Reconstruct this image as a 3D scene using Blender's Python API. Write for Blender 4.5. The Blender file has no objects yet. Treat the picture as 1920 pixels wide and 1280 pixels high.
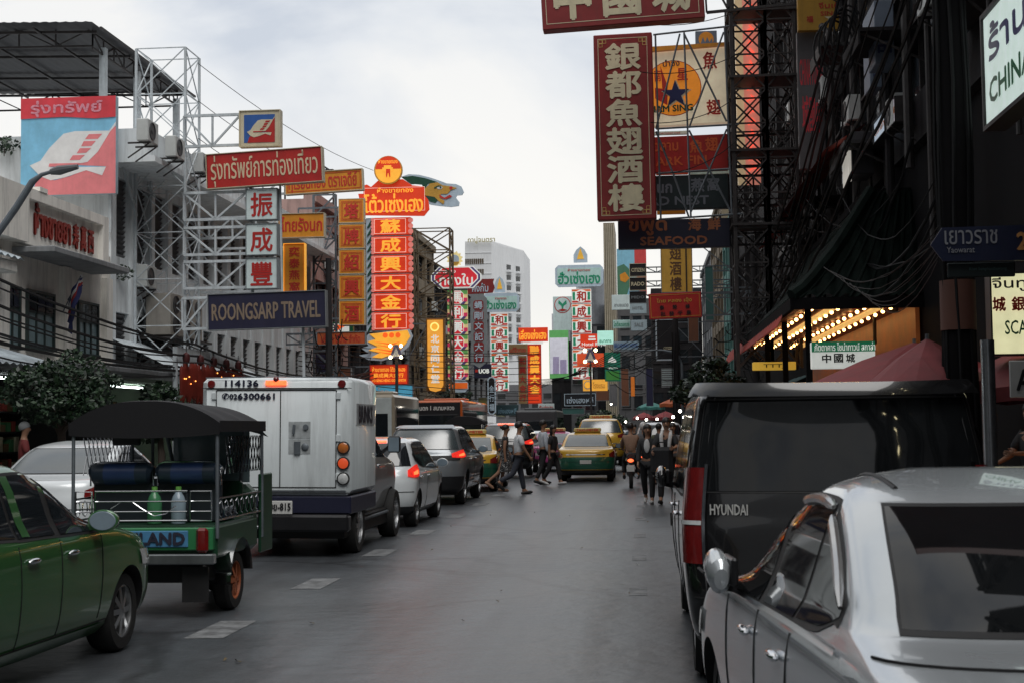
import bpy, math, random
from math import sin, cos, pi, radians as R
from mathutils import Vector as V, Matrix
random.seed(7)
SC = bpy.context.scene
COL = SC.collection
# ------------------------------------------------------------------ camera
F, H = 2667.0, 1.65
YAW, PITCH, ROLL = math.atan(244 / F), math.atan(160 / F), .012
fw = V((-sin(YAW) * cos(PITCH), cos(YAW) * cos(PITCH), sin(PITCH)))
rt = V((cos(YAW), sin(YAW), 0))
up = rt.cross(fw)
rt, up = rt * cos(ROLL) - up * sin(ROLL), up * cos(ROLL) + rt * sin(ROLL)
CAMP = V((0, 0, H))
cd = bpy.data.cameras.new('camera'); cd.sensor_width = 36; cd.lens = 36 * F / 1920
cd.clip_start = .1; cd.clip_end = 3000
cam = bpy.data.objects.new('camera', cd); COL.objects.link(cam)
m3 = Matrix((rt, up, -fw)).transposed()
cam.matrix_world = Matrix.Translation(CAMP) @ m3.to_4x4()
SC.camera = cam
cd.dof.use_dof = True; cd.dof.focus_distance = 32; cd.dof.aperture_fstop = 8
# ------------------------------------------------------------------ sky and sun
SUN_EL, SUN_AZ = R(58), R(152)          # azimuth clockwise from +Y: behind the camera, to its right
wd = bpy.data.worlds.new('World'); SC.world = wd; wd.use_nodes = True
nt = wd.node_tree; N = nt.nodes; L = nt.links
bg = N['Background']; bg.inputs[1].default_value = .1
sky = N.new('ShaderNodeTexSky'); sky.sky_type = 'NISHITA'; sky.sun_disc = False
sky.sun_elevation = SUN_EL; sky.sun_rotation = SUN_AZ
tc = N.new('ShaderNodeTexCoord'); mp = N.new('ShaderNodeMapping'); mp.inputs[3].default_value = (1.3, 1.3, 2.4)
mp.inputs[1].default_value = (.2, 1.4, .6)
nz = N.new('ShaderNodeTexNoise'); nz.inputs['Scale'].default_value = 2.1; nz.inputs['Detail'].default_value = 7
nz.inputs['Roughness'].default_value = .5; nz.inputs['Distortion'].default_value = .6
cr = N.new('ShaderNodeValToRGB')
cr.color_ramp.elements[0].position = .40; cr.color_ramp.elements[0].color = (4.9, 5.25, 5.8, 1)
cr.color_ramp.elements[1].position = .57; cr.color_ramp.elements[1].color = (7.3, 7.25, 7.1, 1)
e = cr.color_ramp.elements.new(.48); e.color = (6.2, 6.4, 6.65, 1)
sp = N.new('ShaderNodeSeparateXYZ')
hz = N.new('ShaderNodeMapRange'); hz.inputs[1].default_value = .26; hz.inputs[2].default_value = .02
hz.inputs[3].default_value = 0; hz.inputs[4].default_value = .85
wm = N.new('ShaderNodeMix'); wm.data_type = 'RGBA'; wm.inputs[7].default_value = (8.5, 8.05, 7.3, 1)
mx = N.new('ShaderNodeMix'); mx.data_type = 'RGBA'; mx.inputs[0].default_value = .93
L.new(tc.outputs['Generated'], mp.inputs[0]); L.new(mp.outputs[0], nz.inputs['Vector']); L.new(nz.outputs[0], cr.inputs[0])
L.new(tc.outputs['Generated'], sp.inputs[0]); L.new(sp.outputs[2], hz.inputs[0])
L.new(hz.outputs[0], wm.inputs[0]); L.new(cr.outputs[0], wm.inputs[6])
L.new(sky.outputs[0], mx.inputs[6]); L.new(wm.outputs[2], mx.inputs[7]); 
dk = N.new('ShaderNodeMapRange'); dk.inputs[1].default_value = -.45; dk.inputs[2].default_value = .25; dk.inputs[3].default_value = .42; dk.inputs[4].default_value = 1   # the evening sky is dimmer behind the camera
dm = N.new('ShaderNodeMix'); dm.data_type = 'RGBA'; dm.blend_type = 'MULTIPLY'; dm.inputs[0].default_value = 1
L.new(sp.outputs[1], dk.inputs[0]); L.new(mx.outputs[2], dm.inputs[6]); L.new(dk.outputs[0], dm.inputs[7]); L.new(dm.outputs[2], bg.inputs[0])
sl = bpy.data.lights.new('sun', 'SUN'); sl.energy = 1.5; sl.angle = R(44); sl.color = (1, .98, .95)
so = bpy.data.objects.new('sun', sl); COL.objects.link(so)
sd = V((sin(SUN_AZ) * cos(SUN_EL), cos(SUN_AZ) * cos(SUN_EL), sin(SUN_EL)))
so.rotation_euler = (-sd).to_track_quat('-Z', 'Y').to_euler()
SC.view_settings.view_transform = 'Standard'; SC.view_settings.look = 'None'
SC.view_settings.exposure = .4; SC.view_settings.gamma = 1
SC.cycles.max_bounces = 6; SC.cycles.transparent_max_bounces = 12
# ------------------------------------------------------------------ helpers
def ray(px, py): return fw + rt * ((px - 960) / F) + up * ((640 - py) / F)
def PY(px, py, y): r = ray(px, py); return CAMP + r * (y / r.y)
def PX(px, py, x): r = ray(px, py); return CAMP + r * (x / r.x)
def PZ(px, py, z): r = ray(px, py); return CAMP + r * ((z - H) / r.z)
def dep(p): return (p - CAMP).dot(fw)
def lin(c): c /= 255; return c / 12.92 if c <= .04045 else ((c + .055) / 1.055) ** 2.4
def S(r, g, b, k=1.3): return tuple(min(.82, lin(x) * k) for x in (r, g, b))
MATS = {}
def mat(name, c, rough=.6, metal=0, var=.14, sc=3., emit=0, coat=0, bump=0, ior=1.5, streak=0, alpha=1, glow=None):
    if name in MATS: return MATS[name]
    m = bpy.data.materials.new(name); m.use_nodes = True; MATS[name] = m
    n = m.node_tree.nodes; l = m.node_tree.links; p = n['Principled BSDF']
    t = n.new('ShaderNodeTexCoord'); z = n.new('ShaderNodeTexNoise'); z.inputs['Scale'].default_value = sc
    z.inputs['Detail'].default_value = 7; z.inputs['Roughness'].default_value = .65
    l.new(t.outputs['Object'], z.inputs['Vector'])
    r = n.new('ShaderNodeValToRGB'); a, b = r.color_ramp.elements
    a.position, b.position = .3, .72
    a.color = tuple(x * (1 - var) for x in c) + (1,); b.color = tuple(min(1, x * (1 + var)) for x in c) + (1,)
    l.new(z.outputs[0], r.inputs[0]); out = r.outputs[0]
    if streak:
        g = n.new('ShaderNodeMapping'); g.inputs[3].default_value = (2.2, 2.2, .22); l.new(t.outputs['Object'], g.inputs[0])
        z2 = n.new('ShaderNodeTexNoise'); z2.inputs['Scale'].default_value = 1.6; z2.inputs['Detail'].default_value = 8
        z2.inputs['Roughness'].default_value = .7
        l.new(g.outputs[0], z2.inputs['Vector'])
        k = n.new('ShaderNodeMapRange'); k.inputs[1].default_value = .48; k.inputs[2].default_value = .72
        k.inputs[3].default_value = 0; k.inputs[4].default_value = streak; l.new(z2.outputs[0], k.inputs[0])
        q = n.new('ShaderNodeMix'); q.data_type = 'RGBA'; q.inputs[7].default_value = (.05, .047, .045, 1)
        l.new(k.outputs[0], q.inputs[0]); l.new(out, q.inputs[6]); out = q.outputs[2]
    l.new(out, p.inputs['Base Color'])
    rr = n.new('ShaderNodeMapRange'); rr.inputs[3].default_value = max(.01, rough * .8); rr.inputs[4].default_value = min(1, rough * 1.2)
    l.new(z.outputs[0], rr.inputs[0]); l.new(rr.outputs[0], p.inputs['Roughness'])
    p.inputs['Metallic'].default_value = metal; p.inputs['IOR'].default_value = ior
    p.inputs['Coat Weight'].default_value = coat; p.inputs['Coat Roughness'].default_value = .04
    p.inputs['Alpha'].default_value = alpha
    if emit:
        if glow: p.inputs['Emission Color'].default_value = glow + (1,)
        else: l.new(out, p.inputs['Emission Color'])
        p.inputs['Emission Strength'].default_value = emit
    if bump:
        z3 = n.new('ShaderNodeTexNoise'); z3.inputs['Scale'].default_value = sc * 9; z3.inputs['Detail'].default_value = 5
        l.new(t.outputs['Object'], z3.inputs['Vector'])
        bb = n.new('ShaderNodeBump'); bb.inputs['Strength'].default_value = bump; bb.inputs['Distance'].default_value = .03
        l.new(z3.outputs[0], bb.inputs['Height']); l.new(bb.outputs[0], p.inputs['Normal'])
    return m
def emi(name, c, s=1., rough=.5, var=.25, sc=4.): return mat(name, c, rough, emit=s, var=var, sc=sc)
def thing(name, label, cat, loc=(0, 0, 0), rz=0, group=None):
    o = bpy.data.objects.new(name, None); COL.objects.link(o); o.location = loc; o.rotation_euler = (0, 0, rz)
    o.empty_display_size = .2
    return tag(o, label, cat, group)
def tag(o, label, cat, group=None):
    o['label'] = label; o['category'] = cat
    if group: o['group'] = group
    return o
def dup(o, loc=None, rz=None, label=None, par=None):
    c = o.copy(); COL.objects.link(c)
    if par: c.parent = par
    for ch in list(o.children): dup(ch, par=c)
    if loc is not None: c.location = loc
    if rz is not None: c.rotation_euler = (0, 0, rz)
    if label: c['label'] = label
    return c
class MB:
    def __init__(s): s.v = []; s.f = []; s.m = []; s.cm = 0
    def add(s, vs, fs, M=None):
        b = len(s.v); s.v += [(M @ V(x) if M else V(x)) for x in vs]
        s.f += [tuple(i + b for i in f) for f in fs]; s.m += [s.cm] * len(fs); return s
    def box(s, x0, x1, y0, y1, z0, z1, c=0, M=None):
        cx, cy, cz = (x0 + x1) / 2, (y0 + y1) / 2, (z0 + z1) / 2; a, b, d = abs(x1 - x0) / 2, abs(y1 - y0) / 2, abs(z1 - z0) / 2
        if not c:
            vs = [(cx + i * a, cy + j * b, cz + k * d) for i in (-1, 1) for j in (-1, 1) for k in (-1, 1)]
            return s.add(vs, [(0, 1, 3, 2), (4, 6, 7, 5), (0, 4, 5, 1), (2, 3, 7, 6), (0, 2, 6, 4), (1, 5, 7, 3)], M)
        vs = []; ix = {}
        for i in (-1, 1):
            for j in (-1, 1):
                for k in (-1, 1):
                    for q in range(3):
                        ix[i, j, k, q] = len(vs)
                        vs.append((cx + i * (a - (c if q != 0 else 0)), cy + j * (b - (c if q != 1 else 0)), cz + k * (d - (c if q != 2 else 0))))
        fs = []
        for q in range(3):
            for sg in (-1, 1):
                t = [(-1, -1), (1, -1), (1, 1), (-1, 1)]
                if sg < 0: t = t[::-1]
                def key(u, w):
                    r = [u, w]; r.insert(q, sg)
                    return ix[(*r, q)]
                if q == 1: t = t[::-1]
                fs.append(tuple(key(u, w) for u, w in t))
        for q in range(3):
            o = [x for x in range(3) if x != q]
            for u in (-1, 1):
                for w in (-1, 1):
                    def kk(e, qq):
                        r = [0, 0, 0]; r[q] = e; r[o[0]] = u; r[o[1]] = w
                        return ix[(*r, qq)]
                    fs.append((kk(-1, o[0]), kk(1, o[0]), kk(1, o[1]), kk(-1, o[1])))
        for i in (-1, 1):
            for j in (-1, 1):
                for k in (-1, 1): fs.append(tuple(ix[i, j, k, q] for q in range(3)))
        return s.add(vs, fs, M)
    def bar(s, a, b, w, h=None):
        a, b = V(a), V(b); h = h or w; d = b - a
        if d.length < 1e-6: return s
        M = Matrix.Translation((a + b) / 2) @ d.to_track_quat('Z', 'X').to_matrix().to_4x4()
        return s.box(-w / 2, w / 2, -h / 2, h / 2, -d.length / 2, d.length / 2, 0, M)
    def tube(s, pts, r, n=6, cap=True):
        pts = [V(p) for p in pts]; rs = r if isinstance(r, (list, tuple)) else [r] * len(pts); vs = []; u0 = None
        for i, p in enumerate(pts):
            d = (pts[min(i + 1, len(pts) - 1)] - pts[max(i - 1, 0)]).normalized()
            if u0 is None:
                u0 = d.orthogonal().normalized()
            u0 = (u0 - d * u0.dot(d)); u0 = u0.normalized() if u0.length > 1e-6 else d.orthogonal().normalized()
            w = d.cross(u0)
            vs += [p + (u0 * cos(2 * pi * k / n) + w * sin(2 * pi * k / n)) * rs[i] for k in range(n)]
        fs = [(i * n + k, i * n + (k + 1) % n, (i + 1) * n + (k + 1) % n, (i + 1) * n + k) for i in range(len(pts) - 1) for k in range(n)]
        if cap: fs += [tuple(range(n))[::-1], tuple((len(pts) - 1) * n + k for k in range(n))]
        return s.add(vs, fs)
    def lathe(s, prof, M=None, n=20):
        vs = [(r * cos(2 * pi * k / n), r * sin(2 * pi * k / n), z) for r, z in prof for k in range(n)]
        fs = [(i * n + k, i * n + (k + 1) % n, (i + 1) * n + (k + 1) % n, (i + 1) * n + k) for i in range(len(prof) - 1) for k in range(n)]
        if prof[0][0] > 1e-5: fs.append(tuple(range(n))[::-1])
        if prof[-1][0] > 1e-5: fs.append(tuple((len(prof) - 1) * n + k for k in range(n)))
        return s.add(vs, fs, M)
    def prism(s, poly, y0, y1, M=None):
        n = len(poly)
        a = sum(poly[i][0] * poly[(i + 1) % n][1] - poly[(i + 1) % n][0] * poly[i][1] for i in range(n))
        if a < 0: poly = poly[::-1]
        vs = [(x, y0, z) for x, z in poly] + [(x, y1, z) for x, z in poly]
        fs = [tuple(range(n)), tuple(range(2 * n - 1, n - 1, -1))] + [(i, i + n, (i + 1) % n + n, (i + 1) % n) for i in range(n)]
        return s.add(vs, fs, M)
    def grid(s, fn, nu, nv, M=None):
        vs = [fn(i / nu, j / nv) for i in range(nu + 1) for j in range(nv + 1)]
        return s.add(vs, [(i * (nv + 1) + j, (i + 1) * (nv + 1) + j, (i + 1) * (nv + 1) + j + 1, i * (nv + 1) + j + 1) for i in range(nu) for j in range(nv)], M)
    def ball(s, c, r, n=10, M=None):
        rx, ry, rz = r if isinstance(r, (tuple, list)) else (r,) * 3
        MM = Matrix.Translation(c) @ Matrix.Diagonal((rx, ry, rz, 1))
        return s.lathe([(max(1e-6, sin(pi * i / n)), -cos(pi * i / n)) for i in range(n + 1)], (M @ MM) if M else MM, n * 2)
    def build(s, name, m, parent=None, loc=None, smooth=30, kind=None):
        me = bpy.data.meshes.new(name); me.from_pydata([tuple(x) for x in s.v], [], s.f)
        for x in (m if isinstance(m, (list, tuple)) else [m]): me.materials.append(x)
        me.polygons.foreach_set('material_index', s.m)
        if smooth:
            me.polygons.foreach_set('use_smooth', [True] * len(me.polygons)); me.update(); me.set_sharp_from_angle(angle=R(smooth))
        me.update(); o = bpy.data.objects.new(name, me); COL.objects.link(o)
        if parent: o.parent = parent
        if loc is not None: o.location = loc
        if kind: o['kind'] = kind
        return o
GL = {}
def glyph(body):
    if body in GL: return GL[body]
    f = bpy.data.curves.new('t', 'FONT'); f.body = body; f.size = 1; f.resolution_u = 2
    ob = bpy.data.objects.new('t', f); COL.objects.link(ob)
    me = bpy.data.meshes.new_from_object(ob.evaluated_get(bpy.context.evaluated_depsgraph_get()))
    vs = [(v.co.x, v.co.y) for v in me.vertices]; fs = []
    for p in me.polygons:
        i = list(p.vertices)
        if p.normal.z < 0: i = i[::-1]
        fs.append(i)
    bpy.data.objects.remove(ob); bpy.data.curves.remove(f); bpy.data.meshes.remove(me)
    if not vs: vs = [(0, 0), (1, 0), (1, 1)]; fs = [[0, 1, 2]]
    GL[body] = (vs, fs, min(x for x, y in vs), max(x for x, y in vs), min(y for x, y in vs), max(y for x, y in vs)); return GL[body]
def put_text(mb, body, x0, z0, x1, z1, y, bold=.0, dy=.0015):
    vs, fs, a, b, c, d = glyph(body); sx = (x1 - x0) / (b - a); sz = (z1 - z0) / (d - c); h = min(abs(sz), abs(sx)) * bold
    offs = [(0, 0)] + ([(h, 0), (-h, 0), (0, h), (0, -h)] if bold else [])
    for k, (ox, oz) in enumerate(offs):
        mb.add([(x0 + (x - a) * sx + ox, y - k * dy, z0 + (w - c) * sz + oz) for x, w in vs], fs)
class Sign:
    """A board whose face looks along its local -Y; shapes are given on a canvas that maps to metres."""
    def __init__(s, name, label, cat, x0, y0, x1, y1, Y=None, loc=None, w=None, h=None, rz=0, group=None):
        s.cx, s.cy = (x0 + x1) / 2, (y0 + y1) / 2
        if loc is None:
            loc = PY(s.cx, s.cy, Y); s.kx = s.kz = dep(loc) / F
        else: s.kx, s.kz = w / (x1 - x0), h / (y1 - y0)
        s.r = (x0, y0, x1, y1); s.root = thing(name, label, cat, loc, rz, group); s.off = 0; s.st = max(.006, .00012 * abs(loc[1])); s.par = s.root
    def q(s, x, y): return ((x - s.cx) * s.kx, (s.cy - y) * s.kz)
    def panel(s, m, th=.18, rect=None, name='panel', par=None, c=.012, y0=0):
        x0, y0_, x1, y1 = rect or s.r; a, b = s.q(x0, y1); d, e = s.q(x1, y0_)
        return MB().box(a, d, y0, y0 + th, b, e, c).build(name, m, par or s.root)
    def frame(s, m, wpx=2, rect=None, pr=.03, th=.24, par=None, name='frame'):
        x0, y0, x1, y1 = rect or s.r; a, b = s.q(x0, y1); d, e = s.q(x1, y0); w = wpx * s.kx; mb = MB()
        mb.box(a - w, d + w, -pr, th, e, e + w).box(a - w, d + w, -pr, th, b - w, b).box(a - w, a, -pr, th, b, e).box(d, d + w, -pr, th, b, e)
        return mb.build(name, m, par or s.root)
    def text(s, items, m, bold=.03, par=None, name='lettering'):
        mb = MB(); s.off += s.st
        for body, x0, y0, x1, y1 in items:
            a, b = s.q(x0, y1); d, e = s.q(x1, y0); put_text(mb, body, a, b, d, e, -s.off, bold, s.st * .18)
        return mb.build(name, m, par or s.root, smooth=0)
    def shape(s, polys, m, name='emblem', par=None, th=.0):
        mb = MB(); s.off += s.st
        for i, p in enumerate(polys): mb.prism([s.q(*k) for k in p], -s.off - th - i * s.st * .02, -s.off + s.st * .6)
        return mb.build(name, m, par or s.root, smooth=0)
    def line(s, rects, m, w=1.5, name='border', par=None):
        mb = MB(); s.off += s.st
        for x0, y0, x1, y1 in rects:
            a, b = s.q(x0, y1); d, e = s.q(x1, y0); k = w * s.kx; o = s.off; p = .6 * s.st
            mb.box(a, d, -o, -o + p, e - k, e).box(a, d, -o, -o + p, b, b + k).box(a, a + k, -o, -o + p, b + k, e - k).box(d - k, d, -o, -o + p, b + k, e - k)
        return mb.build(name, m, par or s.root, smooth=0)
def circ(cx, cy, r, n=28, ry=None, a0=0, a1=2 * pi): return [(cx + r * cos(a0 + (a1 - a0) * i / n), cy + (ry or r) * sin(a0 + (a1 - a0) * i / n)) for i in range(n + (0 if a1 - a0 > 6.28 else 1))]
def octo(x0, y0, x1, y1, c): return [(x0 + c, y0), (x1 - c, y0), (x1, y0 + c), (x1, y1 - c), (x1 - c, y1), (x0 + c, y1), (x0, y1 - c), (x0, y0 + c)]
def truss(mb, a, b, off, n, w, wd=None):
    a, b, off = V(a), V(b), V(off); mb.bar(a, b, w); mb.bar(a + off, b + off, w)
    for i in range(n):
        p, q = a.lerp(b, i / n), a.lerp(b, (i + 1) / n); mb.bar(p, p + off, wd or w * .7)
        mb.bar(*((p, q + off) if i % 2 else (p + off, q)), wd or w * .7)
    mb.bar(b, b + off, wd or w * .7)
def tower(mb, x0, x1, y0, y1, z0, z1, n, w, wd=None):
    c = [(x0, y0), (x1, y0), (x1, y1), (x0, y1)]; wd = wd or w * .6
    for x, y in c: mb.bar((x, y, z0), (x, y, z1), w)
    for i in range(n):
        a, b = z0 + (z1 - z0) * i / n, z0 + (z1 - z0) * (i + 1) / n
        for k in range(4):
            p, q = c[k], c[(k + 1) % 4]
            mb.bar((*p, b), (*q, b), wd); mb.bar((*p, a), (*q, b), wd); mb.bar((*q, a), (*p, b), wd)
# ------------------------------------------------------------------ materials
asph = mat('asphalt', (.080, .089, .099), .36, var=.4, sc=.55, bump=.35)
def tune_asphalt(m):
    n = m.node_tree.nodes; l = m.node_tree.links; p = n['Principled BSDF']; src = p.inputs['Base Color'].links[0].from_socket
    t = [x for x in n if x.type == 'TEX_COORD'][0]; mpg = n.new('ShaderNodeMapping'); mpg.inputs[3].default_value = (1.6, .09, 1)
    l.new(t.outputs['Object'], mpg.inputs[0]); z = n.new('ShaderNodeTexNoise'); z.inputs['Scale'].default_value = 1; z.inputs['Detail'].default_value = 5
    l.new(mpg.outputs[0], z.inputs['Vector']); k = n.new('ShaderNodeMapRange'); k.inputs[1].default_value = .4; k.inputs[2].default_value = .7
    k.inputs[3].default_value = 0; k.inputs[4].default_value = .85; l.new(z.outputs[0], k.inputs[0])
    q = n.new('ShaderNodeMix'); q.data_type = 'RGBA'; q.inputs[7].default_value = (.03, .03, .033, 1); l.new(k.outputs[0], q.inputs[0]); l.new(src, q.inputs[6])
    v = n.new('ShaderNodeTexVoronoi'); v.feature = 'DISTANCE_TO_EDGE'; v.inputs['Scale'].default_value = .32
    dz = n.new('ShaderNodeTexNoise'); dz.inputs['Scale'].default_value = 1.3; dz.inputs['Detail'].default_value = 6; l.new(t.outputs['Object'], dz.inputs['Vector'])
    ad = n.new('ShaderNodeMix'); ad.data_type = 'RGBA'; ad.inputs[0].default_value = .35; l.new(t.outputs['Object'], ad.inputs[6]); l.new(dz.outputs['Color'], ad.inputs[7])
    l.new(ad.outputs[2], v.inputs['Vector']); c = n.new('ShaderNodeMapRange'); c.inputs[1].default_value = .004; c.inputs[2].default_value = .02
    c.inputs[3].default_value = .55; c.inputs[4].default_value = 0; l.new(v.outputs['Distance'], c.inputs[0])
    q2 = n.new('ShaderNodeMix'); q2.data_type = 'RGBA'; q2.inputs[7].default_value = (.015, .015, .016, 1); l.new(c.outputs[0], q2.inputs[0]); l.new(q.outputs[2], q2.inputs[6])
    g = n.new('ShaderNodeTexNoise'); g.inputs['Scale'].default_value = 38; g.inputs['Detail'].default_value = 3; g.inputs['Roughness'].default_value = .8; l.new(t.outputs['Object'], g.inputs['Vector'])
    gm = n.new('ShaderNodeMapRange'); gm.inputs[1].default_value = .3; gm.inputs[2].default_value = .7; gm.inputs[3].default_value = .62; gm.inputs[4].default_value = 1.38; l.new(g.outputs[0], gm.inputs[0])
    q3 = n.new('ShaderNodeMix'); q3.data_type = 'RGBA'; q3.blend_type = 'MULTIPLY'; q3.inputs[0].default_value = 1; l.new(q2.outputs[2], q3.inputs[6]); l.new(gm.outputs[0], q3.inputs[7])
    l.new(q3.outputs[2], p.inputs['Base Color'])
tune_asphalt(asph)
paving = mat('paving', (.16, .155, .15), .8, var=.3, sc=2)
kerbm = mat('kerb_paint', (.3, .29, .27), .8, var=.3, sc=3)
paintw = mat('road_paint', (.16, .165, .17), .7, var=.8, sc=5)
white = mat('white_plaster', (.76, .80, .82), .8, var=.08, sc=.7, streak=.4)
cream = mat('cream_plaster', (.86, .83, .77), .8, var=.12, sc=.7, streak=.45)
grey = mat('grey_concrete', (.24, .25, .26), .85, var=.25, sc=.8, streak=.5)
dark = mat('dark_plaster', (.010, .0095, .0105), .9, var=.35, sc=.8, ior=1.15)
dark2 = mat('sooty_concrete', (.033, .031, .033), .9, var=.35, sc=.9, streak=.5, ior=1.2)
brownp = mat('tan_plaster', (.24, .19, .13), .85, var=.25, sc=.8, streak=.5)
pinkp = mat('pink_plaster', (.42, .27, .24), .85, var=.2, sc=.8, streak=.4)
greenp = mat('teal_plaster', (.13, .30, .27), .8, var=.2, sc=.8, streak=.4)
glassd = mat('dark_window_glass', (.02, .024, .028), .08, var=.5, sc=.9, ior=1.5)
glassp = mat('pale_window_glass', (.22, .30, .32), .12, var=.3, sc=1.5)
steelw = mat('white_painted_steel', (.58, .63, .66), .5, var=.2, sc=3, streak=.35)
steelg = mat('grey_steel', (.14, .16, .18), .5, var=.3, sc=3, metal=.3)
steeld = mat('rusty_dark_steel', (.045, .04, .04), .6, var=.45, sc=4, metal=.2)
chrome = mat('chrome', (.75, .76, .78), .12, 1, var=.05)
black = mat('black_rubber', (.012, .012, .013), .6, var=.3, sc=6)
blackp = mat('black_plastic', (.014, .014, .016), .35, var=.2, sc=6)
cablem = mat('cable_sheath', (.012, .012, .013), .6, var=.3, ior=1.3)
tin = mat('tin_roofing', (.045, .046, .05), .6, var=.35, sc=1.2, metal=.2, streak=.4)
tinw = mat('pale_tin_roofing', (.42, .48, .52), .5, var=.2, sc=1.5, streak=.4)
alum = mat('ac_casing', (.55, .57, .56), .5, var=.15, sc=2, streak=.3)
tube_l = emi('fluorescent_tube', (.85, 1, .95), 7, var=.02)
warm_l = emi('warm_bulb', (1, .5, .16), 8, var=.05)
white_l = emi('white_bulb', (1, .9, .75), 14, var=.05)
# ------------------------------------------------------------------ setting
KL, FL, KR, FR = -10.4, -13.5, 3.4, 5.5
MB().grid(lambda u, v: (-420 + 840 * u, -120 + 900 * v, -.004), 2, 2).build('ground', mat('dusty_ground', (.1, .095, .09), .9), kind='structure', smooth=0)
MB().grid(lambda u, v: (KL + (KR - KL) * u, -40 + 330 * v, 0), 4, 12).build('road', asph, kind='structure', smooth=0)
MB().grid(lambda u, v: (KL - 45 + (KR - KL + 45) * u, 130 + 170 * v, .003), 4, 8).build('road', asph, kind='structure', smooth=0)
MB().box(FL - 1, KL - .18, -40, 130, -.05, .15).build('pavement', paving, kind='structure')
MB().box(KR + .18, FR + 3, -40, 150, -.05, .15).build('pavement', paving, kind='structure')
MB().box(KL - .18, KL, -40, 130, -.05, .152, .02).build('kerb', kerbm, kind='structure')
MB().box(KR, KR + .18, -40, 150, -.05, .152, .02).build('kerb', kerbm, kind='structure')
mk = MB()
for lx, ys in ((-3.52, (11.15, 14.6, 18.3, 22, 26, 30, 34)), (-.08, (14, 17.6, 21.2, 25, 29, 33))):
    for k, y in enumerate(ys):
        w = .16 if lx < -1 else .09; ln = 1.05 if lx < -1 else .75
        mk.add([(lx - w, y, .004), (lx + w, y + .02, .004), (lx + w, y + ln, .004), (lx - w, y + ln - .02, .004)], [(0, 1, 2, 3)])
mk.build('road_marking', paintw, kind='structure', smooth=0)
# ------------------------------------------------------------------ buildings
def windows(root, spots, fr, gl, facing, d=.07, mull=2, name='window'):
    """spots: (a0, a1, z0, z1) on the facade line; facing = (x plane, sign) for a facade along y, or ('y', plane)."""
    for a0, a1, z0, z1 in spots:
        f = MB(); g = MB(); w = .06
        def bx(mb, p0, p1, q0, q1, e0, e1):
            if facing[0] == 'y': mb.box(p0, p1, facing[1] - e1, facing[1] - e0, q0, q1)
            else: mb.box(*sorted((facing[0] + facing[1] * e0, facing[0] + facing[1] * e1)), p0, p1, q0, q1)
        bx(f, a0 - w, a1 + w, z1, z1 + w, -.02, d); bx(f, a0 - w, a1 + w, z0 - w, z0, -.02, d + .04)
        bx(f, a0 - w, a0, z0, z1, -.02, d); bx(f, a1, a1 + w, z0, z1, -.02, d)
        for k in range(1, mull):
            a = a0 + (a1 - a0) * k / mull; bx(f, a - .025, a + .025, z0, z1, -.02, d - .02)
        bx(f, a0, a1, z0 + (z1 - z0) * .62, z0 + (z1 - z0) * .62 + .05, -.02, d - .02)
        o = f.build(name, fr, root, smooth=0); bx(g, a0, a1, z0, z1, -.02, .015); g.build('pane', gl, o, smooth=0)
def ac_unit(loc, rz, label, w=.8, h=.6, group='air conditioner units on the facades'):
    t = thing('air_conditioner', label, 'air conditioner', loc, rz, group)
    MB().box(-w / 2, w / 2, -.3, 0, 0, h, .02).build('casing', alum, t)
    g = MB().lathe([(h * .40, 0), (h * .40, .02), (h * .36, .02), (h * .36, .005), (.06, .005), (.06, .02), (0, .02)], Matrix.Translation((-.08, -.3, h / 2)) @ Matrix.Rotation(pi / 2, 4, 'X'), 20)
    g.build('fan_grille', mat('fan_black', (.05, .05, .055), .5), t)
    m = MB()
    for sx in (-w * .35, w * .35): m.bar((sx, .25, -.03), (sx, -.32, -.03), .04); m.bar((sx, .25, -.4), (sx, -.28, -.05), .03)
    m.build('bracket', steeld, t); return t
# cream shophouse with its raised parapet board
t = thing('cream_shophouse', 'cream plaster shophouse with raised red Thai and Chinese letters on its parapet', 'building', (FL, 31.6, 0))
b = lambda *a, c=0, mb=None: (mb or MB()).box(a[0] - FL, a[1] - FL, a[2] - 31.6, a[3] - 31.6, a[4], a[5], c)
b(FL - 8, FL, 28.4, 35.1, 3.1, 6.1).build('wall', cream, t)
mb = b(FL - 1, FL + .2, 28.0, 34.1, 5.75, 6.95); mb.build('parapet_core', cream, t)
mb = MB(); b(FL + .2, FL + .34, 28.0, 34.1, 6.72, 6.95, mb=mb); b(FL + .2, FL + .34, 28.0, 29.5, 5.75, 6.72, mb=mb); b(FL + .2, FL + .34, 33.75, 34.1, 5.75, 6.72, mb=mb); b(FL - .2, FL + .36, 30.0, 30.4, 6.95, 7.05, mb=mb)
mb.build('parapet_frame', cream, t, smooth=0)
b(FL - .3, FL + .95, 29.4, 33.9, 5.52, 5.66, c=.02).build('canopy_slab', grey, t)
mb = MB()
for y in (28.6, 31.9, 34.5): b(FL, FL + .15, y, y + .4, 3.1, 5.5).build('pilaster', cream, t, smooth=0)
tealf = mat('dark_green_frame', (.02, .035, .034), .5)
def win_local(root, oy, spots, fr, gl, mull=2):
    windows(root, [(a - oy, c - oy, z0, z1) for a, c, z0, z1 in spots], fr, gl, (0, 1), mull=mull)
win_local(t, 31.6, [(28.75, 29.7, 3.5, 4.75), (30.15, 31.5, 3.55, 4.75), (33.0, 34.15, 3.55, 4.75)], tealf, glassp, 3)
mb = MB()
for y0, y1 in ((28.75, 29.7), (30.15, 31.5), (33.0, 34.15)): b(FL - .01, FL + .05, y0, y1, 4.35, 4.74).build('transom', glassd, t, smooth=0)
b(FL - .1, FL + 1.7, 28.2, 35.2, 3.0, 3.12, c=.02).build('shop_awning', grey, t)
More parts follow.
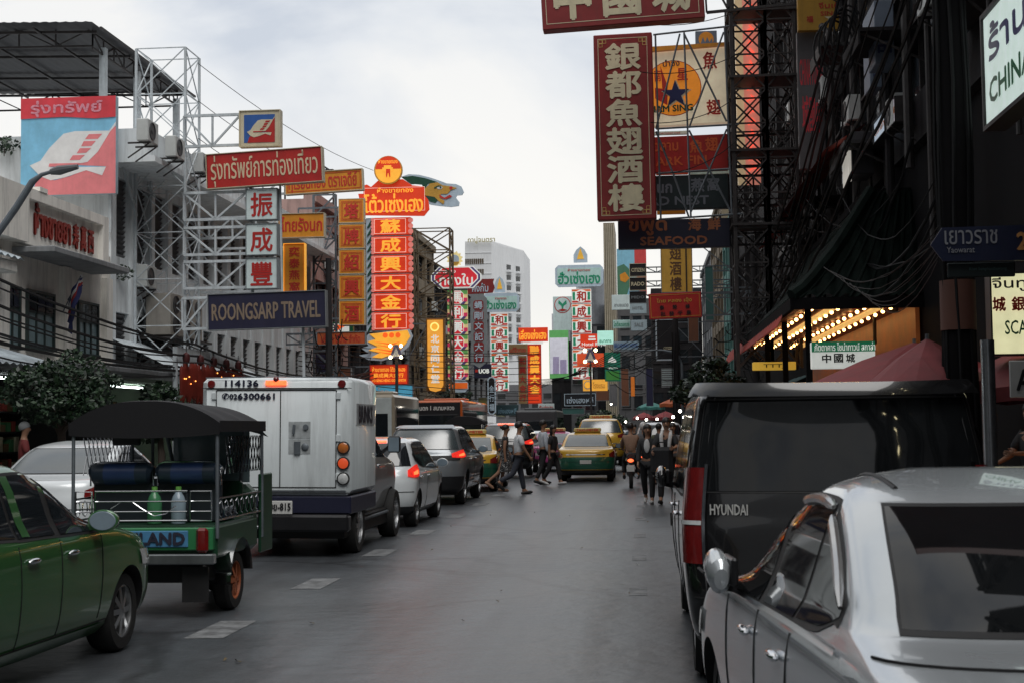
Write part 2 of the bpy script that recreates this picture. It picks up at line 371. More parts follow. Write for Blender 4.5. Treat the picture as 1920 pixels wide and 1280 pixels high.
# raised letters of the parapet: facade sign
redl = mat('red_letter_paint', (.30, .03, .02), .5, var=.2)
s = Sign('parapet_lettering', 'red raised shop name letters on the cream parapet board', 'lettering', 0, 0, 100, 30, loc=(FL + .2, 31.7, 6.2), w=3.5, h=1.0, rz=pi / 2)
mb = MB()
for i, (tx, x0, y0, x1, y1) in enumerate([('ห้างขายยา', 2, 0, 58, 21), ('寿', 63, 5, 72, 22), ('萬', 76, 5, 85, 22), ('西', 89, 6, 98, 22)]):
    for k in range(4):
        a, c = s.q(x0, y1); d, e_ = s.q(x1, y0); put_text(mb, tx, a, c, d, e_, -.01 - .012 * k, .045, .001)
mb.build('letters', redl, s.root, smooth=0)
# shop interiors at street level on the left: dark bays with lit back walls
def shopfront(name, label, x, y0, y1, side, h, lit, wallm, seed):
    """An open street-level bay: back wall, side piers, shelves of goods, a fluorescent tube."""
    rnd = random.Random(seed); t = thing(name, label, 'shop', (x, (y0 + y1) / 2, .15)); w = y1 - y0
    mb = MB().box(-side * 2.6 - .1, -side * 2.6 + .1, -w / 2, w / 2, 0, h); mb.box(*sorted((-side * 2.6, 0)), -w / 2, w / 2, h, h + .1)
    for k in (-1, 1): mb.box(*sorted((-side * 2.6, 0)), k * w / 2 - .12, k * w / 2 + .12, 0, h)
    mb.build('wall', wallm, t, smooth=0)
    mb = MB()
    for z in (.5, 1.0, 1.5, 2.0): mb.box(*sorted((-side * 2.4, -side * 2.0)), -w / 2 + .3, w / 2 - .3, z, z + .04)
    mb.build('shelf', dark2, t, smooth=0)
    gm = [mat('goods_red', (.30, .05, .04), .5), mat('goods_cream', (.4, .35, .25), .5), mat('goods_green', (.06, .18, .08), .5), mat('goods_brown', (.14, .08, .04), .5)]
    mb = MB()
    for z in (.54, 1.04, 1.54, 2.04):
        y = -w / 2 + .35
        while y < w / 2 - .5:
            d = rnd.uniform(.12, .3); mb.cm = rnd.randrange(4); mb.box(*sorted((-side * 2.35, -side * 2.05)), y, y + d, z, z + rnd.uniform(.15, .38)); y += d + rnd.uniform(.02, .12)
    mb.build('goods', gm, t, smooth=0)['kind'] = 'stuff'
    if lit: MB().tube([(-side * 1.0, -w * .3, h - .08), (-side * 1.0, w * .3, h - .08)], .03).build('lamp', tube_l if lit == 1 else emi('warm_tube', (1, .75, .4), 5, var=.02), t)
    return t
shopfront('herb_shop', 'dim open shop with stacked goods at street level under the cream shophouse', FL - .1, 28.5, 35, 1, 2.85, 1, dark2, 1)
shopfront('drinks_shop', 'open shop with a pale green lit wall behind the three wheeled taxi', FL - .1, 35.3, 42, 1, 2.85, 1, mat('pale_green_wall', (.3, .36, .28), .8), 2)
shopfront('corner_shop', 'narrow shop with yellow lit doorway at the far left kerb', FL - .1, 21.5, 28.2, 1, 2.85, 1, mat('yellow_wall', (.4, .36, .2), .8), 3)
# neighbour with pale tin roof at the very left
t = thing('tin_roof_house', 'old cream shophouse with pale corrugated tin roof at the left edge', 'building', (FL, 25, 0))
MB().box(-8, 0, -3.6, 3.38, 3.1, 4.95).build('wall', cream, t)
MB().grid(lambda u, v: (-3 + 3.7 * u, -3.7 + 7.2 * v, 6.6 - 1.35 * u + .03 * sin(v * 150)), 1, 120).build('roof', tinw, t, smooth=60)
MB().box(-.05, .6, -3.6, 3.38, 4.95, 5.2, .03).build('cornice', cream, t)
windows(t, [(-2.6, -1.2, 3.4, 4.6), (.4, 1.8, 3.4, 4.6), (2.4, 3.2, 3.4, 4.6)], tealf, glassp, (0, 1), mull=3)
MB().grid(lambda u, v: (-.1 + 1.9 * u, -3.7 + 7.2 * v, 3.5 - .55 * u + .025 * sin(v * 150)), 1, 120).build('shop_awning', tinw, t, smooth=60)
# big white building
YW0, YW1 = 35.15, 57.5; YC = 46
t = thing('white_office_block', 'white four storey block with louvred windows and deep eave behind the lattice sign tower', 'building', (FL, YC, 0)); wb = t
mb = MB().box(-14, -.3, YW0 - YC, YW1 - YC, 3.1, 9.3); mb.build('wall', white, t)
mb = MB(); n = 15
for k in range(n + 1):
    y = YW0 - YC + (YW1 - YW0 - .35) * k / n; mb.box(-.3, .0, y, y + .35, 3.4, 8.6)
for z0, z1 in ((4.75, 6.2), (3.1, 3.5), (8.3, 8.6)): mb.box(-.3, -.08, YW0 - YC, YW1 - YC, z0, z1)
mb.build('pier', white, t, smooth=0)
MB().box(-.3, 1.15, YW0 - YC, YW1 - YC, 8.55, 8.7).box(-.3, .95, YW0 - YC + .002, YW1 - YC, 8.7, 9.42).build('eave', white, t, smooth=0)
MB().box(-2.5, -1.2, YW0 - YC + .2, YW1 - YC - .2, 9.3, 9.9).build('roof_parapet', white, t, smooth=0)
for k in range(n):
    y = YW0 - YC + (YW1 - YW0 - .35) * k / n + .35; y2 = y + (YW1 - YW0 - .35) / n - .35
    for z0, z1 in ((6.2, 8.3), (3.5, 4.75)):
        lv = MB(); c = int((z1 - z0) / .13)
        for j in range(c): z = z0 + (z1 - z0) * j / c; lv.add([(-.26, y, z), (-.26, y2, z), (-.17, y2, z + .1), (-.17, y, z + .1)], [(0, 1, 2, 3)])
        o = lv.build('window_louvre', mat('louvre_grey', (.11, .105, .11), .5), t, smooth=0)
        MB().box(-.3, -.27, y, y2, z0, z1).build('pane', glassd, o, smooth=0)
MB().grid(lambda u, v: (-.05 + 1.8 * u, YW0 - YC + .1 + 9.5 * v, 4.05 - .9 * u + .004 * v), 1, 1).box(1.72, 1.78, YW0 - YC + .1, YW0 - YC + 9.6, 2.85, 3.16).build('shop_awning', mat('white_awning', (.6, .66, .7), .5, streak=.2), t, smooth=0)
# triple stacked condensers on the white block
for i in range(3):
    y = 38.0 + i * .95; t = thing('condenser', ['near one of three tall twin fan condensers on the white block', 'middle one of three tall twin fan condensers on the white block', 'far one of three tall twin fan condensers on the white block'][i], 'air conditioner', (FL + .55, y, 4.25), pi / 2, 'tall twin fan condensers')
    MB().box(-.45, .45, -.2, .5, 0, 1.15, .02).build('casing', mat('condenser_casing', (.4, .37, .33), .55, streak=.3), t)
    for z in (.3, .85): MB().lathe([(.25, 0), (.25, .03), (.22, .03), (.22, .006), (.06, .006), (.06, .025), (0, .025)], Matrix.Translation((0, -.2, z)) @ Matrix.Rotation(pi / 2, 4, 'X'), 20).build('fan_grille', mat('fan_black', (.05, .05, .055), .5), t)
t = thing('condenser_shelf', 'steel bracket shelf carrying the three tall condensers', 'shelf', (FL, 38.9, 4.2))
mb = MB().box(-.3, 1.0, -1.6, 1.6, -.06, 0)
for y in (-1.4, 0, 1.4): mb.bar((-.2, y, -.8), (.9, y, -.06), .06)
mb.build('bracket', steeld, t)
ac_unit((FL + .05, 37.2, 5.5), pi / 2, 'single grey air conditioner above the three tall condensers')
for p, lb in (((247, 291), 'small air conditioner on the white eave, nearest the faded billboard'), ((300, 330), 'small air conditioner in the middle of the white eave'), ((352, 355), 'small air conditioner on the white eave beside the lattice tower')):
    q = PX(*p, FL + 1.0); ac_unit((FL + 1.25, q.y, 8.75), pi / 2, lb, .75, .55)
# tin roof canopy over the white block
t = thing('rooftop_canopy', 'big dark corrugated tin canopy on white posts above the white block', 'canopy', (-18, 40, 9.3)); q0 = 12.55 - 9.3
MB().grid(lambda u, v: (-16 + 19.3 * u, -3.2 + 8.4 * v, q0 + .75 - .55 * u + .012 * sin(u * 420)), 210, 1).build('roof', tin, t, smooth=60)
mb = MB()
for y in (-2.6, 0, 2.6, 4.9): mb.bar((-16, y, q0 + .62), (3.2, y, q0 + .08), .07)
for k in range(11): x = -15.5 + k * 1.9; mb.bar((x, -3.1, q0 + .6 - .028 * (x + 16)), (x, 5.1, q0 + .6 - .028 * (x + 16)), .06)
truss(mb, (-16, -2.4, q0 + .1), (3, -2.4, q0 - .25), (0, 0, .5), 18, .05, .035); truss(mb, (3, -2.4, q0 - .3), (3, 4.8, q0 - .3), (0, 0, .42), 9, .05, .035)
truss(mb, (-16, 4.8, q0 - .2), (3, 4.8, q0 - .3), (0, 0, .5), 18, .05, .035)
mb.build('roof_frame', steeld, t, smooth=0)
for p in ((3, -1.6), (3, 1.1), (3, 4.7), (-3.2, -1.6), (-8, -1.6)): MB().box(p[0] - .09, p[0] + .09, p[1] - .09, p[1] + .09, 0, q0 - .1).build('post', steelw, t, smooth=0)
# generic shophouse rows
def shophouse(name, label, x, y0, y1, side, h, wm, fl=3, bays=3, deep=12, lowm=None, xoff=0):
    t = thing(name, label, 'building', (x, (y0 + y1) / 2, 0)); w = y1 - y0; S_ = side
    mb = MB().box(*sorted((-S_ * deep, -S_ * .35)), -w / 2, w / 2, 0, h); mb.build('wall', wm, t)
    p = MB(); zs = [3.3 + (h - 3.9) * k / fl for k in range(fl + 1)]
    for k in range(bays + 1): y = -w / 2 + (w - .4) * k / bays; p.box(*sorted((-S_ * .35, 0)), y, y + .4, 3.3, h)
    for z in zs: p.box(*sorted((-S_ * .35, -S_ * .05)), -w / 2 + .002, w / 2 - .002, z - .25, z + .55)
    p.box(*sorted((-S_ * .4, S_ * .15)), -w / 2 + .004, w / 2 - .004, h - .12, h + .25)
    p.build('pier', wm, t, smooth=0)
    for z in zs[:-1]:
        for k in range(bays):
            y = -w / 2 + (w - .4) * k / bays + .4; y2 = -w / 2 + (w - .4) * (k + 1) / bays
            f = MB(); z0 = z + .55; z1 = z + (h - 3.9) / fl - .25; xs = sorted((-S_ * .34, -S_ * .24))
            for a in (y, (y + y2) / 2, y2 - .06): f.box(*xs, a, a + .06, z0, z1)
            f.box(*xs, y + .06, y2 - .06, z1 - .5, z1 - .44)
            o = f.build('window', steeld, t, smooth=0); MB().box(*sorted((-S_ * .35, -S_ * .3)), y, y2, z0, z1).build('pane', glassd, o, smooth=0)
    MB().box(*sorted((0, S_ * 1.5)), -w / 2 + .1, w / 2 - .1, 3.0, 3.15).build('shop_awning', lowm or dark2, t, smooth=0)
    return t
shophouse('pink_shophouse', 'faded pink shophouse behind the orange bird nest signs', FL, 57.6, 64.5, 1, 11.2, pinkp, 3, 2)
shophouse('sooty_shophouse', 'sooty grey shophouse behind the yellow five panel column sign', FL, 64.6, 72.5, 1, 11.6, dark2, 3, 3)
shophouse('grey_shophouse', 'stained grey shophouse behind the red dragon sign', FL, 72.6, 82, 1, 11.8, grey, 3, 3)
shophouse('tan_shophouse', 'tan shophouse with rooftop frames beside the yellow pillar sign', FL, 82.1, 92, 1, 13.2, brownp, 4, 3)
shophouse('dark_shophouse', 'dark shophouse behind the striped octagonal gold shop sign', FL, 92.1, 105, 1, 12.2, dark2, 3, 4)
shophouse('far_grey_shophouse', 'grey shophouse behind the green and white column sign', FL, 105.1, 126, 1, 12, grey, 3, 5)
# the street goes on behind the camera
for y0, y1, h, wm, lb in ((8, 21, 11, dark2, 'sooty shophouse left of the camera'), (-12, 7.9, 13, grey, 'grey shophouse behind the camera on the left'), (-40, -12.1, 12, brownp, 'tan shophouse far behind the camera on the left')): shophouse('rear_shophouse', lb, FL, y0, y1, 1, h, wm, 2, 3)
for y0, y1, h, wm, lb in ((-10, 11.9, 11.5, dark2, 'sooty shophouse right of the camera'), (-40, -10.1, 11, dark, 'dark shophouse behind the camera on the right')): shophouse('rear_shophouse', lb, FR, y0, y1, -1, h, wm, 2, 3)
t = thing('rear_sky_blocker', 'unseen stained grey block added behind the camera to shut out the low rear sky', 'building', (-4, -46, 0)); MB().box(-30, 30, -8, 0, 0, 36).build('wall', grey, t, smooth=0)  # added block, keeps the low rear sky out of the van's reflections
# right row
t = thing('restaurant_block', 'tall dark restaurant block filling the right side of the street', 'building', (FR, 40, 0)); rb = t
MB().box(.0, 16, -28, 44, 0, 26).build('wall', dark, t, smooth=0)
p = MB()
for k in range(13): y = -27.5 + k * 5.9; p.box(-.3, 0, y, y + .5, 6.5, 26)
for k in range(6): z = 7 + 3.3 * k; p.box(-.18, 0, -28, 44, z, z + .9)
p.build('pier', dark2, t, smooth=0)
for k in range(12):
    for j in range(5):
        y = -27.0 + k * 5.9; z = 7.9 + 3.3 * j; f = MB()
        for i in range(5): f.box(-.12, .0, y + i * 1.325, y + i * 1.325 + .07, z, z + 2.4)
        f.box(-.12, 0, y + .07, y + 5.4, z + 1.5, z + 1.56); o = f.build('window', steeld, t, smooth=0)
        MB().box(-.04, .0, y, y + 5.4, z, z + 2.4).build('pane', glassd, o, smooth=0)
shophouse('teal_shophouse', 'teal green shophouse beyond the restaurant block', FR, 84.2, 96, -1, 14, greenp, 4, 4)
shophouse('tan_tall_block', 'tan block half hidden behind the yellow banner sign', FR, 96.1, 112, -1, 17, brownp, 5, 4)
shophouse('pale_block', 'pale grey block at the bend of the street on the right', FR, 112.1, 130, -1, 15, grey, 4, 5)
def block(name, label, px0, px1, top, d, deep, wm, base=0, cat='building', fl=0, nb=4, rzz=0):
    a, b_ = PY((px0 + px1) / 2, 800, d), None; w = (px1 - px0) * dep(a) / F; h = PY((px0 + px1) / 2, top, d).z
    t = thing(name, label, cat, (a.x, d, 0), rzz); MB().box(-w / 2, w / 2, 0, deep, base, h).build('wall', wm, t, smooth=0)
    if fl:
        for j in range(fl):
            for k in range(nb):
                x = -w / 2 + w * (k + .15) / nb; z = 3.5 + (h - 4.5) * j / fl; zz = z + (h - 4.5) / fl * .6
                f = MB().box(x - .06, x + w * .7 / nb + .06, -.08, .0, zz, zz + .08).box(x - .06, x + w * .7 / nb + .06, -.1, .0, z - .08, z)
                o = f.build('window', wm, t, smooth=0); MB().box(x, x + w * .7 / nb, -.03, 0, z, zz).build('pane', glassd, o, smooth=0)
    return t
# hotel tower far behind the left row
hw = mat('hazed_hotel_concrete', (.78, .80, .82), .8, var=.05, sc=.2, streak=.15)  # pale tone raised to stand in for distance haze on the hotel
c0 = PY(925, 800, 400); k = dep(c0) / F; t = thing('hotel_tower', 'tall pale grey hotel tower with chamfered front far down the street', 'building', (c0.x, 400, 0)); hh = PY(925, 452, 400).z
pl = [(-57 * k, 3), (-50 * k, 0), (0, 0), (20 * k, 6), (52 * k, 16), (52 * k, 40), (-57 * k, 40)]
mb = MB(); n = len(pl); mb.add([(x, y, 0) for x, y in pl] + [(x * (.86 if x < 0 and i < 1 or i == 6 else 1), y, hh + (0 if y < 3 else -1.0)) for i, (x, y) in enumerate(pl)], [(i, (i + 1) % n, (i + 1) % n + n, i + n) for i in range(n)] + [tuple(range(n, 2 * n))]); mb.build('wall', hw, t, smooth=0)
mb = MB()
for z in range(3, int(hh), 3): mb.box(-50 * k, 0, -.12, 0, z, z + .2)
mb.build('floor_band', hw, t, smooth=0)
for j in range(9):
    z = hh - 6.5 - 3.0 * j
    mb = MB(); 
    for i in range(9): x = -50 * k + i * 4 * k; mb.box(x, x + 3 * k, -.16, .05, z, z + 1.5)
    mb.build('window', mat('tan_glass', (.1, .075, .05), .3), t, smooth=0)
    for x, y in ((27 * k, 8.2), (42 * k, 12.9)):
        m = MB().box(-1.1, 1.1, -.12, .1, 0, 1.5); o = m.build('window', glassd, t, (x, y, z - 1), 0); o.rotation_euler = (0, 0, math.atan2(10, 32 * k))
        m = MB().box(-1.3, 1.3, -.9, .05, -.7, -.05); o = m.build('balcony', hw, t, (x, y, z - 1), 0); o.rotation_euler = (0, 0, math.atan2(10, 32 * k))
s = Sign('rooftop_lettering', 'yellowish hotel name letters along the tower top', 'lettering', 875, 443, 930, 460, Y=399)
s.text([('กานู่จนตรา', 877, 444, 928, 457)], mat('pale_gold', (.5, .46, .25), .5), .03)
# far end of the street
block('far_terrace', 'low hazy terrace closing the far end of the street', 930, 1060, 720, 262, 20, mat('far_grey', (.16, .16, .17), .9), fl=3, nb=6)
o = block('bank_block', 'dark bank block with a pale upper storey carrying the green leaf sign', 1036, 1075, 640, 176, 12, dark2, fl=2, nb=2); a = PY(1055, 640, 176); MB().box(-1.2, 1.2, .0, 11, a.z, PY(1055, 588, 176).z).build('upper_wall', mat('pale_blue_wall', (.62, .66, .70), .7), o, smooth=0)
block('stone_block', 'weathered grey stone block behind the round drum tank', 1072, 1142, 555, 165, 14, mat('stone_grey', (.14, .14, .145), .9, streak=.4), fl=4, nb=3)
block('ribbed_tower', 'narrow ribbed gold brown tower right of the pale green gold shop sign', 1137, 1158, 418, 138, 9, mat('ribbed_gold', (.26, .22, .16), .6, streak=.3))
m = MB(); a = PY(1147, 800, 137.7); k = dep(a) / F
for i in range(6): x = (-9 + i * 3.6) * k; m.box(x - .05, x + .05, -.12, 0, 0, PY(1147, 420, 137.7).z)
o = [x for x in COL.objects if x.name == 'ribbed_tower'][0]; m.build('rib', mat('rib_gold', (.45, .40, .3), .5), o, smooth=0)
block('corner_block', 'dim corner block behind the stacked pale hotel signs', 1142, 1232, 560, 150, 14, mat('corner_grey', (.11, .11, .115), .9, streak=.4), fl=5, nb=4)
block('narrow_dark_block', 'dark narrow block behind the black framed watch banner', 1225, 1320, 540, 132, 10, dark2, fl=5, nb=4)
m = MB().lathe([(.001, 0), (1.9, 0), (1.9, 5.8), (1.7, 6.1), (.001, 6.2)], n=24)
p = PY(1113, 610, 158); t = thing('drum_tank', 'shiny steel drum tank on the stone block', 'tank', (p.x, 158, p.z)); m.build('shell', mat('tank_steel', (.32, .34, .37), .3, .7, streak=.2), t)
# ------------------------------------------------------------------ signs, left side of the street
def paint(n, r, g, b, k=1.3, lit=0, var=.12, rough=.45):
    return mat(n, S(r, g, b, k), rough, var=var, sc=2.5, streak=0 if lit else .18, emit=lit, glow=None)
maroon = paint('maroon_board', 104, 30, 30, 1.9); ivory = paint('ivory_paint', 200, 190, 160); redb = paint('red_board', 155, 34, 30, 1.5)
gold = paint('gold_board', 205, 135, 40); redt = paint('red_paint', 185, 50, 40); navy = paint('navy_board', 36, 36, 58); tanp = paint('tan_paint', 128, 112, 96)
whiteb = paint('white_board', 195, 208, 214); cremf = paint('cream_frame', 190, 180, 155); blueb = paint('blue_board', 45, 85, 150)
litred = paint('lit_red_board', 214, 58, 24, .8, .5); lityel = paint('lit_yellow', 240, 165, 55, 1, .55); litwhite = paint('lit_white', 225, 228, 222, .9, .4)
litorange = paint('lit_orange', 230, 90, 30, 1, .6); pinkw = paint('pink_line', 245, 190, 175, 1, .5); greend = paint('dark_green_paint', 25, 70, 52)
silv = paint('pale_blue_silver', 175, 192, 205); tang = paint('tan_gold_paint', 190, 145, 60); whitep = paint('white_paint', 222, 222, 215)
litgreen = paint('lit_green', 60, 170, 120, 1, .5); greyb = paint('grey_sign_edge', 120, 125, 128); blackb = paint('black_board', 22, 20, 24)
def arm(s, side, gap=.3, n=3, m=steelw, full=None, wall=None):
    """Steel truss from the sign's edge back to the facade."""
    x0, y0, x1, y1 = full or s.r; a, b = s.q(x0, y1); d, e = s.q(x1, y0); p = s.root.location
    xe = ((wall or FL) - p.x) if side < 0 else (FR - p.x); xs = a if side < 0 else d
    if (xe - xs) * side < .15: return
    mb = MB(); h = e - b; truss(mb, (xs, .1, b + gap * h * .2), (xe, .1, b + gap * h * .2), (0, 0, h * (1 - gap * .4)), max(1, int(abs(xe - xs) / max(.6, h * .7))), .07, .05)
    mb.build('support_arm', m, s.root, smooth=0)
def cv(pts, sc, ox, oy): return [(ox + x / sc, oy + y / sc) for x, y in pts]
LOGO = dict(red=[(880, 720), (880, 1228), (215, 1228), (262, 1110), (300, 1085), (400, 1118), (520, 1090), (640, 1045), (770, 1088), (805, 1022), (560, 1005), (640, 970), (730, 890), (800, 790), (840, 735)],
            sail=[(205, 1000), (290, 965), (360, 870), (470, 765), (560, 748), (830, 752), (880, 685), (880, 712), (835, 760), (740, 910), (660, 985), (560, 1000), (360, 1004), (370, 1018), (805, 1025), (775, 1090), (650, 1048), (480, 1098), (370, 1117), (290, 1085)],
            bars=[[(670, 775), (775, 775), (740, 812), (640, 812)], [(630, 827), (725, 827), (690, 865), (610, 865)], [(600, 880), (690, 880), (650, 915), (575, 918)], [(545, 932), (640, 932), (600, 968), (520, 968)]],
            keel=[(360, 990), (600, 992), (560, 1012), (355, 1014)])
def logo(s, x0, y0, x1, y1, blue, red, wht):
    f = lambda P: [(x0 + (x1 - x0) * (x - 132) / 748, y0 + (y1 - y0) * (y - 640) / 588) for x, y in P]
    s.shape([[(x0, y0), (x1, y0), (x1, y1), (x0, y1)]], blue, 'emblem_field'); s.shape([f(LOGO['red'])], red); s.shape([f(LOGO['sail'])], wht)
    s.shape([f(p) for p in LOGO['bars']] + [f(LOGO['keel'])], red)
# faded billboard over the cream shophouse
s = Sign('billboard', 'large faded pink and sky blue billboard with a white winged emblem', 'billboard', 36, 182, 220, 366, 34.7)
s.panel(paint('faded_back', 150, 170, 180)); pk = mat('faded_pink', S(216, 120, 124), .8, var=.14, sc=1.6, streak=.12); fr_ = mat('faded_red', S(200, 62, 72), .8, var=.2, sc=1.6, streak=.12)
fb = mat('faded_sky_blue', S(120, 178, 212), .8, var=.22, sc=1.4, streak=.08); fw_ = mat('faded_white', S(212, 222, 228), .8, var=.1)
logo(s, 36, 220, 220, 366, fb, pk, fw_); s.shape([[(36, 182), (220, 182), (220, 222), (180, 224), (120, 219), (36, 221)]], fr_, 'header'); s.text([('รุ่งทรัพย์', 56, 188, 194, 218)], mat('worn_lilac', S(205, 130, 145), .8, var=.4, sc=20), .03)
mb = MB()
for x in (-1.0, 1.0): mb.bar((x, .3, -2.2), (x, .3, 1.2), .08); mb.bar((x, .3, .6), (x, 2.2, -1.5), .06)
mb.build('support_arm', steelw, s.root, smooth=0)
# lattice tower that carries the travel signs
p = PX(272, 600, FL + .15); q_ = PY(322, 97, 43.2)
t = thing('lattice_tower', 'tall white steel lattice tower rising in front of the white block', 'tower', (-12.1, 37.4, 0))
mb = MB(); tower(mb, -1.36, .0, -.6, .6, 3.2, 11.95, 7, .06, .026); mb.build('frame', steelw, t, smooth=0)
s = Sign('emblem_sign', 'small square blue and red emblem sign at the top of the lattice arms', 'sign', 449, 208, 525, 274, 36.6)
s.panel(cremf, .25); logo(s, 457, 215, 516, 268, blueb, redb, cremf); arm(s, -1, m=steelw, n=3, wall=-12.1); s.frame(cremf, 1.5)
s = Sign('travel_signboard', 'wide dull red signboard with pale Thai travel lettering', 'sign', 384, 283, 606, 347, 36.5)
s.root.rotation_euler = (0, R(-2.0), R(-2)); s.panel(redb, .3); s.frame(cremf, 1.2); s.text([('รุ่งทรัพย์การท่องเที่ยว', 392, 286, 598, 345)], paint('beige_paint', 200, 180, 150), .012); s.frame(greyb, .8, pr=.02)
for ch, y, a, lb in (('振', 354, 412, 'topmost white square sign with one red character, above two like it'), ('成', 420, 478, 'middle white square sign with one red character in a stack of three'), ('豐', 484, 541, 'lowest white square sign with one red character, above the navy board')):
    s = Sign('square_sign', lb, 'sign', 461, y, 520, a, 36.6, group='white square character signs'); s.panel(whiteb, .35); s.frame(greyb, .8); s.text([(ch, 470, y + 8, 511, a - 6)], redb, .02); arm(s, -1, m=steelw, wall=-12.1)
    s.text([('รุ่งทรัพย์', 482, y + 2.5, 500, y + 5.5)], greyb, 0)
s = Sign('travel_board', 'navy signboard reading ROONGSARP TRAVEL in beige letters', 'sign', 388, 549, 612, 615, 36.5)
s.root.rotation_euler = (0, R(-1.0), 0); s.panel(navy, .3); s.frame(greyb, 1.2); s.text([('ROONGSARP TRAVEL', 395, 567, 602, 598)], tanp, .03)
arm(s, -1, m=steelw, wall=-12.1); mb = MB(); mb.bar((-.45, .3, .4), (-.45, .3, 3.6), .07); mb.bar((.35, .3, .4), (.35, .3, 3.6), .05).bar((.9, .28, -2.2), (.9, .28, 0), .07); mb.build('support_post', steelw, s.root, smooth=0)
s = Sign('chedi_signboard', 'long yellow signboard with red Thai lettering half hidden behind the dull red board', 'sign', 534, 322, 680, 360, 44)
s.root.rotation_euler = (0, R(-2.2), 0); s.panel(gold, .3); s.frame(cremf, 1.5); s.text([('ทุเรียนทอง', 540, 332, 610, 358), ('ตราเจดีย์', 616, 325, 670, 352)], redt, .03); s.line([(537, 325, 677, 357)], redt, 1); arm(s, -1)
s = Sign('nest_signboard', 'orange signboard with red Thai lettering beside the white square signs', 'sign', 522, 401, 608, 445, 41)
s.panel(gold, .3); s.frame(cremf, 1); s.text([('ไทยรังนก', 526, 407, 604, 434)], redt, .03); arm(s, -1)
s = Sign('nest_banner', 'narrow orange vertical sign with four dark red characters behind the navy board', 'sign', 532, 457, 571, 550, 42)
s.panel(gold, .3); s.frame(lityel, .8); s.text([(c, 542, 463 + 22 * i, 562, 481 + 22 * i) for i, c in enumerate('奕泰燕窩')], redt, .02); arm(s, -1)
s = Sign('column_sign', 'yellow column sign of five framed panels with red brush characters', 'sign', 636, 373, 683, 611, 55)
s.panel(steelg, .3, (640, 373, 680, 611), 'back'); arm(s, -1, m=steelg)
for i, ch in enumerate('塔牌紹興酒'):
    y = 373 + 48 * i; o = s.panel(gold, .2, (636, y, 683, y + 44), 'character_panel', y0=-.02); s.off = .03; s.frame(cremf, 1.1, (636, y, 683, y + 44), par=o)
    s.line([octo(0, 0, 1, 1, .1) and (640, y + 4, 679, y + 40), (642.5, y + 6.5, 676.5, y + 37.5)], redt, .8, par=o); s.text([(ch, 646, y + 9, 673, y + 36)], redt, .03, o)
# dragon column
s = Sign('dragon_column_sign', 'tall lit red column sign with a painted dragon head on top and flame tail below', 'sign', 690, 290, 775, 660, 60); D = s
MB().box(*s.q(697, 0)[:1], s.q(770, 0)[0], .0, .3, s.q(0, 622)[1], s.q(0, 408)[1]).build('back', greyb, s.root, smooth=0)
gs = MB()
for i in range(14): y = 412 + i * 15; gs.prism([s.q(*p) for p in ((688, y + 14), (696, y), (696, y + 9), (690, y + 15))], -.06, .2)
gs.build('leaf_trim', greend, s.root, smooth=0); MB().box(s.q(686, 0)[0], s.q(697, 0)[0], .0, .2, s.q(0, 622)[1], s.q(0, 408)[1]).build('side_panel', silv, s.root, smooth=0)
for i, ch in enumerate('蘇成興大金行'):
    y = 408 + 35.6 * i; s.off = .0; o = s.panel(litred, .25, (698, y, 771, y + 33), 'character_panel', y0=-.03); s.off = .04
    s.shape([circ(771, y + 6 + 10.5 * k, 5, 10) for k in range(3)] + [circ(699, y + 3.5 + 6.6 * k, 3.6, 8) for k in range(5)], paint('scallop_pink', 225, 130, 120, 1, .3), 'scallop', o)
    s.line([(702, y + 2.5, 762, y + 30.5)], pinkw, .9, par=o); s.text([(ch, 714, y + 4, 751, y + 29)], lityel, .035, o)
s.off = .02; hd = s.shape([[(682, 347), (689, 345), (697, 350), (712, 337), (758, 337), (775, 349), (797, 352), (806, 380), (807, 395), (797, 407), (684, 403)]], litred, 'head_board', th=.1)
s.shape([[(672, 362), (690, 362), (690, 400), (682, 404), (676, 380)]], litred, 'head_wing', th=.05); s.off = .14
s.line([(684, 352, 799, 397)], pinkw, .8, par=hd); s.text([('ห้างขายทอง', 709, 352, 777, 362)], lityel, .02, hd); s.text([('โต้วเซ่งเฮง', 684, 364, 795, 399)], lityel, .025, hd)
o = s.shape([circ(731, 320, 27)], paint('disc_gold', 205, 150, 60, 1.2), 'disc', th=.1); s.off += .1; s.shape([circ(731, 320, 24.5)], lityel, par=o); s.shape([circ(731, 318, 24, 20, a0=pi, a1=2 * pi)], litred, par=o)
s.shape([[(723, 311), (737, 311), (737, 315), (740, 315), (740, 322), (720, 322), (720, 315), (723, 315)]], lityel, par=o); s.shape([[(727, 318), (735, 318), (735, 333), (733, 333), (732, 326), (730, 326), (729, 333), (727, 333)]], litred, par=o)
s.text([('ห้างขายทอง', 713, 299, 749, 308)], lityel, .02, o)
c5 = lambda P: cv(P, 6.4, 600, 280); s.off = .05
o = s.shape([c5([(985, 335), (1080, 305), (1200, 315), (1330, 350), (1430, 385), (1540, 430), (1650, 440), (1715, 472), (1745, 540), (1722, 575), (1660, 578), (1648, 605), (1690, 660), (1682, 705), (1590, 715), (1450, 700), (1340, 680), (1260, 640), (1240, 420), (1100, 430)])], silv, 'dragon_head', th=.06)
s.off = .13; s.shape([c5([(990, 338), (1130, 328), (1280, 360), (1425, 410), (1310, 430), (1275, 490), (1240, 440), (1110, 425)]), c5([(1275, 570), (1380, 590), (1440, 622), (1400, 662), (1330, 640)])], greend, 'mane', o)
s.shape([c5([(1270, 490), (1340, 425), (1430, 415), (1485, 450), (1600, 470), (1665, 490), (1590, 512), (1545, 558), (1470, 556), (1448, 600), (1512, 642), (1500, 682), (1440, 640), (1390, 590), (1270, 565)])], tang, 'face', o)
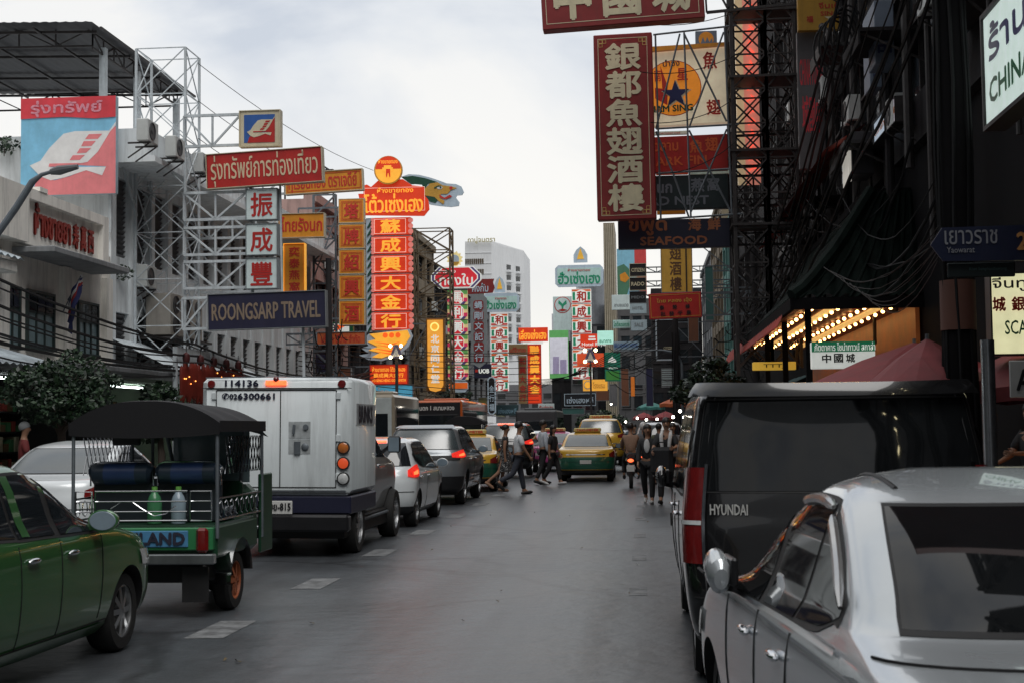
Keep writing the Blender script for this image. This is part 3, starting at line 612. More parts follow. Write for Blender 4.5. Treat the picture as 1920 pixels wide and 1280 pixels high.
s.shape([c5([(1445, 562), (1510, 602), (1575, 568), (1605, 592), (1525, 622), (1460, 605)]), c5(circ(1590, 487, 20, 10))], redt, 'mouth', o); s.shape([c5(circ(1455, 480, 34, 14, 20))], whitep, 'eye', o); s.shape([c5(circ(1466, 480, 12, 10)), c5([(1385, 475), (1440, 452), (1485, 462), (1430, 470), (1395, 492)])], greend, 'pupil', o)
s.off = .02; o = s.shape([[(768, 618), (774, 632), (766, 650), (745, 668), (715, 676), (690, 674), (672, 665), (690, 662), (676, 652), (690, 648), (682, 636), (690, 626)]], silv, 'tail_board', th=.05)
s.off = .1; s.shape([[(764, 620), (769, 632), (760, 646), (742, 662), (715, 671), (696, 669), (712, 661), (690, 656), (708, 650), (688, 640), (704, 636), (692, 626)]], lityel, 'flame', o)
s.shape([[(700 + a, 640 + 6 * i), (735 + a, 645 + 6 * i), (752, 640 + 5 * i), (735 + a, 648 + 6 * i)] for i, a in enumerate((0, 4, -3, 2))] + [circ(722 + 12 * i, 629, 5, 10) for i in range(3)], litorange, 'flame_line', o)
arm(s, -1, m=steelg, full=(690, 408, 775, 620))
for nm, lb, bx, Y, pm, texts, tm, fm in (
    ('company_sign', 'dull orange nameboard under the five panel column sign', (594, 623, 685, 645), 53, paint('dull_orange', 175, 85, 45), [('บริษัท ดีไทย จำกัด', 602, 627, 676, 642)], redb, greyb),
    ('goldsmith_sign', 'glowing orange red goldsmith sign under the dragon tail', (694, 684, 764, 719), 58.5, litred, [('ห้างขายทอง โต้วเซ่งเฮง', 698, 687, 760, 696), ('蘇成興大金行', 700, 699, 757, 707), ('TO SENG HENG GOLDSMITH', 697, 710, 761, 715)], lityel, redb),
    ('thai_blue_sign', 'light blue sign with white Thai lettering above the trucks', (688, 722, 774, 752), 64, paint('cyan_board', 90, 180, 215, 1, .25), [('ธงไทย', 694, 726, 728, 740)], whitep, greyb)):
    s = Sign(nm, lb, 'sign', *bx, Y); s.panel(pm, .2); s.frame(fm, 1.2); s.text(texts, tm, .02); arm(s, -1, m=steelg)
s = Sign('petrol_style_sign', 'green framed light box with orange swoosh over the orange nameboard', 'sign', 617, 604, 662, 624, 57)
s.panel(paint('green_box', 30, 105, 70), .3); s.shape([[(624, 607), (655, 607), (655, 623), (624, 623)]], litwhite, 'face'); s.shape([[(626, 609), (653, 609), (645, 613), (630, 621), (626, 621)]], litorange); arm(s, -1, m=steelg)
s = Sign('pillar_sign', 'glowing yellow rounded pillar sign with white Chinese characters', 'sign', 801, 598, 832, 733, 76)
s.panel(paint('pillar_brown', 110, 75, 30), .5, (799, 597, 834, 733), 'back'); s.off = .0; o = s.shape([[(802, 600), (831, 600), (831, 722), (826, 731), (816, 734), (806, 731), (802, 722)]], paint('pillar_yellow', 225, 155, 60, 1, .5), 'face', th=.12); s.off += .12
s.shape([circ(816, 613, 8.5, 20)], paint('pillar_pale', 250, 215, 120, 1, .8), par=o); s.shape([circ(816, 613, 6, 16)], lityel, par=o); s.text([(c, 809, 628 + 18.5 * i, 824, 643 + 18.5 * i) for i, c in enumerate('北京同仁堂')], litwhite, .03, o); arm(s, -1, m=steelg)
# octagonal gold shop sign and its striped column
s = Sign('octagon_column_sign', 'red octagon gold shop sign with purple striped corners over six striped character boxes', 'sign', 809, 470, 904, 735, 84); pur = paint('purple_paint', 70, 60, 110, 1.3, .15); lr = paint('octagon_red', 190, 40, 50, 1, .45)
s.panel(steelg, .3, (842, 540, 876, 712), 'back'); o = s.shape([octo(809, 500, 904, 541, 15)], litwhite, 'head_board', th=.15); s.off += .15
s.shape([octo(811, 501.5, 902, 539.5, 14)], pur, 'stripe', o); s.shape([octo(815, 501.5, 898, 539.5, 15)], litwhite, 'stripe', o); s.shape([octo(817, 502.5, 896, 538.5, 15)], lr, 'face', o); s.text([('ห้างทอง', 826, 505, 856, 512), ('ทองใบ', 826, 514, 888, 535)], litwhite, .02, o)
s.off = 0; o = s.shape([[(854 + (16 if k % 2 else 12) * cos(k * pi / 12), 486 + (16 if k % 2 else 12) * sin(k * pi / 12)) for k in range(24)]], paint('sun_cream', 235, 215, 150, 1, .3), 'sun_emblem', th=.06); s.off += .07; s.shape([circ(854, 486, 8.5)], silv, par=o); s.shape([circ(854, 489, 9, 16, a0=.2, a1=pi - .2)], tang, par=o)
gr_, pk_ = paint('stripe_green', 90, 150, 80, 1, .3), paint('stripe_magenta', 190, 45, 85, 1, .4)
for i, ch in enumerate('馬利興大金行'):
    y = 545 + 28 * i; o = s.panel(paint('pale_yellow', 215, 195, 140, 1, .3), .25, (839, y, 877, y + 26), 'character_panel', y0=-.04); s.off = .05
    s.shape([[(839, y), (877, y), (877, y + 7), (839, y + 7)]], gr_, 'stripe', o); s.shape([[(839, y + 14), (877, y + 14), (877, y + 21), (839, y + 21)]], pk_, 'stripe', o); s.shape([[(841, y + 21), (875, y + 21), (871, y + 26), (845, y + 26)]], pur, 'stripe', o)
    s.shape([octo(847, y, 870, y + 26, 6)], litwhite, 'stripe', o); s.shape([octo(848, y + 1, 869, y + 25, 5.5)], lr, 'face', o); s.text([(ch, 850, y + 3, 867, y + 23)], litwhite, .04, o)
s.off = 0; o = s.shape([octo(840, 712, 877, 735, 6)], silv, 'base_board', th=.1); s.off += .1; s.shape([[(841, 717), (876, 717), (876, 728), (841, 728)]], paint('amber_strip', 200, 90, 30, 1, .4), 'strip', o); arm(s, -1, m=steelg, full=(839, 545, 877, 700))
s = Sign('maroon_shop_sign', 'dark red shaped shop sign partly hidden behind the octagon sign', 'sign', 876, 522, 928, 552, 94)
s.shape([[(876, 552), (876, 535), (900, 524), (927, 524), (925, 530), (928, 540), (924, 550)]], maroon, 'board', th=.2); s.off += .21; s.text([('คังกั้ม', 886, 532, 916, 548)], silv, .02)
s = Sign('grey_column_sign', 'grey arched column sign with six maroon character plates', 'sign', 883, 555, 913, 686, 93)
s.shape([[(883, 560), (890, 552), (906, 552), (914, 560), (914, 678), (899, 690), (884, 680)]], greyb, 'board', th=.25); s.off += .26
s.shape([octo(889, 564 + 19.5 * i, 908, 582 + 19.5 * i, 3) for i in range(6)], maroon, 'plate'); s.text([(c, 891, 566 + 19.5 * i, 906, 580 + 19.5 * i) for i, c in enumerate('蟳剛文記大行')], silv, .02); arm(s, -1, m=steelg)
s = Sign('bank_box_sign', 'navy bank light box reading UOB', 'sign', 889, 682, 921, 708, 99); s.panel(navy, .3); s.text([('UOB', 898, 691, 917, 699)], litwhite, .05); s.shape([[(891, 692), (896, 692), (896, 697), (891, 697)]], redt); arm(s, -1, m=steelg)
greenL = paint('bright_green_letters', 35, 140, 105); palep = paint('pale_green_board', 175, 205, 200)
def hsh(name, label, hx, em, col, Y, side, rows, wide):
    s = Sign(name, label, 'sign', min(hx[0], col[0]), em[1], max(hx[2], col[2]), col[3], Y)
    o = s.shape([octo(*hx, 6)], silv, 'head_board', th=.2); s.off += .2; x0, y0, x1, y1 = hx; s.shape([[(x0 + 4, y0 + 6), (x1 - 4, y0 + 6), (x1 - 4, y1 - 5), (x0 + 4, y1 - 5)]], palep, 'face', o)
    s.text([('ฮั่วเซ่งเฮง', x0 + wide, y0 + 13, x1 - 6, y1 - 6)], greenL, .03, o); s.text([('ห้างขายทอง', x0 + 24, y0 + 7, x1 - 24, y0 + 12)], redt, .01, o)
    s.off = 0; ex, ey = (em[0] + em[2]) / 2, (em[1] + em[3]) / 2; r = (em[2] - em[0]) / 2; hgt = (em[3] - em[1]) / 2
    o = s.shape([[(ex - r, ey + hgt * .9), (ex - r, ey), (ex - r * .6, ey - hgt * .6), (ex, ey - hgt), (ex + r * .6, ey - hgt * .6), (ex + r, ey), (ex + r, ey + hgt * .9)]], silv, 'stupa_emblem', th=.08); s.off += .09
    s.shape([[(ex - r * .5, ey + hgt * .5), (ex - r * .3, ey - hgt * .1), (ex, ey - hgt * .8), (ex + r * .3, ey - hgt * .1), (ex + r * .5, ey + hgt * .5)]], paint('stupa_gold', 220, 165, 60, 1.2, .2), 'stupa', o)
    x0, y0, x1, y1 = col; n = len(rows); hh_ = (y1 - y0) / n; s.panel(steelg, .3, (x0 + 3, y0, x1 - 3, y1), 'back')
    for i, ch in enumerate(rows):
        y = y0 + hh_ * i; b_ = y + hh_ - 1.5; o = s.panel(litwhite if 1 else whitep, .25, (x0, y, x1, b_), 'character_panel', y0=-.05); s.off = .06; m_ = (x0 + x1) / 2
        s.shape([[(x0 + 1, y + 1), (x1 - 1, y + 1), (x1 - 1, y + 4.5), (x0 + 1, y + 4.5)]], paint('stripe_orange', 205, 95, 50, 1, .3), 'stripe', o); s.shape([[(x0 + 1, b_ - 4.5), (x1 - 1, b_ - 4.5), (x1 - 1, b_ - 1), (x0 + 1, b_ - 1)]], paint('stripe_red', 180, 55, 50, 1, .3), 'stripe', o)
        s.shape([[(x0 + 2, y + 6), (x0 + 7, y + 6), (x0 + 7, b_ - 6), (x0 + 2, b_ - 6)], [(x1 - 7, y + 6), (x1 - 2, y + 6), (x1 - 2, b_ - 6), (x1 - 7, b_ - 6)]], paint('stripe_teal', 30, 125, 90, 1, .3), 'stripe', o)
        s.shape([circ(m_, (y + b_) / 2, hh_ * .42, 20)], litwhite, 'disc', o); s.text([(ch, m_ - hh_ * .3, y + hh_ * .17, m_ + hh_ * .3, b_ - hh_ * .14)], redt, .035, o)
    return s
s = hsh('green_column_sign', 'smaller pale sign with green Thai letters over green striped boxes, left of the road', (906, 550, 975, 585), (928, 518, 948, 550), (920, 588, 953, 735), 106, -1, '和成興大金行', 4); arm(s, -1, m=steelg, full=(906, 590, 960, 730))
s = Sign('lit_red_signboard', 'bright red signboard with yellow Thai letters above the neon red column', 'sign', 972, 614, 1027, 640, 118); s.panel(litred, .3); s.text([('เลี่ยงเซ่งเฮง', 974, 618, 1024, 636)], lityel, .03); s.shape([[(980, 641), (1018, 641), (1018, 645), (980, 645)]], litwhite, 'lamp')
s = Sign('lit_red_column', 'glowing red column sign with yellow characters under the bright red signboard', 'sign', 989, 645, 1015, 756, 119); s.panel(litred, .3)
s.text([(c, 994, 648 + 18.3 * i, 1011, 664 + 18.3 * i) for i, c in enumerate('聯成興大金')], lityel, .05); s.line([(989, 646 + 18.3 * i, 1015, 664 + 18.3 * i) for i in range(6)], maroon, 1); s.shape([[(983, 668), (987, 668), (987, 692), (983, 692)]], litwhite, 'lamp')
s = Sign('tan_shop_sign', 'weathered tan shop sign with red lettering left of the red neon column', 'sign', 953, 645, 989, 664, 112); s.panel(paint('weathered_tan', 130, 105, 70), .2); s.text([('แต้จิ๋วทอง', 956, 650, 986, 660)], redb, .02)
s = Sign('tan_column_sign', 'weathered tan column sign with faded red characters left of the red neon column', 'sign', 972, 666, 988, 756, 113); s.panel(paint('weathered_tan', 130, 105, 70), .2); s.text([(c, 974, 670 + 17 * i, 986, 683 + 17 * i) for i, c in enumerate('和興大金行')], redb, .02)
s = Sign('dark_column_sign', 'dark outlined column sign with pale characters above the traffic', 'sign', 915, 706, 930, 776, 92); s.shape([octo(915, 706, 930, 776, 4)], silv, 'board', th=.2); s.off += .2; s.shape([octo(917, 708, 928, 774, 3.5)], blackb, 'face'); s.text([(c, 918, 722 + 17 * i, 927, 735 + 17 * i) for i, c in enumerate('金行福')], silv, .02)
# plain lattice behind the signs and a rooftop frame
t = thing('rooftop_lattice', 'dark rusty lattice frame standing on the sooty roof behind the yellow signboard', 'frame', (-14.6, 62, 11.2)); mb = MB(); truss(mb, (-1.2, 0, 0), (-1.2, 0, 2.0), (2.2, 0, 0), 4, .07); truss(mb, (-1.2, 0, 2.0), (.2, 0, 2.4), (0, 0, -.6), 3, .07); mb.bar((.2, 0, 2.4), (2, 0, 1.2), .08); mb.build('frame', steeld, t, smooth=0)
t = thing('sign_scaffold', 'rusty brown scaffold tower beside the yellow pillar sign', 'scaffold', (-13.0, 82, 0)); mb = MB(); tower(mb, -.1, 2.0, -.7, .7, 3.0, 13.2, 8, .09, .06); mb.build('frame', mat('rust_brown_steel', (.13, .09, .05), .7, var=.4), t, smooth=0)
t = thing('sign_tower', 'grey steel post frame behind the five panel column sign', 'scaffold', (-13.3, 55.6, 0)); mb = MB(); truss(mb, (1.2, 0, 3), (1.2, 0, 11), (-.9, 0, 0), 9, .09, .06); mb.build('frame', steelg, t, smooth=0)
# hanging street lanterns: triangular frames with four bulbs
for i, (px, py, Y, lb) in enumerate(((743, 660, 52, 'triangular street lantern with four glowing bulbs in front of the dragon tail'), (1107, 668, 80, 'triangular street lantern with four glowing bulbs in front of the hotel sign'))):
    p = PY(px, py, Y); t = thing('street_lantern', lb, 'lantern', p, 0, 'triangular street lanterns'); k = dep(p) / F; z = lambda a, b: (a * k, b * k)
    MB().prism([z(-13, -11), z(13, -11), z(3, 14), z(-3, 14)], -.05, .05).build('frame', mat('lantern_blue', (.05, .05, .12), .5), t, smooth=0); MB().prism([z(-7, -8), z(7, -8), z(0, 9)], -.07, -.05).build('crest', mat('lantern_silver', (.4, .42, .45), .4), t, smooth=0)
    for sx in (-10, 10):
        for sz in (-9.5, 11.5): MB().ball((sx * k, -.12, sz * k), 3.1 * k, 8).build('bulb', emi('lantern_bulb', (1, .75, .4), 9, var=.02), t)
    MB().bar((0, .05, -9 * k), (0, .05, -p.z), .1).bar((-12 * k, .02, 11.5 * k), (12 * k, .02, 11.5 * k), .05).build('pole', steeld, t, smooth=0)
# ------------------------------------------------------------------ signs, right side of the street
s = Sign('china_signboard', 'huge maroon horizontal signboard with ivory characters cut by the top of the picture', 'sign', 1014, -62, 1318, 46, 37)
s.root.rotation_euler = (0, R(-2.4), 0); s.panel(maroon, .45, c=.02); s.line([(1022, -54, 1308, 36)], ivory, 1.2); s.text([(c, 1040 + 92 * i, -54, 1106 + 92 * i, 29) for i, c in enumerate('中國城')], ivory, .035)
mb = MB(); truss(mb, (2.2, .3, -.55), (4.5, .3, -.5), (0, 0, 1.3), 4, .07, .05); mb.build('support_arm', steeld, s.root, smooth=0)
s = Sign('restaurant_column_sign', 'tall maroon vertical signboard with six ivory characters and a gold line border', 'sign', 1116, 61, 1226, 413, 40)
s.root.rotation_euler = (0, R(-.4), R(-3)); s.panel(maroon, .35, c=.02); s.line([(1124, 69, 1217, 405)], ivory, 1)
s.line([(1124 + a, 69 + b, 1124 + a + 7, 69 + b + 7) for a, b in ((2, 2), (84, 2), (2, 327), (84, 327), (9, 2), (77, 2), (2, 9), (84, 9), (9, 327), (77, 327), (2, 320), (84, 320))], paint('old_gold', 190, 160, 95), .8, 'corner_fret')
s.text([(c, 1138, 80 + 53.5 * i, 1203, 129 + 53.5 * i) for i, c in enumerate('銀都魚翅酒樓')], ivory, .035); s.text([('ไทยเครื่องหมายการค้า', 1152, 71, 1186, 74)], redt, 0)
t = thing('sign_truss', 'grey tubular truss joining the tall maroon board to the scaffold', 'truss', PY(1300, 235, 40.1)); k = 40.1 / F * 1.0
mb = MB(); X = lambda px: (px - 1300) * k; Z = lambda py: (235 - py) * k
for a, b in (((1228, 60), (1385, 48)), ((1230, 240), (1385, 236)), ((1232, 412), (1388, 405)), ((1232, 60), (1236, 412)), ((1286, 58), (1292, 408)), ((1362, 50), (1368, 404)), ((1278, 60), (1230, 240)), ((1286, 60), (1362, 230)), ((1360, 60), (1292, 240)), ((1230, 245), (1262, 330)), ((1262, 330), (1288, 408)), ((1292, 245), (1366, 400)), ((1362, 245), (1292, 400)), ((1232, 325), (1366, 320))): mb.tube([(X(a[0]), 0, Z(a[1])), (X(b[0]), 0, Z(b[1]))], .028, 6)
mb.build('frame', steelg, t)
star = lambda cx, cy, r, q: [(cx + (r if i % 2 == 0 else q) * sin(i * pi / 5), cy - (r if i % 2 == 0 else q) * cos(i * pi / 5)) for i in range(10)]
s = Sign('star_signboard', 'cream signboard with an orange disc and dark blue star behind the truss', 'sign', 1222, 88, 1363, 234, 41.5)
s.root.rotation_euler = (0, R(-1.5), 0); s.panel(paint('cream_lit', 225, 210, 180, 1.1, .22), .3); s.shape([circ(1262, 164, 53)], redt); s.shape([circ(1262, 164, 51.5)], paint('disc_orange', 215, 130, 40, 1, .35)); s.shape([[(1240, 120), (1252, 160), (1250, 196), (1228, 182), (1228, 162), (1242, 164)]], redt, 'shark'); s.shape([star(1268, 178, 30, 12)], ivory, 'star'); s.shape([star(1266, 176, 27, 11)], paint('star_blue', 38, 45, 85), 'star')
s.text([('魚', 1320, 100, 1345, 132), ('翅', 1323, 191, 1348, 219), ('星', 1271, 128, 1290, 150), ('南', 1228, 128, 1240, 150)], redt, .03); s.text([('น่ำซิง', 1245, 110, 1276, 123)], navy, .02); s.text([('NAM SING', 1216, 197, 1297, 209)], greend, .04); s.shape([[(1222, 86), (1363, 86), (1363, 92), (1222, 95)]], gold, 'awning', th=.15)
s = Sign('shark_board', 'dull red signboard with orange letters under the star board', 'sign', 1226, 254, 1364, 321, 41.6); s.root.rotation_euler = (0, R(-1), 0); s.panel(redb, .3); s.text([('หูฉลาม', 1213, 266, 1272, 288), ('魚', 1294, 262, 1318, 287), ('翅', 1323, 260, 1346, 285), ('SHARK FIN', 1200, 293, 1324, 309)], paint('dull_orange_letters', 200, 90, 45), .03); arm(s, 1, m=steeld)
s = Sign('bird_nest_board', 'dark green signboard with grey letters between the red and navy boards', 'sign', 1228, 328, 1366, 392, 41.7); s.panel(paint('deep_green_board', 32, 44, 46), .3); s.text([('รังนก', 1206, 338, 1260, 361), ('燕', 1296, 335, 1320, 360), ('窩', 1326, 334, 1348, 359), ('BIRD NEST', 1198, 368, 1328, 384)], paint('slate_letters', 105, 110, 118), .03); arm(s, 1, m=steeld)
s = Sign('seafood_board', 'navy signboard reading SEAFOOD in copper letters', 'sign', 1159, 411, 1368, 465, 41.2); s.panel(paint('seafood_navy', 32, 34, 52), .3); s.text([('ขพูด', 1180, 413, 1250, 440), ('海', 1291, 411, 1314, 433), ('鮮', 1327, 411, 1350, 433), ('SEAFOOD', 1201, 444, 1325, 459)], paint('copper_letters', 150, 92, 62), .035); arm(s, 1, m=steeld)
s = Sign('emblem_board', 'small grey square board with a gold fan emblem above the star board', 'sign', 1304, 58, 1344, 86, 44.5); s.panel(paint('slate_board', 95, 105, 120), .15); s.shape([circ(1324, 74, 14, 20)], gold); s.shape([[(1313, 84), (1318, 70), (1322, 80), (1326, 70), (1330, 80), (1335, 72), (1336, 84)]], paint('slate_board', 95, 105, 120))
for nm, lb, bx, Y, pm, tx, tm in (('strip_board', 'thin white strip board with small letters above the dull red board', (1226, 246, 1290, 253), 43, whiteb, [('Jusrisearoad', 1234, 248, 1275, 252)], redt), ('orange_strip', 'thin orange strip board between the red and dark green boards', (1230, 320, 1290, 328), 44, paint('strip_orange', 205, 80, 50), [], redt), ('teal_strip', 'thin teal strip board with green leaves between the red and dark green boards', (1293, 317, 1385, 327), 44.2, palep, [], redt), ('yellow_strip', 'thin yellow strip board right above the navy seafood board', (1232, 394, 1285, 402), 44, gold, [], redt)):
    s = Sign(nm, lb, 'sign', *bx, Y); s.panel(pm, .1); tx and s.text(tx, tm, .01)
# scaffold tower in front of the restaurant block
t = thing('scaffold_tower', 'tall dark steel scaffold tower bracing the signboards on the right', 'scaffold', (PY(1383, 600, 40).x, 40.5, 0)); mb = MB()
for i, (a, b) in enumerate(((0, .95), (.95, 1.75))): tower(mb, a, b, -.4, .8, 3.2, 17, 14, .08, .045)
mb.bar((0, -.4, 17), (0, -.4, 3), .1)
mb.build('frame', steeld, t, smooth=0); mb = MB()
for z in (7.2, 9.3, 11.4, 13.3): MB().box(-.1, 1.85, -.5, .9, z, z + .07).build('walkway', steeld, t, smooth=0)
t = thing('neon_strip_sign', 'tall glowing pink and red neon strip sign behind the scaffold tower', 'sign', PY(1403, 175, 42)); k = 42 / F
MB().box(-22 * k, -8 * k, 0, .2, -172 * k, 185 * k).build('cream_board', paint('neon_cream', 215, 190, 150, 1, .3), t, smooth=0); MB().box(-8 * k, 20 * k, 0, .2, -172 * k, 185 * k).build('panel', paint('neon_pink', 235, 150, 130, 1, .3), t, smooth=0)
mb = MB()
for i in range(15): z = (-150 + 22 * i) * k; mb.tube([(-5 * k + (i % 3) * 3 * k, -.08, z), (6 * k, -.1, z + 7 * k), (14 * k - (i % 2) * 5 * k, -.08, z + 3 * k), (4 * k, -.08, z + 14 * k)], .02, 6)
mb.build('neon_tube', emi('neon_red', (1, .10, .06), .9, var=.2), t)
s = Sign('town_board', 'tall dull grey board with faded red CHINA TOWN writing right of the scaffold', 'sign', 1497, 58, 1546, 318, 39); s.panel(paint('dull_grey_board', 92, 90, 92, 1.1), .2); s.text([('CHINA TOWN', 1501, 110, 1543, 160), ('城國中', 1504, 180, 1540, 250)], paint('faded_red', 112, 72, 72), .02)
s = Sign('yellow_top_board', 'yellow board with a crest cut by the top of the picture', 'sign', 1496, -45, 1606, 57, 38.6); s.panel(paint('mustard_board', 165, 125, 45), .2); s.text([('จีนเตีย', 1535, 5, 1585, 16), ('SINCE', 1538, 22, 1580, 30), ('福', 1512, 30, 1524, 42)], redb, .02); s.shape([[(1545, 32), (1570, 32), (1558, 40)]], ivory)
for i, (x0, x1, y0, y1, Y, lb) in enumerate(((1640, 1676, 0, 120, 28, 'tall unlit grey hanging light box high on the right, beside loops of cable'), (1630, 1652, 20, 165, 30, 'narrow unlit grey hanging light box behind the taller one'))):
    s = Sign('hanging_light_box', lb, 'sign', x0, y0, x1, y1, Y, group='unlit grey hanging light boxes'); s.panel(paint('dull_light_box', 105, 115, 130), .8); s.text([('中', x0 + 6, y1 - 40, x1 - 6, y1 - 12)], paint('navy_letters', 45, 55, 90), .03)
def facade_sign(name, label, px0, px1, zt, zb, x, pm, texts, tm, rows, group=None, th=.25, fm=None):
    a, b = PX(px0, 500, x), PX(px1, 500, x); s = Sign(name, label, 'sign', 0, 0, 100, 100, loc=(x, (a.y + b.y) / 2, (zt + zb) / 2), w=a.y - b.y, h=zt - zb, rz=-pi / 2, group=group); s.panel(pm, th); s.st = .006
    for tx, r, m in zip(texts, rows, tm): s.text([(tx, *r)], m, .03)
    s.frame(fm or steeld, 1.2); return s
def zat(px, py, x): return PX(px, py, x).z
lw = emi('light_box_face', (.50, .60, .56), .62, var=.1)
s = facade_sign('town_light_box', 'large white light box reading CHINA TOWN at the right edge', 1858, 2080, zat(1862, 15, 4.3), zat(1868, 222, 4.3), 4.3, lw, ['ร้านไชน่า', 'CHINA TOWN'], [paint('purple_letters', 60, 60, 110), paint('green_letters', 30, 110, 70)], [(6, 12, 96, 45), (6, 63, 96, 84)])
MB().bar((-1.4, .2, s.q(0, 100)[1]), (-1.4, 1.3, s.q(0, 100)[1]), .08).bar((1.4, .2, s.q(0, 0)[1]), (1.4, 1.3, s.q(0, 0)[1]), .08).build('support_arm', steeld, s.root, smooth=0)
facade_sign('orange_light_box', 'small white light box with orange writing, the farther of two on the dark wall', 1646, 1668, zat(1650, 218, 4.9), zat(1650, 258, 4.9), 4.9, paint('pale_lit_box', 190, 205, 220, 1, .3), ['สกาล่า'], [paint('orange_letters', 220, 130, 70)], [(10, 30, 90, 70)], 'two white light boxes on the dark wall')
facade_sign('plain_light_box', 'small pinkish white light box, the nearer of two on the dark wall', 1672, 1688, zat(1676, 185, 4.9), zat(1676, 232, 4.9), 4.9, paint('pinkish_lit_box', 205, 195, 205, 1, .3), ['中國城'], [paint('orange_letters', 220, 130, 70)], [(10, 35, 90, 62)], 'two white light boxes on the dark wall')
s = Sign('boxy_wall_lamp_sign', 'grey box sign jutting from the dark wall with a pale lit side', 'sign', 1597, 246, 1638, 326, 31); s.panel(paint('grey_box_side', 70, 68, 72, 1.1), 1.0); a, b = s.q(1597, 326); d, e_ = s.q(1597, 254)
MB().box(a - .06, a - .01, .02, .98, b - .15, e_ - .1).build('lit_face', paint('pale_lit_face', 205, 200, 190, 1, .4), s.root, smooth=0)
# pagoda eave, red valance and the lit terrace of the restaurant
tile = mat('dark_green_tiles', (.007, .013, .011), .7, var=.5, sc=3, bump=.3, ior=1.2)
t = thing('pagoda_eave', 'dark green tiled pagoda eave projecting from the restaurant block', 'roof', (0, 0, 0)); EZ = 4.08; EX = 2.95; EY0, EY1 = 28.3, 42.0
prof = lambda v: (EX + 1.75 * v, EZ + 2.2 * v ** 1.3 + .035 * ((v * 10) % 1))           # eave edge to ridge, concave
def eave(u, v): x, z = prof(v); y = EY0 + .95 * v + (EY1 - EY0 - .95 * v) * u; return (x, y, z + .10 * abs(sin(y * 9)))
MB().grid(eave, 180, 30).build('tiles', tile, t, smooth=60)
def hip(u, v): x, z = prof(v); X = x + (FR - x) * u; return (X, EY0 + .95 * v, z + .10 * abs(sin(X * 9)))
MB().grid(hip, 60, 30).build('tiles', tile, t, smooth=60)
mb = MB()
for i in range(8): mb.tube([(prof(k / 8)[0] + (FR - prof(k / 8)[0]) * (i + .5) / 8, EY0 - .02 + .95 * k / 8, prof(k / 8)[1] + .02) for k in range(9)], .035, 6)
for i in range(36): mb.tube([(prof(k / 8)[0], EY0 + 1 + .36 * i, prof(k / 8)[1] + .02) for k in range(9)], .035, 6)
mb.build('tile_rib', tile, t); MB().tube([(prof(k / 8)[0], EY0 + .95 * k / 8, prof(k / 8)[1] + .08) for k in range(9)], .13, 8).build('ridge', tile, t)
MB().box(EX - .03, EX + .05, EY0, EY1, EZ - .2, EZ + .03).box(EX + .05, FR, EY0 - .03, EY0 + .05, EZ - .2, EZ + .03).build('fascia', dark, t, smooth=0); MB().box(4.6, FR, EY0 + 1.0, EY1, 6.25, 6.4).build('cap', dark, t, smooth=0)
t = thing('red_valance', 'dark red ribbed awning strip along the pagoda eave', 'awning', (EX + .12, 36, 3.75)); MB().grid(lambda u, v: (-.25 * v - .03 * sin(u * 300), -6 + 20 * u, .42 - .5 * v), 220, 2).build('cloth', mat('red_valance_cloth', (.35, .03, .015), .7, var=.4, sc=1.2), t, smooth=60)
t = thing('upper_red_awning', 'dim red awning strip high above the pagoda eave', 'awning', (4.9, 40, 7.6)); MB().grid(lambda u, v: (-.9 * v, -9 + 18 * u, .5 - .55 * v), 40, 2).build('cloth', mat('red_valance_cloth', (.35, .03, .015), .7), t, smooth=60)
t = thing('terrace', 'restaurant entrance with warm bulb lit ceiling seen under the eave', 'terrace', (0, 0, 0)); amber = emi('amber_wall_glow', (.22, .06, .015), .18, .5, .5, 2)  # terrace wall emits faintly: bulb light put into its material
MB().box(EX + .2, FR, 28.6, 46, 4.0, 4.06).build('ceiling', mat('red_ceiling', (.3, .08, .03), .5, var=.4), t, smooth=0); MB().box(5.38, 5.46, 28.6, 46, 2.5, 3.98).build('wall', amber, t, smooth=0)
for y in (28.7, 33.4, 38.1): MB().box(EX + .3, EX + .42, y, y + .12, .15, 4.0).build('column', dark, t, smooth=0)
for k in range(2): MB().box(3.75 + k * .95, 3.95 + k * .95, 29, 44, 3.955, 3.99).build('light_panel', emi('ceiling_panel', (1, .5, .15), .6, var=.3), t, smooth=0)
b0 = MB().ball((0, 0, 0), .04, 6).build('bulb', warm_l, t); n = 0
for i in range(4):
    for j in range(16):
        c = b0 if n == 0 else dup(b0, par=t); c.location = (3.4 + i * .52, 28.9 + j * .95, 3.93); n += 1
s = Sign('terrace_nameboard', 'lit green and white nameboard with white Thai letters below the terrace', 'sign', 1523, 640, 1640, 690, 27.0); s.panel(litwhite, .25); s.shape([[(1523, 640), (1640, 640), (1640, 659), (1523, 659)]], paint('nameboard_green', 25, 110, 75, 1, .3), 'header'); s.text([('ภัตตาคาร ไชน่าทาวน์ สกาล่า', 1528, 642, 1640, 657)], litwhite, .02); s.text([(c, 1542 + 22 * i, 663, 1558 + 22 * i, 679) for i, c in enumerate('中國城')], blackb, .03)
s = Sign('hotpot_board', 'long yellow lit shop board just above the black van', 'sign', 1412, 678, 1492, 693, 34); s.panel(paint('yellow_strip_lit', 200, 160, 60, 1, .4), .2); s.text([('TTTJ', 1432, 682, 1470, 690)], blackb, .02)
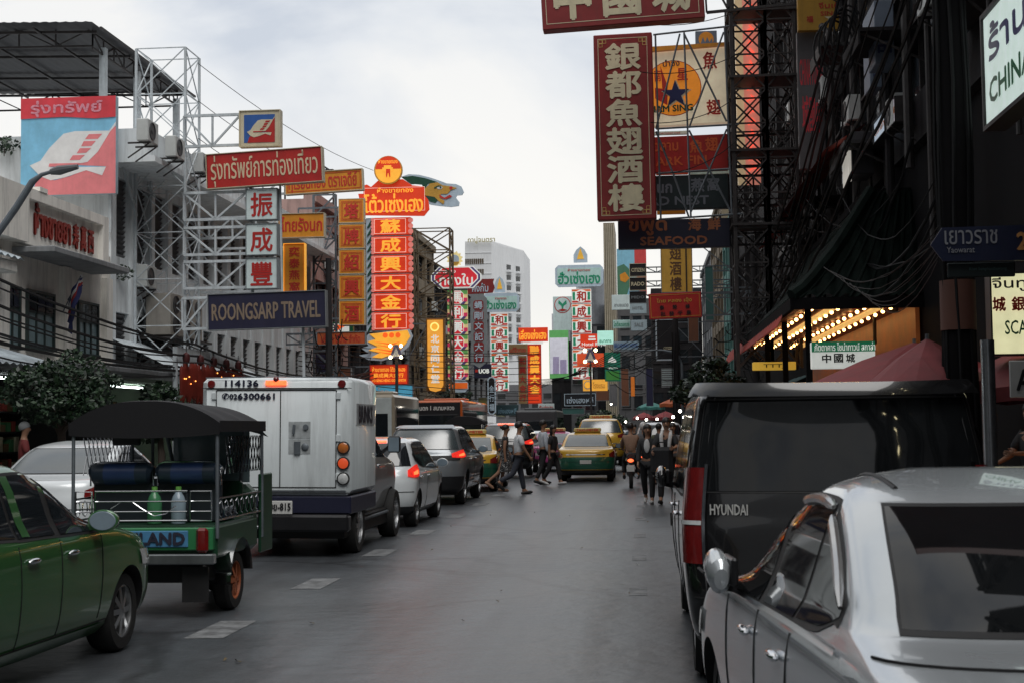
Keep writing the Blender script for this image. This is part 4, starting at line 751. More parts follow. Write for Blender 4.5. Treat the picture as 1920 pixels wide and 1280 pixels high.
# street name sign on its post
t = thing('utility_pole', 'thick dark concrete pole with taped cables beside the blue street sign', 'pole', (3.82, 17.6, .15)); MB().tube([(0, 0, 0), (0, 0, 14)], [.19, .15], 12).build('shaft', dark, t); mb = MB()
for i in range(7): a = i * .9; mb.tube([(.2 * cos(a) + .02 * sin(k * 1.3 + i), .2 * sin(a), k * .8) for k in range(12)], .022, 5)
mb.build('cable_bundle', cablem, t); MB().lathe([(.215, 2.6), (.215, 3.2)], n=14).build('band', mat('rust_tape', (.12, .05, .035), .7), t)
p = PY(1845, 458, 16.5); s = Sign('street_name_sign', 'blue street name sign reading Yaowarat with an arrow shaped left end', 'sign', 1746, 424, 1946, 492, 16.5); o = s.shape([[(1746, 458), (1768, 426), (1946, 424), (1946, 491), (1768, 489)]], paint('street_blue', 30, 36, 62), 'board', th=.03); s.off += .03
s.text([('เยาวราช', 1772, 432, 1868, 458), ('Yaowarat', 1775, 463, 1826, 474)], paint('dim_white', 140, 142, 150), .01, o); s.text([('2', 1904, 439, 1922, 470)], paint('dim_orange', 215, 150, 90), .04, o)
s2 = Sign('district_plate', 'small dark green district name plate under the blue street sign', 'sign', 1778, 492, 1902, 520, 16.52); s2.panel(paint('plate_green', 26, 36, 38), .03); s2.text([('Khet Samphanthawong', 1818, 501, 1886, 509)], paint('dim_green_white', 70, 95, 95), 0)
t = thing('steel_post', 'shiny bare steel pipe post at the right kerb', 'post', (PY(1856, 800, 14.4).x, 14.4, .15)); MB().tube([(0, 0, 0), (0, 0, 2.3)], .068, 16).lathe([(.09, 0), (.09, .03), (.07, .05)]).build('pipe', mat('brushed_steel', (.6, .62, .65), .25, .9, var=.2), t)
t = s = Sign('scala_light_box', 'pale yellow light box reading SCALA with red characters at the right edge', 'sign', 1862, 512, 2040, 662, 18.6); s.panel(emi('yellow_light_box', (.62, .60, .36), .75, var=.12), .3); s.text([('จีนทูนลา', 1864, 519, 1985, 545)], blackb, .02); s.text([('城', 1864, 556, 1887, 582), ('銀', 1899, 556, 1922, 582), ('都', 1934, 556, 1957, 582)], redt, .04); s.text([('SCALA', 1885, 600, 1950, 626)], paint('green_letters', 30, 110, 70), .02); s.frame(blackb, 3)
# market umbrellas
def umbrella(x, y, z, r, m, label, n=8, h=.6, rz=0):
    t = thing('market_umbrella', label, 'umbrella', (x, y, .15), rz, 'street stall umbrellas'); mb = MB(); vs = [(0, 0, z)]; 
    for k in range(n):
        for j, (rr, zz) in enumerate(((.5, h * .42), (1, h))):
            vs.append((r * rr * cos(2 * pi * k / n), r * rr * sin(2 * pi * k / n), z - zz))
        a = 2 * pi * (k + .5) / n
        vs.append((r * .93 * cos(a), r * .93 * sin(a), z - h * 1.02 + .06)); vs.append((r * cos(2 * pi * k / n), r * sin(2 * pi * k / n), z - h - .18)); vs.append((r * .93 * cos(a), r * .93 * sin(a), z - h - .14))
    fs = []
    for k in range(n):
        i, j = 1 + k * 5, 1 + ((k + 1) % n) * 5; fs += [(0, i, j), (i, i + 1, i + 2, j), (j, i + 2, j + 1), (i + 1, i + 3, i + 4, i + 2), (i + 2, i + 4, j + 3, j + 1)]
    mb.add(vs, fs).build('canopy', m, t, smooth=0); MB().tube([(0, 0, 0), (0, 0, z + .05)], .025, 8).build('pole', steelg, t); mb = MB()
    for k in range(n): a = 2 * pi * k / n; mb.bar((0, 0, z - .02), (r * cos(a), r * sin(a), z - h - .01), .015)
    mb.build('rib', steelg, t, smooth=0); return t
redc = mat('red_umbrella_cloth', (.25, .035, .04), .7, var=.3, sc=2); redc2 = mat('dull_red_umbrella_cloth', (.2, .04, .045), .7, var=.3, sc=2); teal = mat('teal_umbrella_cloth', (.06, .22, .2), .7, var=.25); orc = mat('orange_umbrella_cloth', (.5, .12, .04), .7, var=.2)
a = PY(1725, 660, 20); umbrella(a.x, 20.4, 2.62, 1.55, redc, 'broad red umbrella behind the black van, highest of the red ones', rz=.2)
a = PY(1745, 660, 17.5); umbrella(a.x + .1, 18.2, 2.55, .8, redc2, 'small dull red umbrella close in front of the broad red one', rz=.4)
a = PY(1905, 660, 19); umbrella(a.x + .2, 19.2, 2.5, 1.1, redc2, 'red umbrella at the right edge below the yellow light box')
for i, (px, py, Y, r, m, lb) in enumerate(((1220, 752, 105, 1.05, teal, 'teal green umbrella over the pavement stalls far right'), (1272, 742, 82, 1.15, orc, 'orange umbrella nearest the black van'), (1207, 772, 112, .95, redc, 'small red umbrella beyond the teal one'), (1248, 770, 95, 1.0, redc, 'red umbrella with bulbs hanging below it, beside the van'))):
    a = PY(px, py, Y); umbrella(a.x, Y, a.z - .15, r, m, lb, rz=i * .3, h=.45)
# far right clutter of signs
hsh('pale_column_sign', 'larger pale sign with green Thai letters over green striped boxes, right of the road', (1042, 497, 1132, 538), (1077, 462, 1103, 494), (1072, 542, 1109, 712), 128, 1, '和成興大金行', 6)
s = Sign('leaf_bank_sign', 'white bank sign with a green leaf in a red ring', 'sign', 1037, 556, 1071, 620, 150); s.panel(paint('bank_white', 190, 208, 222), .3); s.shape([circ(1055, 572, 15.5, 28)], redt); s.shape([circ(1055, 572, 14, 28)], paint('bank_white', 190, 208, 222)); s.shape([[(1048, 563), (1055, 570), (1062, 563), (1063, 570), (1057, 574), (1056, 581), (1054, 581), (1053, 574), (1047, 569)]], greenL); s.shape([[(1046, 582), (1055, 579), (1064, 582), (1055, 584)]], redb)
s = Sign('green_billboard', 'tall green and white poster board behind the traffic on the right of the gap', 'billboard', 1030, 619, 1066, 709, 135); s.panel(paint('poster_green', 95, 165, 95, 1, .25), .3); s.shape([[(1031, 633), (1065, 633), (1065, 700), (1031, 700)]], paint('poster_white', 205, 205, 215, 1, .3), 'field'); s.shape([[(1037, 668), (1048, 668), (1048, 700), (1036, 700)], [(1050, 674), (1062, 674), (1062, 700), (1050, 700)]], paint('poster_lilac', 180, 170, 205), 'figure')
rows = [('hotel_royal_sign', 'red lit hotel sign with a small crown mark and white letters', (1088, 626, 1120, 650), 110, litred, [('Hotel Royal', 1091, 642, 1136, 650)], litwhite),
 ('amber_lit_board', 'glowing amber red board under the hotel sign', (1082, 662, 1132, 687), 109, paint('amber_lit', 190, 70, 35, 1, .5), [('ภัตตาคาร', 1086, 681, 1128, 685)], tanp),
 ('yellow_ring_board', 'yellow lit board with a pale ring emblem over the traffic', (1093, 711, 1139, 732), 96, paint('yellow_board_lit', 225, 160, 60, 1, .5), [('โรงแรม', 1112, 716, 1134, 727)], tang),
 ('green_mosque_board', 'dark green lit board with a white dome', (1134, 660, 1163, 714), 90, paint('mosque_green', 25, 95, 75, 1, .35), [('อาหารทะเล', 1138, 688, 1158, 691)], litwhite),
 ('mint_lit_board', 'pale mint lit board above the dark green dome board', (1120, 620, 1150, 645), 100, paint('mint_lit', 170, 220, 205, 1, .5), [('ธนาคาร', 1124, 637, 1146, 642)], greenL),
 ('broadway_board', 'pale grey board reading BROADWAY HOTEL', (1150, 640, 1198, 655), 95, paint('grey_blue_board', 130, 150, 165), [('BROADWAY HOTEL', 1152, 644, 1196, 651)], blueb),
 ('thai_hotel_board', 'pale board with green Thai letters above the BROADWAY board', (1149, 600, 1182, 615), 100, palep, [('โฮเต็ลบรอดเวย์', 1151, 603, 1180, 612)], greenL),
 ('pale_board_wide', 'wide pale board with thin writing left of the black watch boxes', (1147, 553, 1181, 581), 104, whiteb, [('อาบอบนวด', 1152, 570, 1178, 575)], greyb),
 ('pale_board_low', 'small pale board under the black watch boxes', (1181, 568, 1212, 588), 99, paint('pale_grey_board', 150, 165, 172), [('HOTEL', 1186, 575, 1206, 580)], greyb),
 ('pale_board_sale', 'pale board reading SALE left of the red wholesale board', (1183, 600, 1213, 620), 97, paint('pale_grey_board', 150, 165, 172), [('SALE', 1190, 605, 1206, 612)], greyb),
 ('outlined_dark_board', 'dark board with pale outline and Thai letters above the yellow taxi', (1059, 738, 1116, 759), 88, paint('dark_slate', 28, 32, 38), [('เซ่งเฮงหลี', 1063, 743, 1112, 755)], silv),
 ('small_white_board', 'small white board with red letters low over the traffic', (1009, 756, 1039, 768), 84, whiteb, [('ฮั่วเซ่งเฮง', 1011, 759, 1037, 766)], redt),
 ('orange_slip_board', 'narrow orange vertical board beside the dark green dome board', (1183, 706, 1190, 742), 80, paint('slip_orange', 200, 110, 40, 1, .3), [], redt),
 ('dim_teal_board', 'dim dark teal board with Thai letters behind the buses', (930, 758, 972, 778), 108, paint('dim_teal', 40, 60, 65), [('เซ่งเฮงหลี', 934, 764, 968, 774)], paint('slate_blue_letters', 110, 140, 155)),
 ('picture_billboard', 'large sky blue landscape billboard with a red flank behind the black watch boxes', (1157, 466, 1212, 553), 112, paint('sky_billboard', 130, 185, 215), [], redt)]
for nm, lb, bx, Y, pm, tx, tm in rows:
    s = Sign(nm, lb, 'billboard' if 'billboard' in nm else 'sign', *bx, Y); s.panel(pm, .3); tx and s.text(tx, tm, .02); x0, y0, x1, y1 = bx
    if nm == 'hotel_royal_sign': s.shape([[(1104, 630), (1116, 630), (1116, 633), (1104, 633)], [(1103, 635), (1117, 635), (1117, 638), (1103, 638)]], litwhite)
    if nm == 'yellow_ring_board': s.shape([circ(1102, 721, 8)], ivory); s.shape([circ(1102, 721, 6)], lityel)
    if nm == 'green_mosque_board': s.shape([[(1140, 679), (1141, 674), (1146, 670), (1148, 666), (1150, 670), (1155, 674), (1156, 679)]], litwhite); s.shape([[(1136, 695), (1161, 695), (1161, 712), (1136, 712)]], paint('leaf_green_lit', 60, 120, 55, 1, .3), 'field')
    if nm == 'outlined_dark_board': s.frame(silv, 1)
    if nm == 'picture_billboard': s.shape([[(1190, 466), (1212, 466), (1212, 553), (1200, 553), (1190, 500)]], paint('flank_red', 200, 70, 70), 'field'); s.shape([[(1157, 500), (1170, 495), (1180, 505), (1182, 530), (1175, 553), (1157, 553)]], paint('landscape_green', 75, 120, 95), 'field'); s.shape([[(1162, 515), (1172, 510), (1180, 522), (1172, 530), (1163, 526)], [(1180, 500), (1192, 496), (1196, 508), (1186, 512)]], gold, 'field')
for i, (tx, y0, y1, lb) in enumerate((('CITIZEN', 495, 518, 'topmost black watch box, reading CITIZEN'), ('RADO', 521, 544, 'middle black watch box, reading RADO'), ('MIDO', 547, 568, 'lowest black watch box, reading MIDO in dim letters'))):
    s = Sign('watch_box_sign', lb, 'sign', 1181, y0, 1211, y1, 86, group='black watch box signs'); s.panel(blackb, .4); s.frame(ivory if i < 2 else greyb, .8); s.text([(tx, 1184, y0 + 8, 1208, y1 - 8)], ivory if i < 2 else greyb, .03); arm(s, 1, m=steelg, full=(1181, y0 + 6, 1211, y1 - 6))
s = Sign('yellow_banner_sign', 'tall yellow vertical board with dark characters below the navy seafood board', 'sign', 1240, 440, 1297, 548, 70); s.panel(paint('mustard_banner', 200, 155, 65), .3); s.text([(c, 1256, 462 + 29 * i, 1277, 487 + 29 * i) for i, c in enumerate('翅酒樓')], paint('brown_letters', 90, 60, 40), .02); s.shape([[(1285, 440), (1288, 440), (1288, 548), (1285, 548)]], paint('dark_edge', 60, 45, 30), 'stripe'); s.frame(greyb, 1); arm(s, 1, m=steelg)
s = Sign('wholesale_signboard', 'red signboard with black and gold letters in front of the yellow banner', 'sign', 1217, 549, 1315, 597, 60); s.root.rotation_euler = (0, R(-1.6), 0); s.panel(redb, .3); s.line([(1220, 552, 1312, 594)], tang, .8); s.text([('ไทย หลอง เฮุ้ง', 1232, 559, 1297, 569)], tang, .02); s.text([(c, 1237 + 24 * i, 572, 1245 + 24 * i, 580) for i, c in enumerate('泰榮棒')] + [(c, 1238 + 16 * i, 584, 1247 + 16 * i, 592) for i, c in enumerate('批發干果')], blackb, .03); arm(s, 1, m=steelg)
s = Sign('watch_banner', 'tall black banner in a white frame reading CITIZEN near its foot', 'sign', 1232, 600, 1262, 673, 82); s.panel(blackb, .25); s.frame(paint('frame_white', 170, 180, 188), 2.5); s.text([('CITIZEN', 1244, 650, 1261, 655)], ivory, .02); arm(s, 1, m=steelg)
t = s = Sign('louvred_box', 'white louvred box front low on the right behind the trees', 'sign', 1240, 690, 1264, 726, 74); s.panel(grey, .2); s.line([(1241, 692 + 4 * i, 1263, 694 + 4 * i) for i in range(8)], whiteb, 1.2, 'slat')
# ------------------------------------------------------------------ vehicles
def paintm(n, c, metal=.25, rough=.32): return mat(n, c, rough, metal, .06, 1.2, coat=1)
cglass = mat('car_glass', (.012, .015, .018), .04, var=.2, sc=2, ior=1.75); sglass = mat('silvered_car_glass', (.05, .065, .07), .22, var=.2, sc=2, ior=2.2)
redlamp = mat('red_lamp', (.16, .010, .010), .15, var=.2, sc=20, coat=1); redglow = emi('glowing_red_lens', (.75, .03, .02), .5, .15, .3, 30); redlit = emi('brake_lamp', (1, .10, .03), 2.2, .2, .3, 30); ambl = mat('amber_lamp', (.55, .16, .03), .2, var=.2, sc=30, coat=1)
clearl = mat('clear_lamp', (.6, .62, .62), .12, var=.15, sc=40, coat=1); headl = emi('headlamp', (1, .95, .85), 4, .2, .05); tyrem = mat('tyre', (.014, .014, .014), .75, var=.3, sc=20, bump=.2)
rimm = mat('alloy', (.45, .46, .47), .3, .9, .1); seatm = mat('seat_fabric', (.03, .03, .033), .8); platew = mat('plate_white', (.6, .6, .58), .5, var=.1)
def pchip(xs, ys, x):
    n = len(xs)
    if x <= xs[0]: return ys[0]
    if x >= xs[-1]: return ys[-1]
    i = max(k for k in range(n - 1) if xs[k] <= x); h = xs[i + 1] - xs[i]; dl = [(ys[k + 1] - ys[k]) / (xs[k + 1] - xs[k]) for k in range(n - 1)]
    def sl(k):
        if k == 0: return dl[0]
        if k == n - 1: return dl[-1]
        return 0 if dl[k - 1] * dl[k] <= 0 else 2 * dl[k - 1] * dl[k] / (dl[k - 1] + dl[k])
    t = (x - xs[i]) / h; a, b = sl(i), sl(i + 1)
    return (2 * t ** 3 - 3 * t * t + 1) * ys[i] + (t ** 3 - 2 * t * t + t) * h * a + (-2 * t ** 3 + 3 * t * t) * ys[i + 1] + (t ** 3 - t * t) * h * b
class Shell:
    """Car body lofted from horizontal slices (z, rear y, front y, half width, rear corner, front corner)."""
    def __init__(s, sl, n=2.7): s.sl = sl; s.z = [r[0] for r in sl]; s.n = n
    def g(s, z): return [pchip(s.z, [r[k] for r in s.sl], z) for k in range(1, 6)]
    def rear(s, z, th, sg=1):
        yr, yf, w, a, b = s.g(z); e = 2 / s.n; return V((sg * w * sin(th) ** e, yr + a * (1 - max(0, cos(th)) ** e), z))
    def front(s, z, th, sg=1):
        yr, yf, w, a, b = s.g(z); e = 2 / s.n; return V((sg * w * sin(th) ** e, yf - b * (1 - max(0, cos(th)) ** e), z))
    def side(s, z, y, sg=1):
        yr, yf, w, a, b = s.g(z)
        if y < yr + a: x = w * max(0, 1 - ((yr + a - y) / a) ** s.n) ** (1 / s.n) if y > yr else 0
        elif y > yf - b: x = w * max(0, 1 - ((y - yf + b) / b) ** s.n) ** (1 / s.n) if y < yf else 0
        else: x = w
        return V((sg * x, y, z))
    def mesh(s, body, arches, r, dk, parent, N=4, bm_=None):
        zs = []
        for i in range(len(s.z) - 1): zs += [s.z[i] + (s.z[i + 1] - s.z[i]) * k / N for k in range(N)]
        zs.append(s.z[-1]); mb = MB(); m = 0
        for z in zs:
            yr, yf, w, a, b = s.g(z); h = [s.rear(z, R(t), 1) for t in (0, 8, 18, 28, 38, 48, 57, 65, 73, 80, 85, 90)]
            y0, y1 = yr + a, yf - b; h += [s.side(z, y0 + (y1 - y0) * k / 12) for k in range(1, 12)]; h += [s.front(z, R(t), 1) for t in (90, 85, 80, 73, 65, 57, 48, 38, 28, 18, 8, 0)]
            ring = h + [V((-p.x, p.y, p.z)) for p in h[-2:0:-1]]; m = len(ring); mb.v += ring
        nr = len(zs); mb.f = [(i * m + k, i * m + (k + 1) % m, (i + 1) * m + (k + 1) % m, (i + 1) * m + k) for i in range(nr - 1) for k in range(m)] + [tuple(range(m))[::-1], tuple((nr - 1) * m + k for k in range(m))]
        mb.m = [0] * len(mb.f); o = mb.build('body', [body, dk], parent, smooth=38); cut = MB(); cut.cm = 1
        for y in arches: cut.lathe([(r * 1.15, -2), (r * 1.15, 2)], Matrix.Translation((0, y, r)) @ Matrix.Rotation(pi / 2, 4, 'Y'), 36)
        c = cut.build('cut', [body, dk], smooth=0); md = o.modifiers.new('b', 'BOOLEAN'); md.object = c; md.operation = 'DIFFERENCE'; md.solver = 'EXACT'
        o.parent = None; me = bpy.data.meshes.new_from_object(o.evaluated_get(bpy.context.evaluated_depsgraph_get())); old = o.data; o.modifiers.clear(); o.data = me; bpy.data.meshes.remove(old); bpy.data.objects.remove(c)
        me.polygons.foreach_set('use_smooth', [True] * len(me.polygons)); me.update(); me.set_sharp_from_angle(angle=R(38)); o.parent = parent; return o
    def skin(s, fn, nu, nv, eps, flip=False):
        mb = MB()
        def f(u, v):
            p = fn(u, v); d = 1e-3; uu, vv = min(u, 1 - d), min(v, 1 - d); a = fn(uu + d, vv) - fn(uu, vv); b = fn(uu, vv + d) - fn(uu, vv); n = a.cross(b)
            n = n.normalized() if n.length > 1e-12 else V((0, 0, 1)); return p + n * (-eps if flip else eps)
        return mb.grid(f, nu, nv)
    def sidepatch(s, cols, sg, eps, nu=18, nv=8):
        ys = [c[0] for c in cols]
        def fn(u, v):
            y = ys[0] + (ys[-1] - ys[0]) * u; lo = pchip(ys, [c[1] for c in cols], y); hi = pchip(ys, [c[2] for c in cols], y); return s.side(lo + (hi - lo) * v, y, sg)
        return s.skin(fn, nu, nv, eps, sg < 0)
    def endpatch(s, t0, t1, z0, z1, end, sg, eps, nu=12, nv=8, sym=False, skew=0, taper=1):
        f = s.rear if end == 'rear' else s.front
        def fn(u, v):
            z = z0 + (z1 - z0) * (.5 + (v - .5) * (taper + (1 - taper) * sin(u * 2.2))) + skew * u
            if sym: q = (2 * u - 1) * R(t1); return f(z, abs(q), 1 if q >= 0 else -1)
            return f(z, R(t0 + (t1 - t0) * u), sg)
        fl = (end != 'rear') ^ (sg < 0 and not sym); return s.skin(fn, nu, nv, eps, fl)
def wheel(parent, x, y, r, w, sp, rim=rimm, name='wheel', hub=None):
    sg = 1 if x > 0 else -1; e = thing_part(name, parent, (x, y, r)); M = Matrix.Rotation(pi / 2 * sg, 4, 'Y'); ri = r * .66
    MB().lathe([(ri, -w / 2), (r * .93, -w / 2), (r, -w * .3), (r, w * .3), (r * .93, w / 2), (ri, w / 2), (ri, -w / 2)], M, 32).build('tyre', tyrem, e); mb = MB().lathe([(ri, -w * .4), (ri, w * .46), (ri * .93, w * .46), (ri * .9, w * .2), (ri * .9, -w * .4)], M, 32)
    for k in range(sp):
        a = 2 * pi * k / sp; d = V((0, cos(a), sin(a))); mb.add([V((sg * (w * .36 + q * .02), 0, 0)) + d * rr + V((0, -sin(a), cos(a))) * (t * wd) for rr, wd, q in ((ri * .12, ri * .10, 1), (ri * .94, ri * .12, 0)) for t in (-1, 1)] , [(0, 1, 3, 2)])
    mb.lathe([(ri * .22, w * .2), (ri * .22, w * .42), (ri * .1, w * .45), (.001, w * .45)], M, 16); mb.build('rim', hub or rim, e)
    MB().lathe([(ri * .9, 0), (.001, 0.001)], M, 20).build('brake', steeld, e); return e
def thing_part(name, parent, loc): o = bpy.data.objects.new(name, None); COL.objects.link(o); o.parent = parent; o.location = loc; o.empty_display_size = .1; return o
def mirror(parent, x, y, z, sg, body, gl=cglass, k=1.0):
    Mm = Matrix.Translation((x + sg * .10 * k, y, z)) @ Matrix.Diagonal((k, k, .72 * k, 1)) @ Matrix.Rotation(-pi / 2, 4, 'X'); mb = MB().lathe([(.001, .09), (.05, .083), (.09, .05), (.11, .0), (.11, -.035), (.1, -.04), (.001, -.04)], Mm, 20); mb.bar((x - sg * .05, y + .02, z - .05 * k), (x + sg * .06, y, z - .04 * k), .045); o = mb.build('wing_mirror', body, parent)
    MB().lathe([(1, 0), (.94, .004), (.001, .005)], Matrix.Translation((x + sg * .10 * k, y - .041 * k, z)) @ Matrix.Diagonal((.097 * k, 1, .068 * k, 1)) @ Matrix.Rotation(pi / 2, 4, 'X'), 20).build('mirror_glass', mat('mirror_glass', (.20, .26, .31), .25), o); return o  # diffuse blue-grey glass colour stands in for a bright mirror reflection
def text_part(parent, name, items, m, loc, rz=0, bold=.03):
    mb = MB(); [put_text(mb, t, a, b, c, d, 0, bold) for t, a, b, c, d in items]; o = mb.build(name, m, parent, loc, 0); o.rotation_euler = (0, 0, rz); return o
def foldmirror(parent, x, y, z, sg, body):
    o = MB().lathe([(.001, -.13), (.06, -.12), (.085, -.07), (.09, 0), (.085, .08), (.05, .12), (.001, .125)], Matrix.Translation((x + sg * .10, y - .02, z)) @ Matrix.Rotation(R(90 - 14 * sg), 4, 'X') @ Matrix.Diagonal((.6, .9, .95, 1)), 20).build('wing_mirror', body, parent)
    MB().bar((x - sg * .05, y + .04, z - .09), (x + sg * .08, y, z - .06), .05).box(min(x + sg * .03, x + sg * .06), max(x + sg * .03, x + sg * .06), y - .15, y + .1, z - .06, z + .06, .01).build('mirror_hinge', blackp, o)
    MB().tube([(x + sg * .171, y - .12, z), (x + sg * .168, y + .08, z)], .006, 5).build('mirror_seam', black, o)
SEDAN = dict(L=4.5, sl=[(.2, .22, 4.28, .72, .4, .5), (.28, .05, 4.44, .80, .5, .7), (.45, .0, 4.5, .845, .5, .75), (.66, .02, 4.47, .86, .5, .8), (.82, .06, 4.32, .855, .5, .8), (.9, .08, 3.95, .845, .5, .6), (.96, .14, 3.5, .825, .45, .5), (1.0, .42, 3.22, .80, .4, .45), (1.04, .74, 3.06, .775, .35, .4), (1.15, .93, 2.86, .735, .3, .4), (1.28, 1.16, 2.63, .69, .3, .4), (1.37, 1.36, 2.44, .645, .3, .4), (1.42, 1.53, 2.30, .60, .3, .35), (1.458, 1.75, 2.2, .48, .2, .25), (1.482, 1.93, 2.1, .3, .05, .05)],
             wh=(.82, 3.55, .30), win=[[(1.17, 1.05, 1.09), (1.35, 1.0, 1.21), (1.55, .99, 1.30), (1.66, .985, 1.34)], [(1.70, .98, 1.37), (2.0, .975, 1.375), (2.24, .97, 1.36)][:3], [(2.33, .965, 1.35), (2.6, .96, 1.24), (2.85, .955, 1.07), (2.98, .955, .975)]], rg=(1.05, 1.37, 54), tl=(48, 88, .70, .88))
HATCH = dict(L=3.9, sl=[(.2, .2, 3.7, .7, .3, .5), (.3, .05, 3.84, .79, .4, .7), (.5, .0, 3.9, .83, .42, .75), (.72, .02, 3.86, .84, .45, .8), (.86, .05, 3.7, .835, .5, .8), (.95, .10, 3.3, .82, .5, .5), (1.02, .17, 3.0, .79, .45, .45), (1.2, .32, 2.72, .725, .4, .4), (1.35, .46, 2.48, .66, .35, .4), (1.43, .6, 2.32, .61, .35, .35), (1.48, .85, 2.1, .53, .3, .3), (1.505, 1.2, 1.7, .35, .1, .1)],
             wh=(.62, 3.15, .30), win=[[(.62, 1.12, 1.2), (.85, 1.04, 1.36), (1.15, 1.0, 1.39), (1.4, .99, 1.4)], [(1.47, .985, 1.4), (1.9, .97, 1.4), (2.15, .96, 1.38), (2.5, .955, 1.22), (2.85, .95, 1.0)]], rg=(1.03, 1.39, 62), tl=(52, 90, .80, 1.0))
SUVS = dict(L=4.6, sl=[(.25, .2, 4.4, .72, .3, .5), (.35, .05, 4.54, .83, .4, .7), (.6, .0, 4.6, .89, .45, .75), (.85, .02, 4.55, .905, .5, .8), (1.0, .06, 4.3, .90, .5, .8), (1.08, .10, 3.75, .88, .5, .5), (1.14, .15, 3.4, .85, .45, .45), (1.35, .28, 3.1, .775, .4, .4), (1.55, .42, 2.8, .70, .35, .4), (1.63, .5, 2.65, .65, .35, .35), (1.69, .8, 2.4, .56, .3, .3), (1.715, 1.3, 2.0, .35, .1, .1)],
             wh=(.85, 3.6, .36), win=[[(.62, 1.22, 1.35), (.9, 1.16, 1.56), (1.1, 1.14, 1.6)], [(1.2, 1.135, 1.6), (1.7, 1.12, 1.61), (2.0, 1.115, 1.6)], [(2.1, 1.11, 1.6), (2.5, 1.1, 1.57), (2.9, 1.09, 1.38), (3.2, 1.085, 1.15)]], rg=(1.2, 1.6, 62), tl=(40, 88, .98, 1.14))
VAN = dict(L=5.1, sl=[(.25, .15, 4.85, .80, .25, .5), (.38, .02, 5.02, .91, .3, .6), (.6, -.04, 5.1, .945, .3, .65), (.85, .0, 5.08, .96, .32, .7), (1.0, .03, 4.95, .96, .34, .7), (1.1, .06, 4.55, .955, .36, .5), (1.2, .09, 4.15, .945, .36, .45), (1.45, .17, 3.75, .915, .36, .45), (1.7, .25, 3.4, .875, .36, .45), (1.8, .27, 3.2, .855, .36, .4), (1.87, .30, 2.95, .81, .36, .4), (1.91, .5, 2.6, .70, .3, .3), (1.925, .9, 2.2, .45, .1, .1)],
           wh=(.95, 4.15, .34), win=[[(.5, 1.26, 1.6), (.8, 1.2, 1.72), (1.6, 1.18, 1.74)], [(1.7, 1.18, 1.74), (2.4, 1.17, 1.74), (2.85, 1.165, 1.73)], [(2.95, 1.16, 1.72), (3.3, 1.15, 1.64), (3.6, 1.14, 1.42), (3.9, 1.13, 1.2)]], rg=(1.24, 1.80, 65), sk=0, tp=1, tl=(58, 92, .80, 1.38))
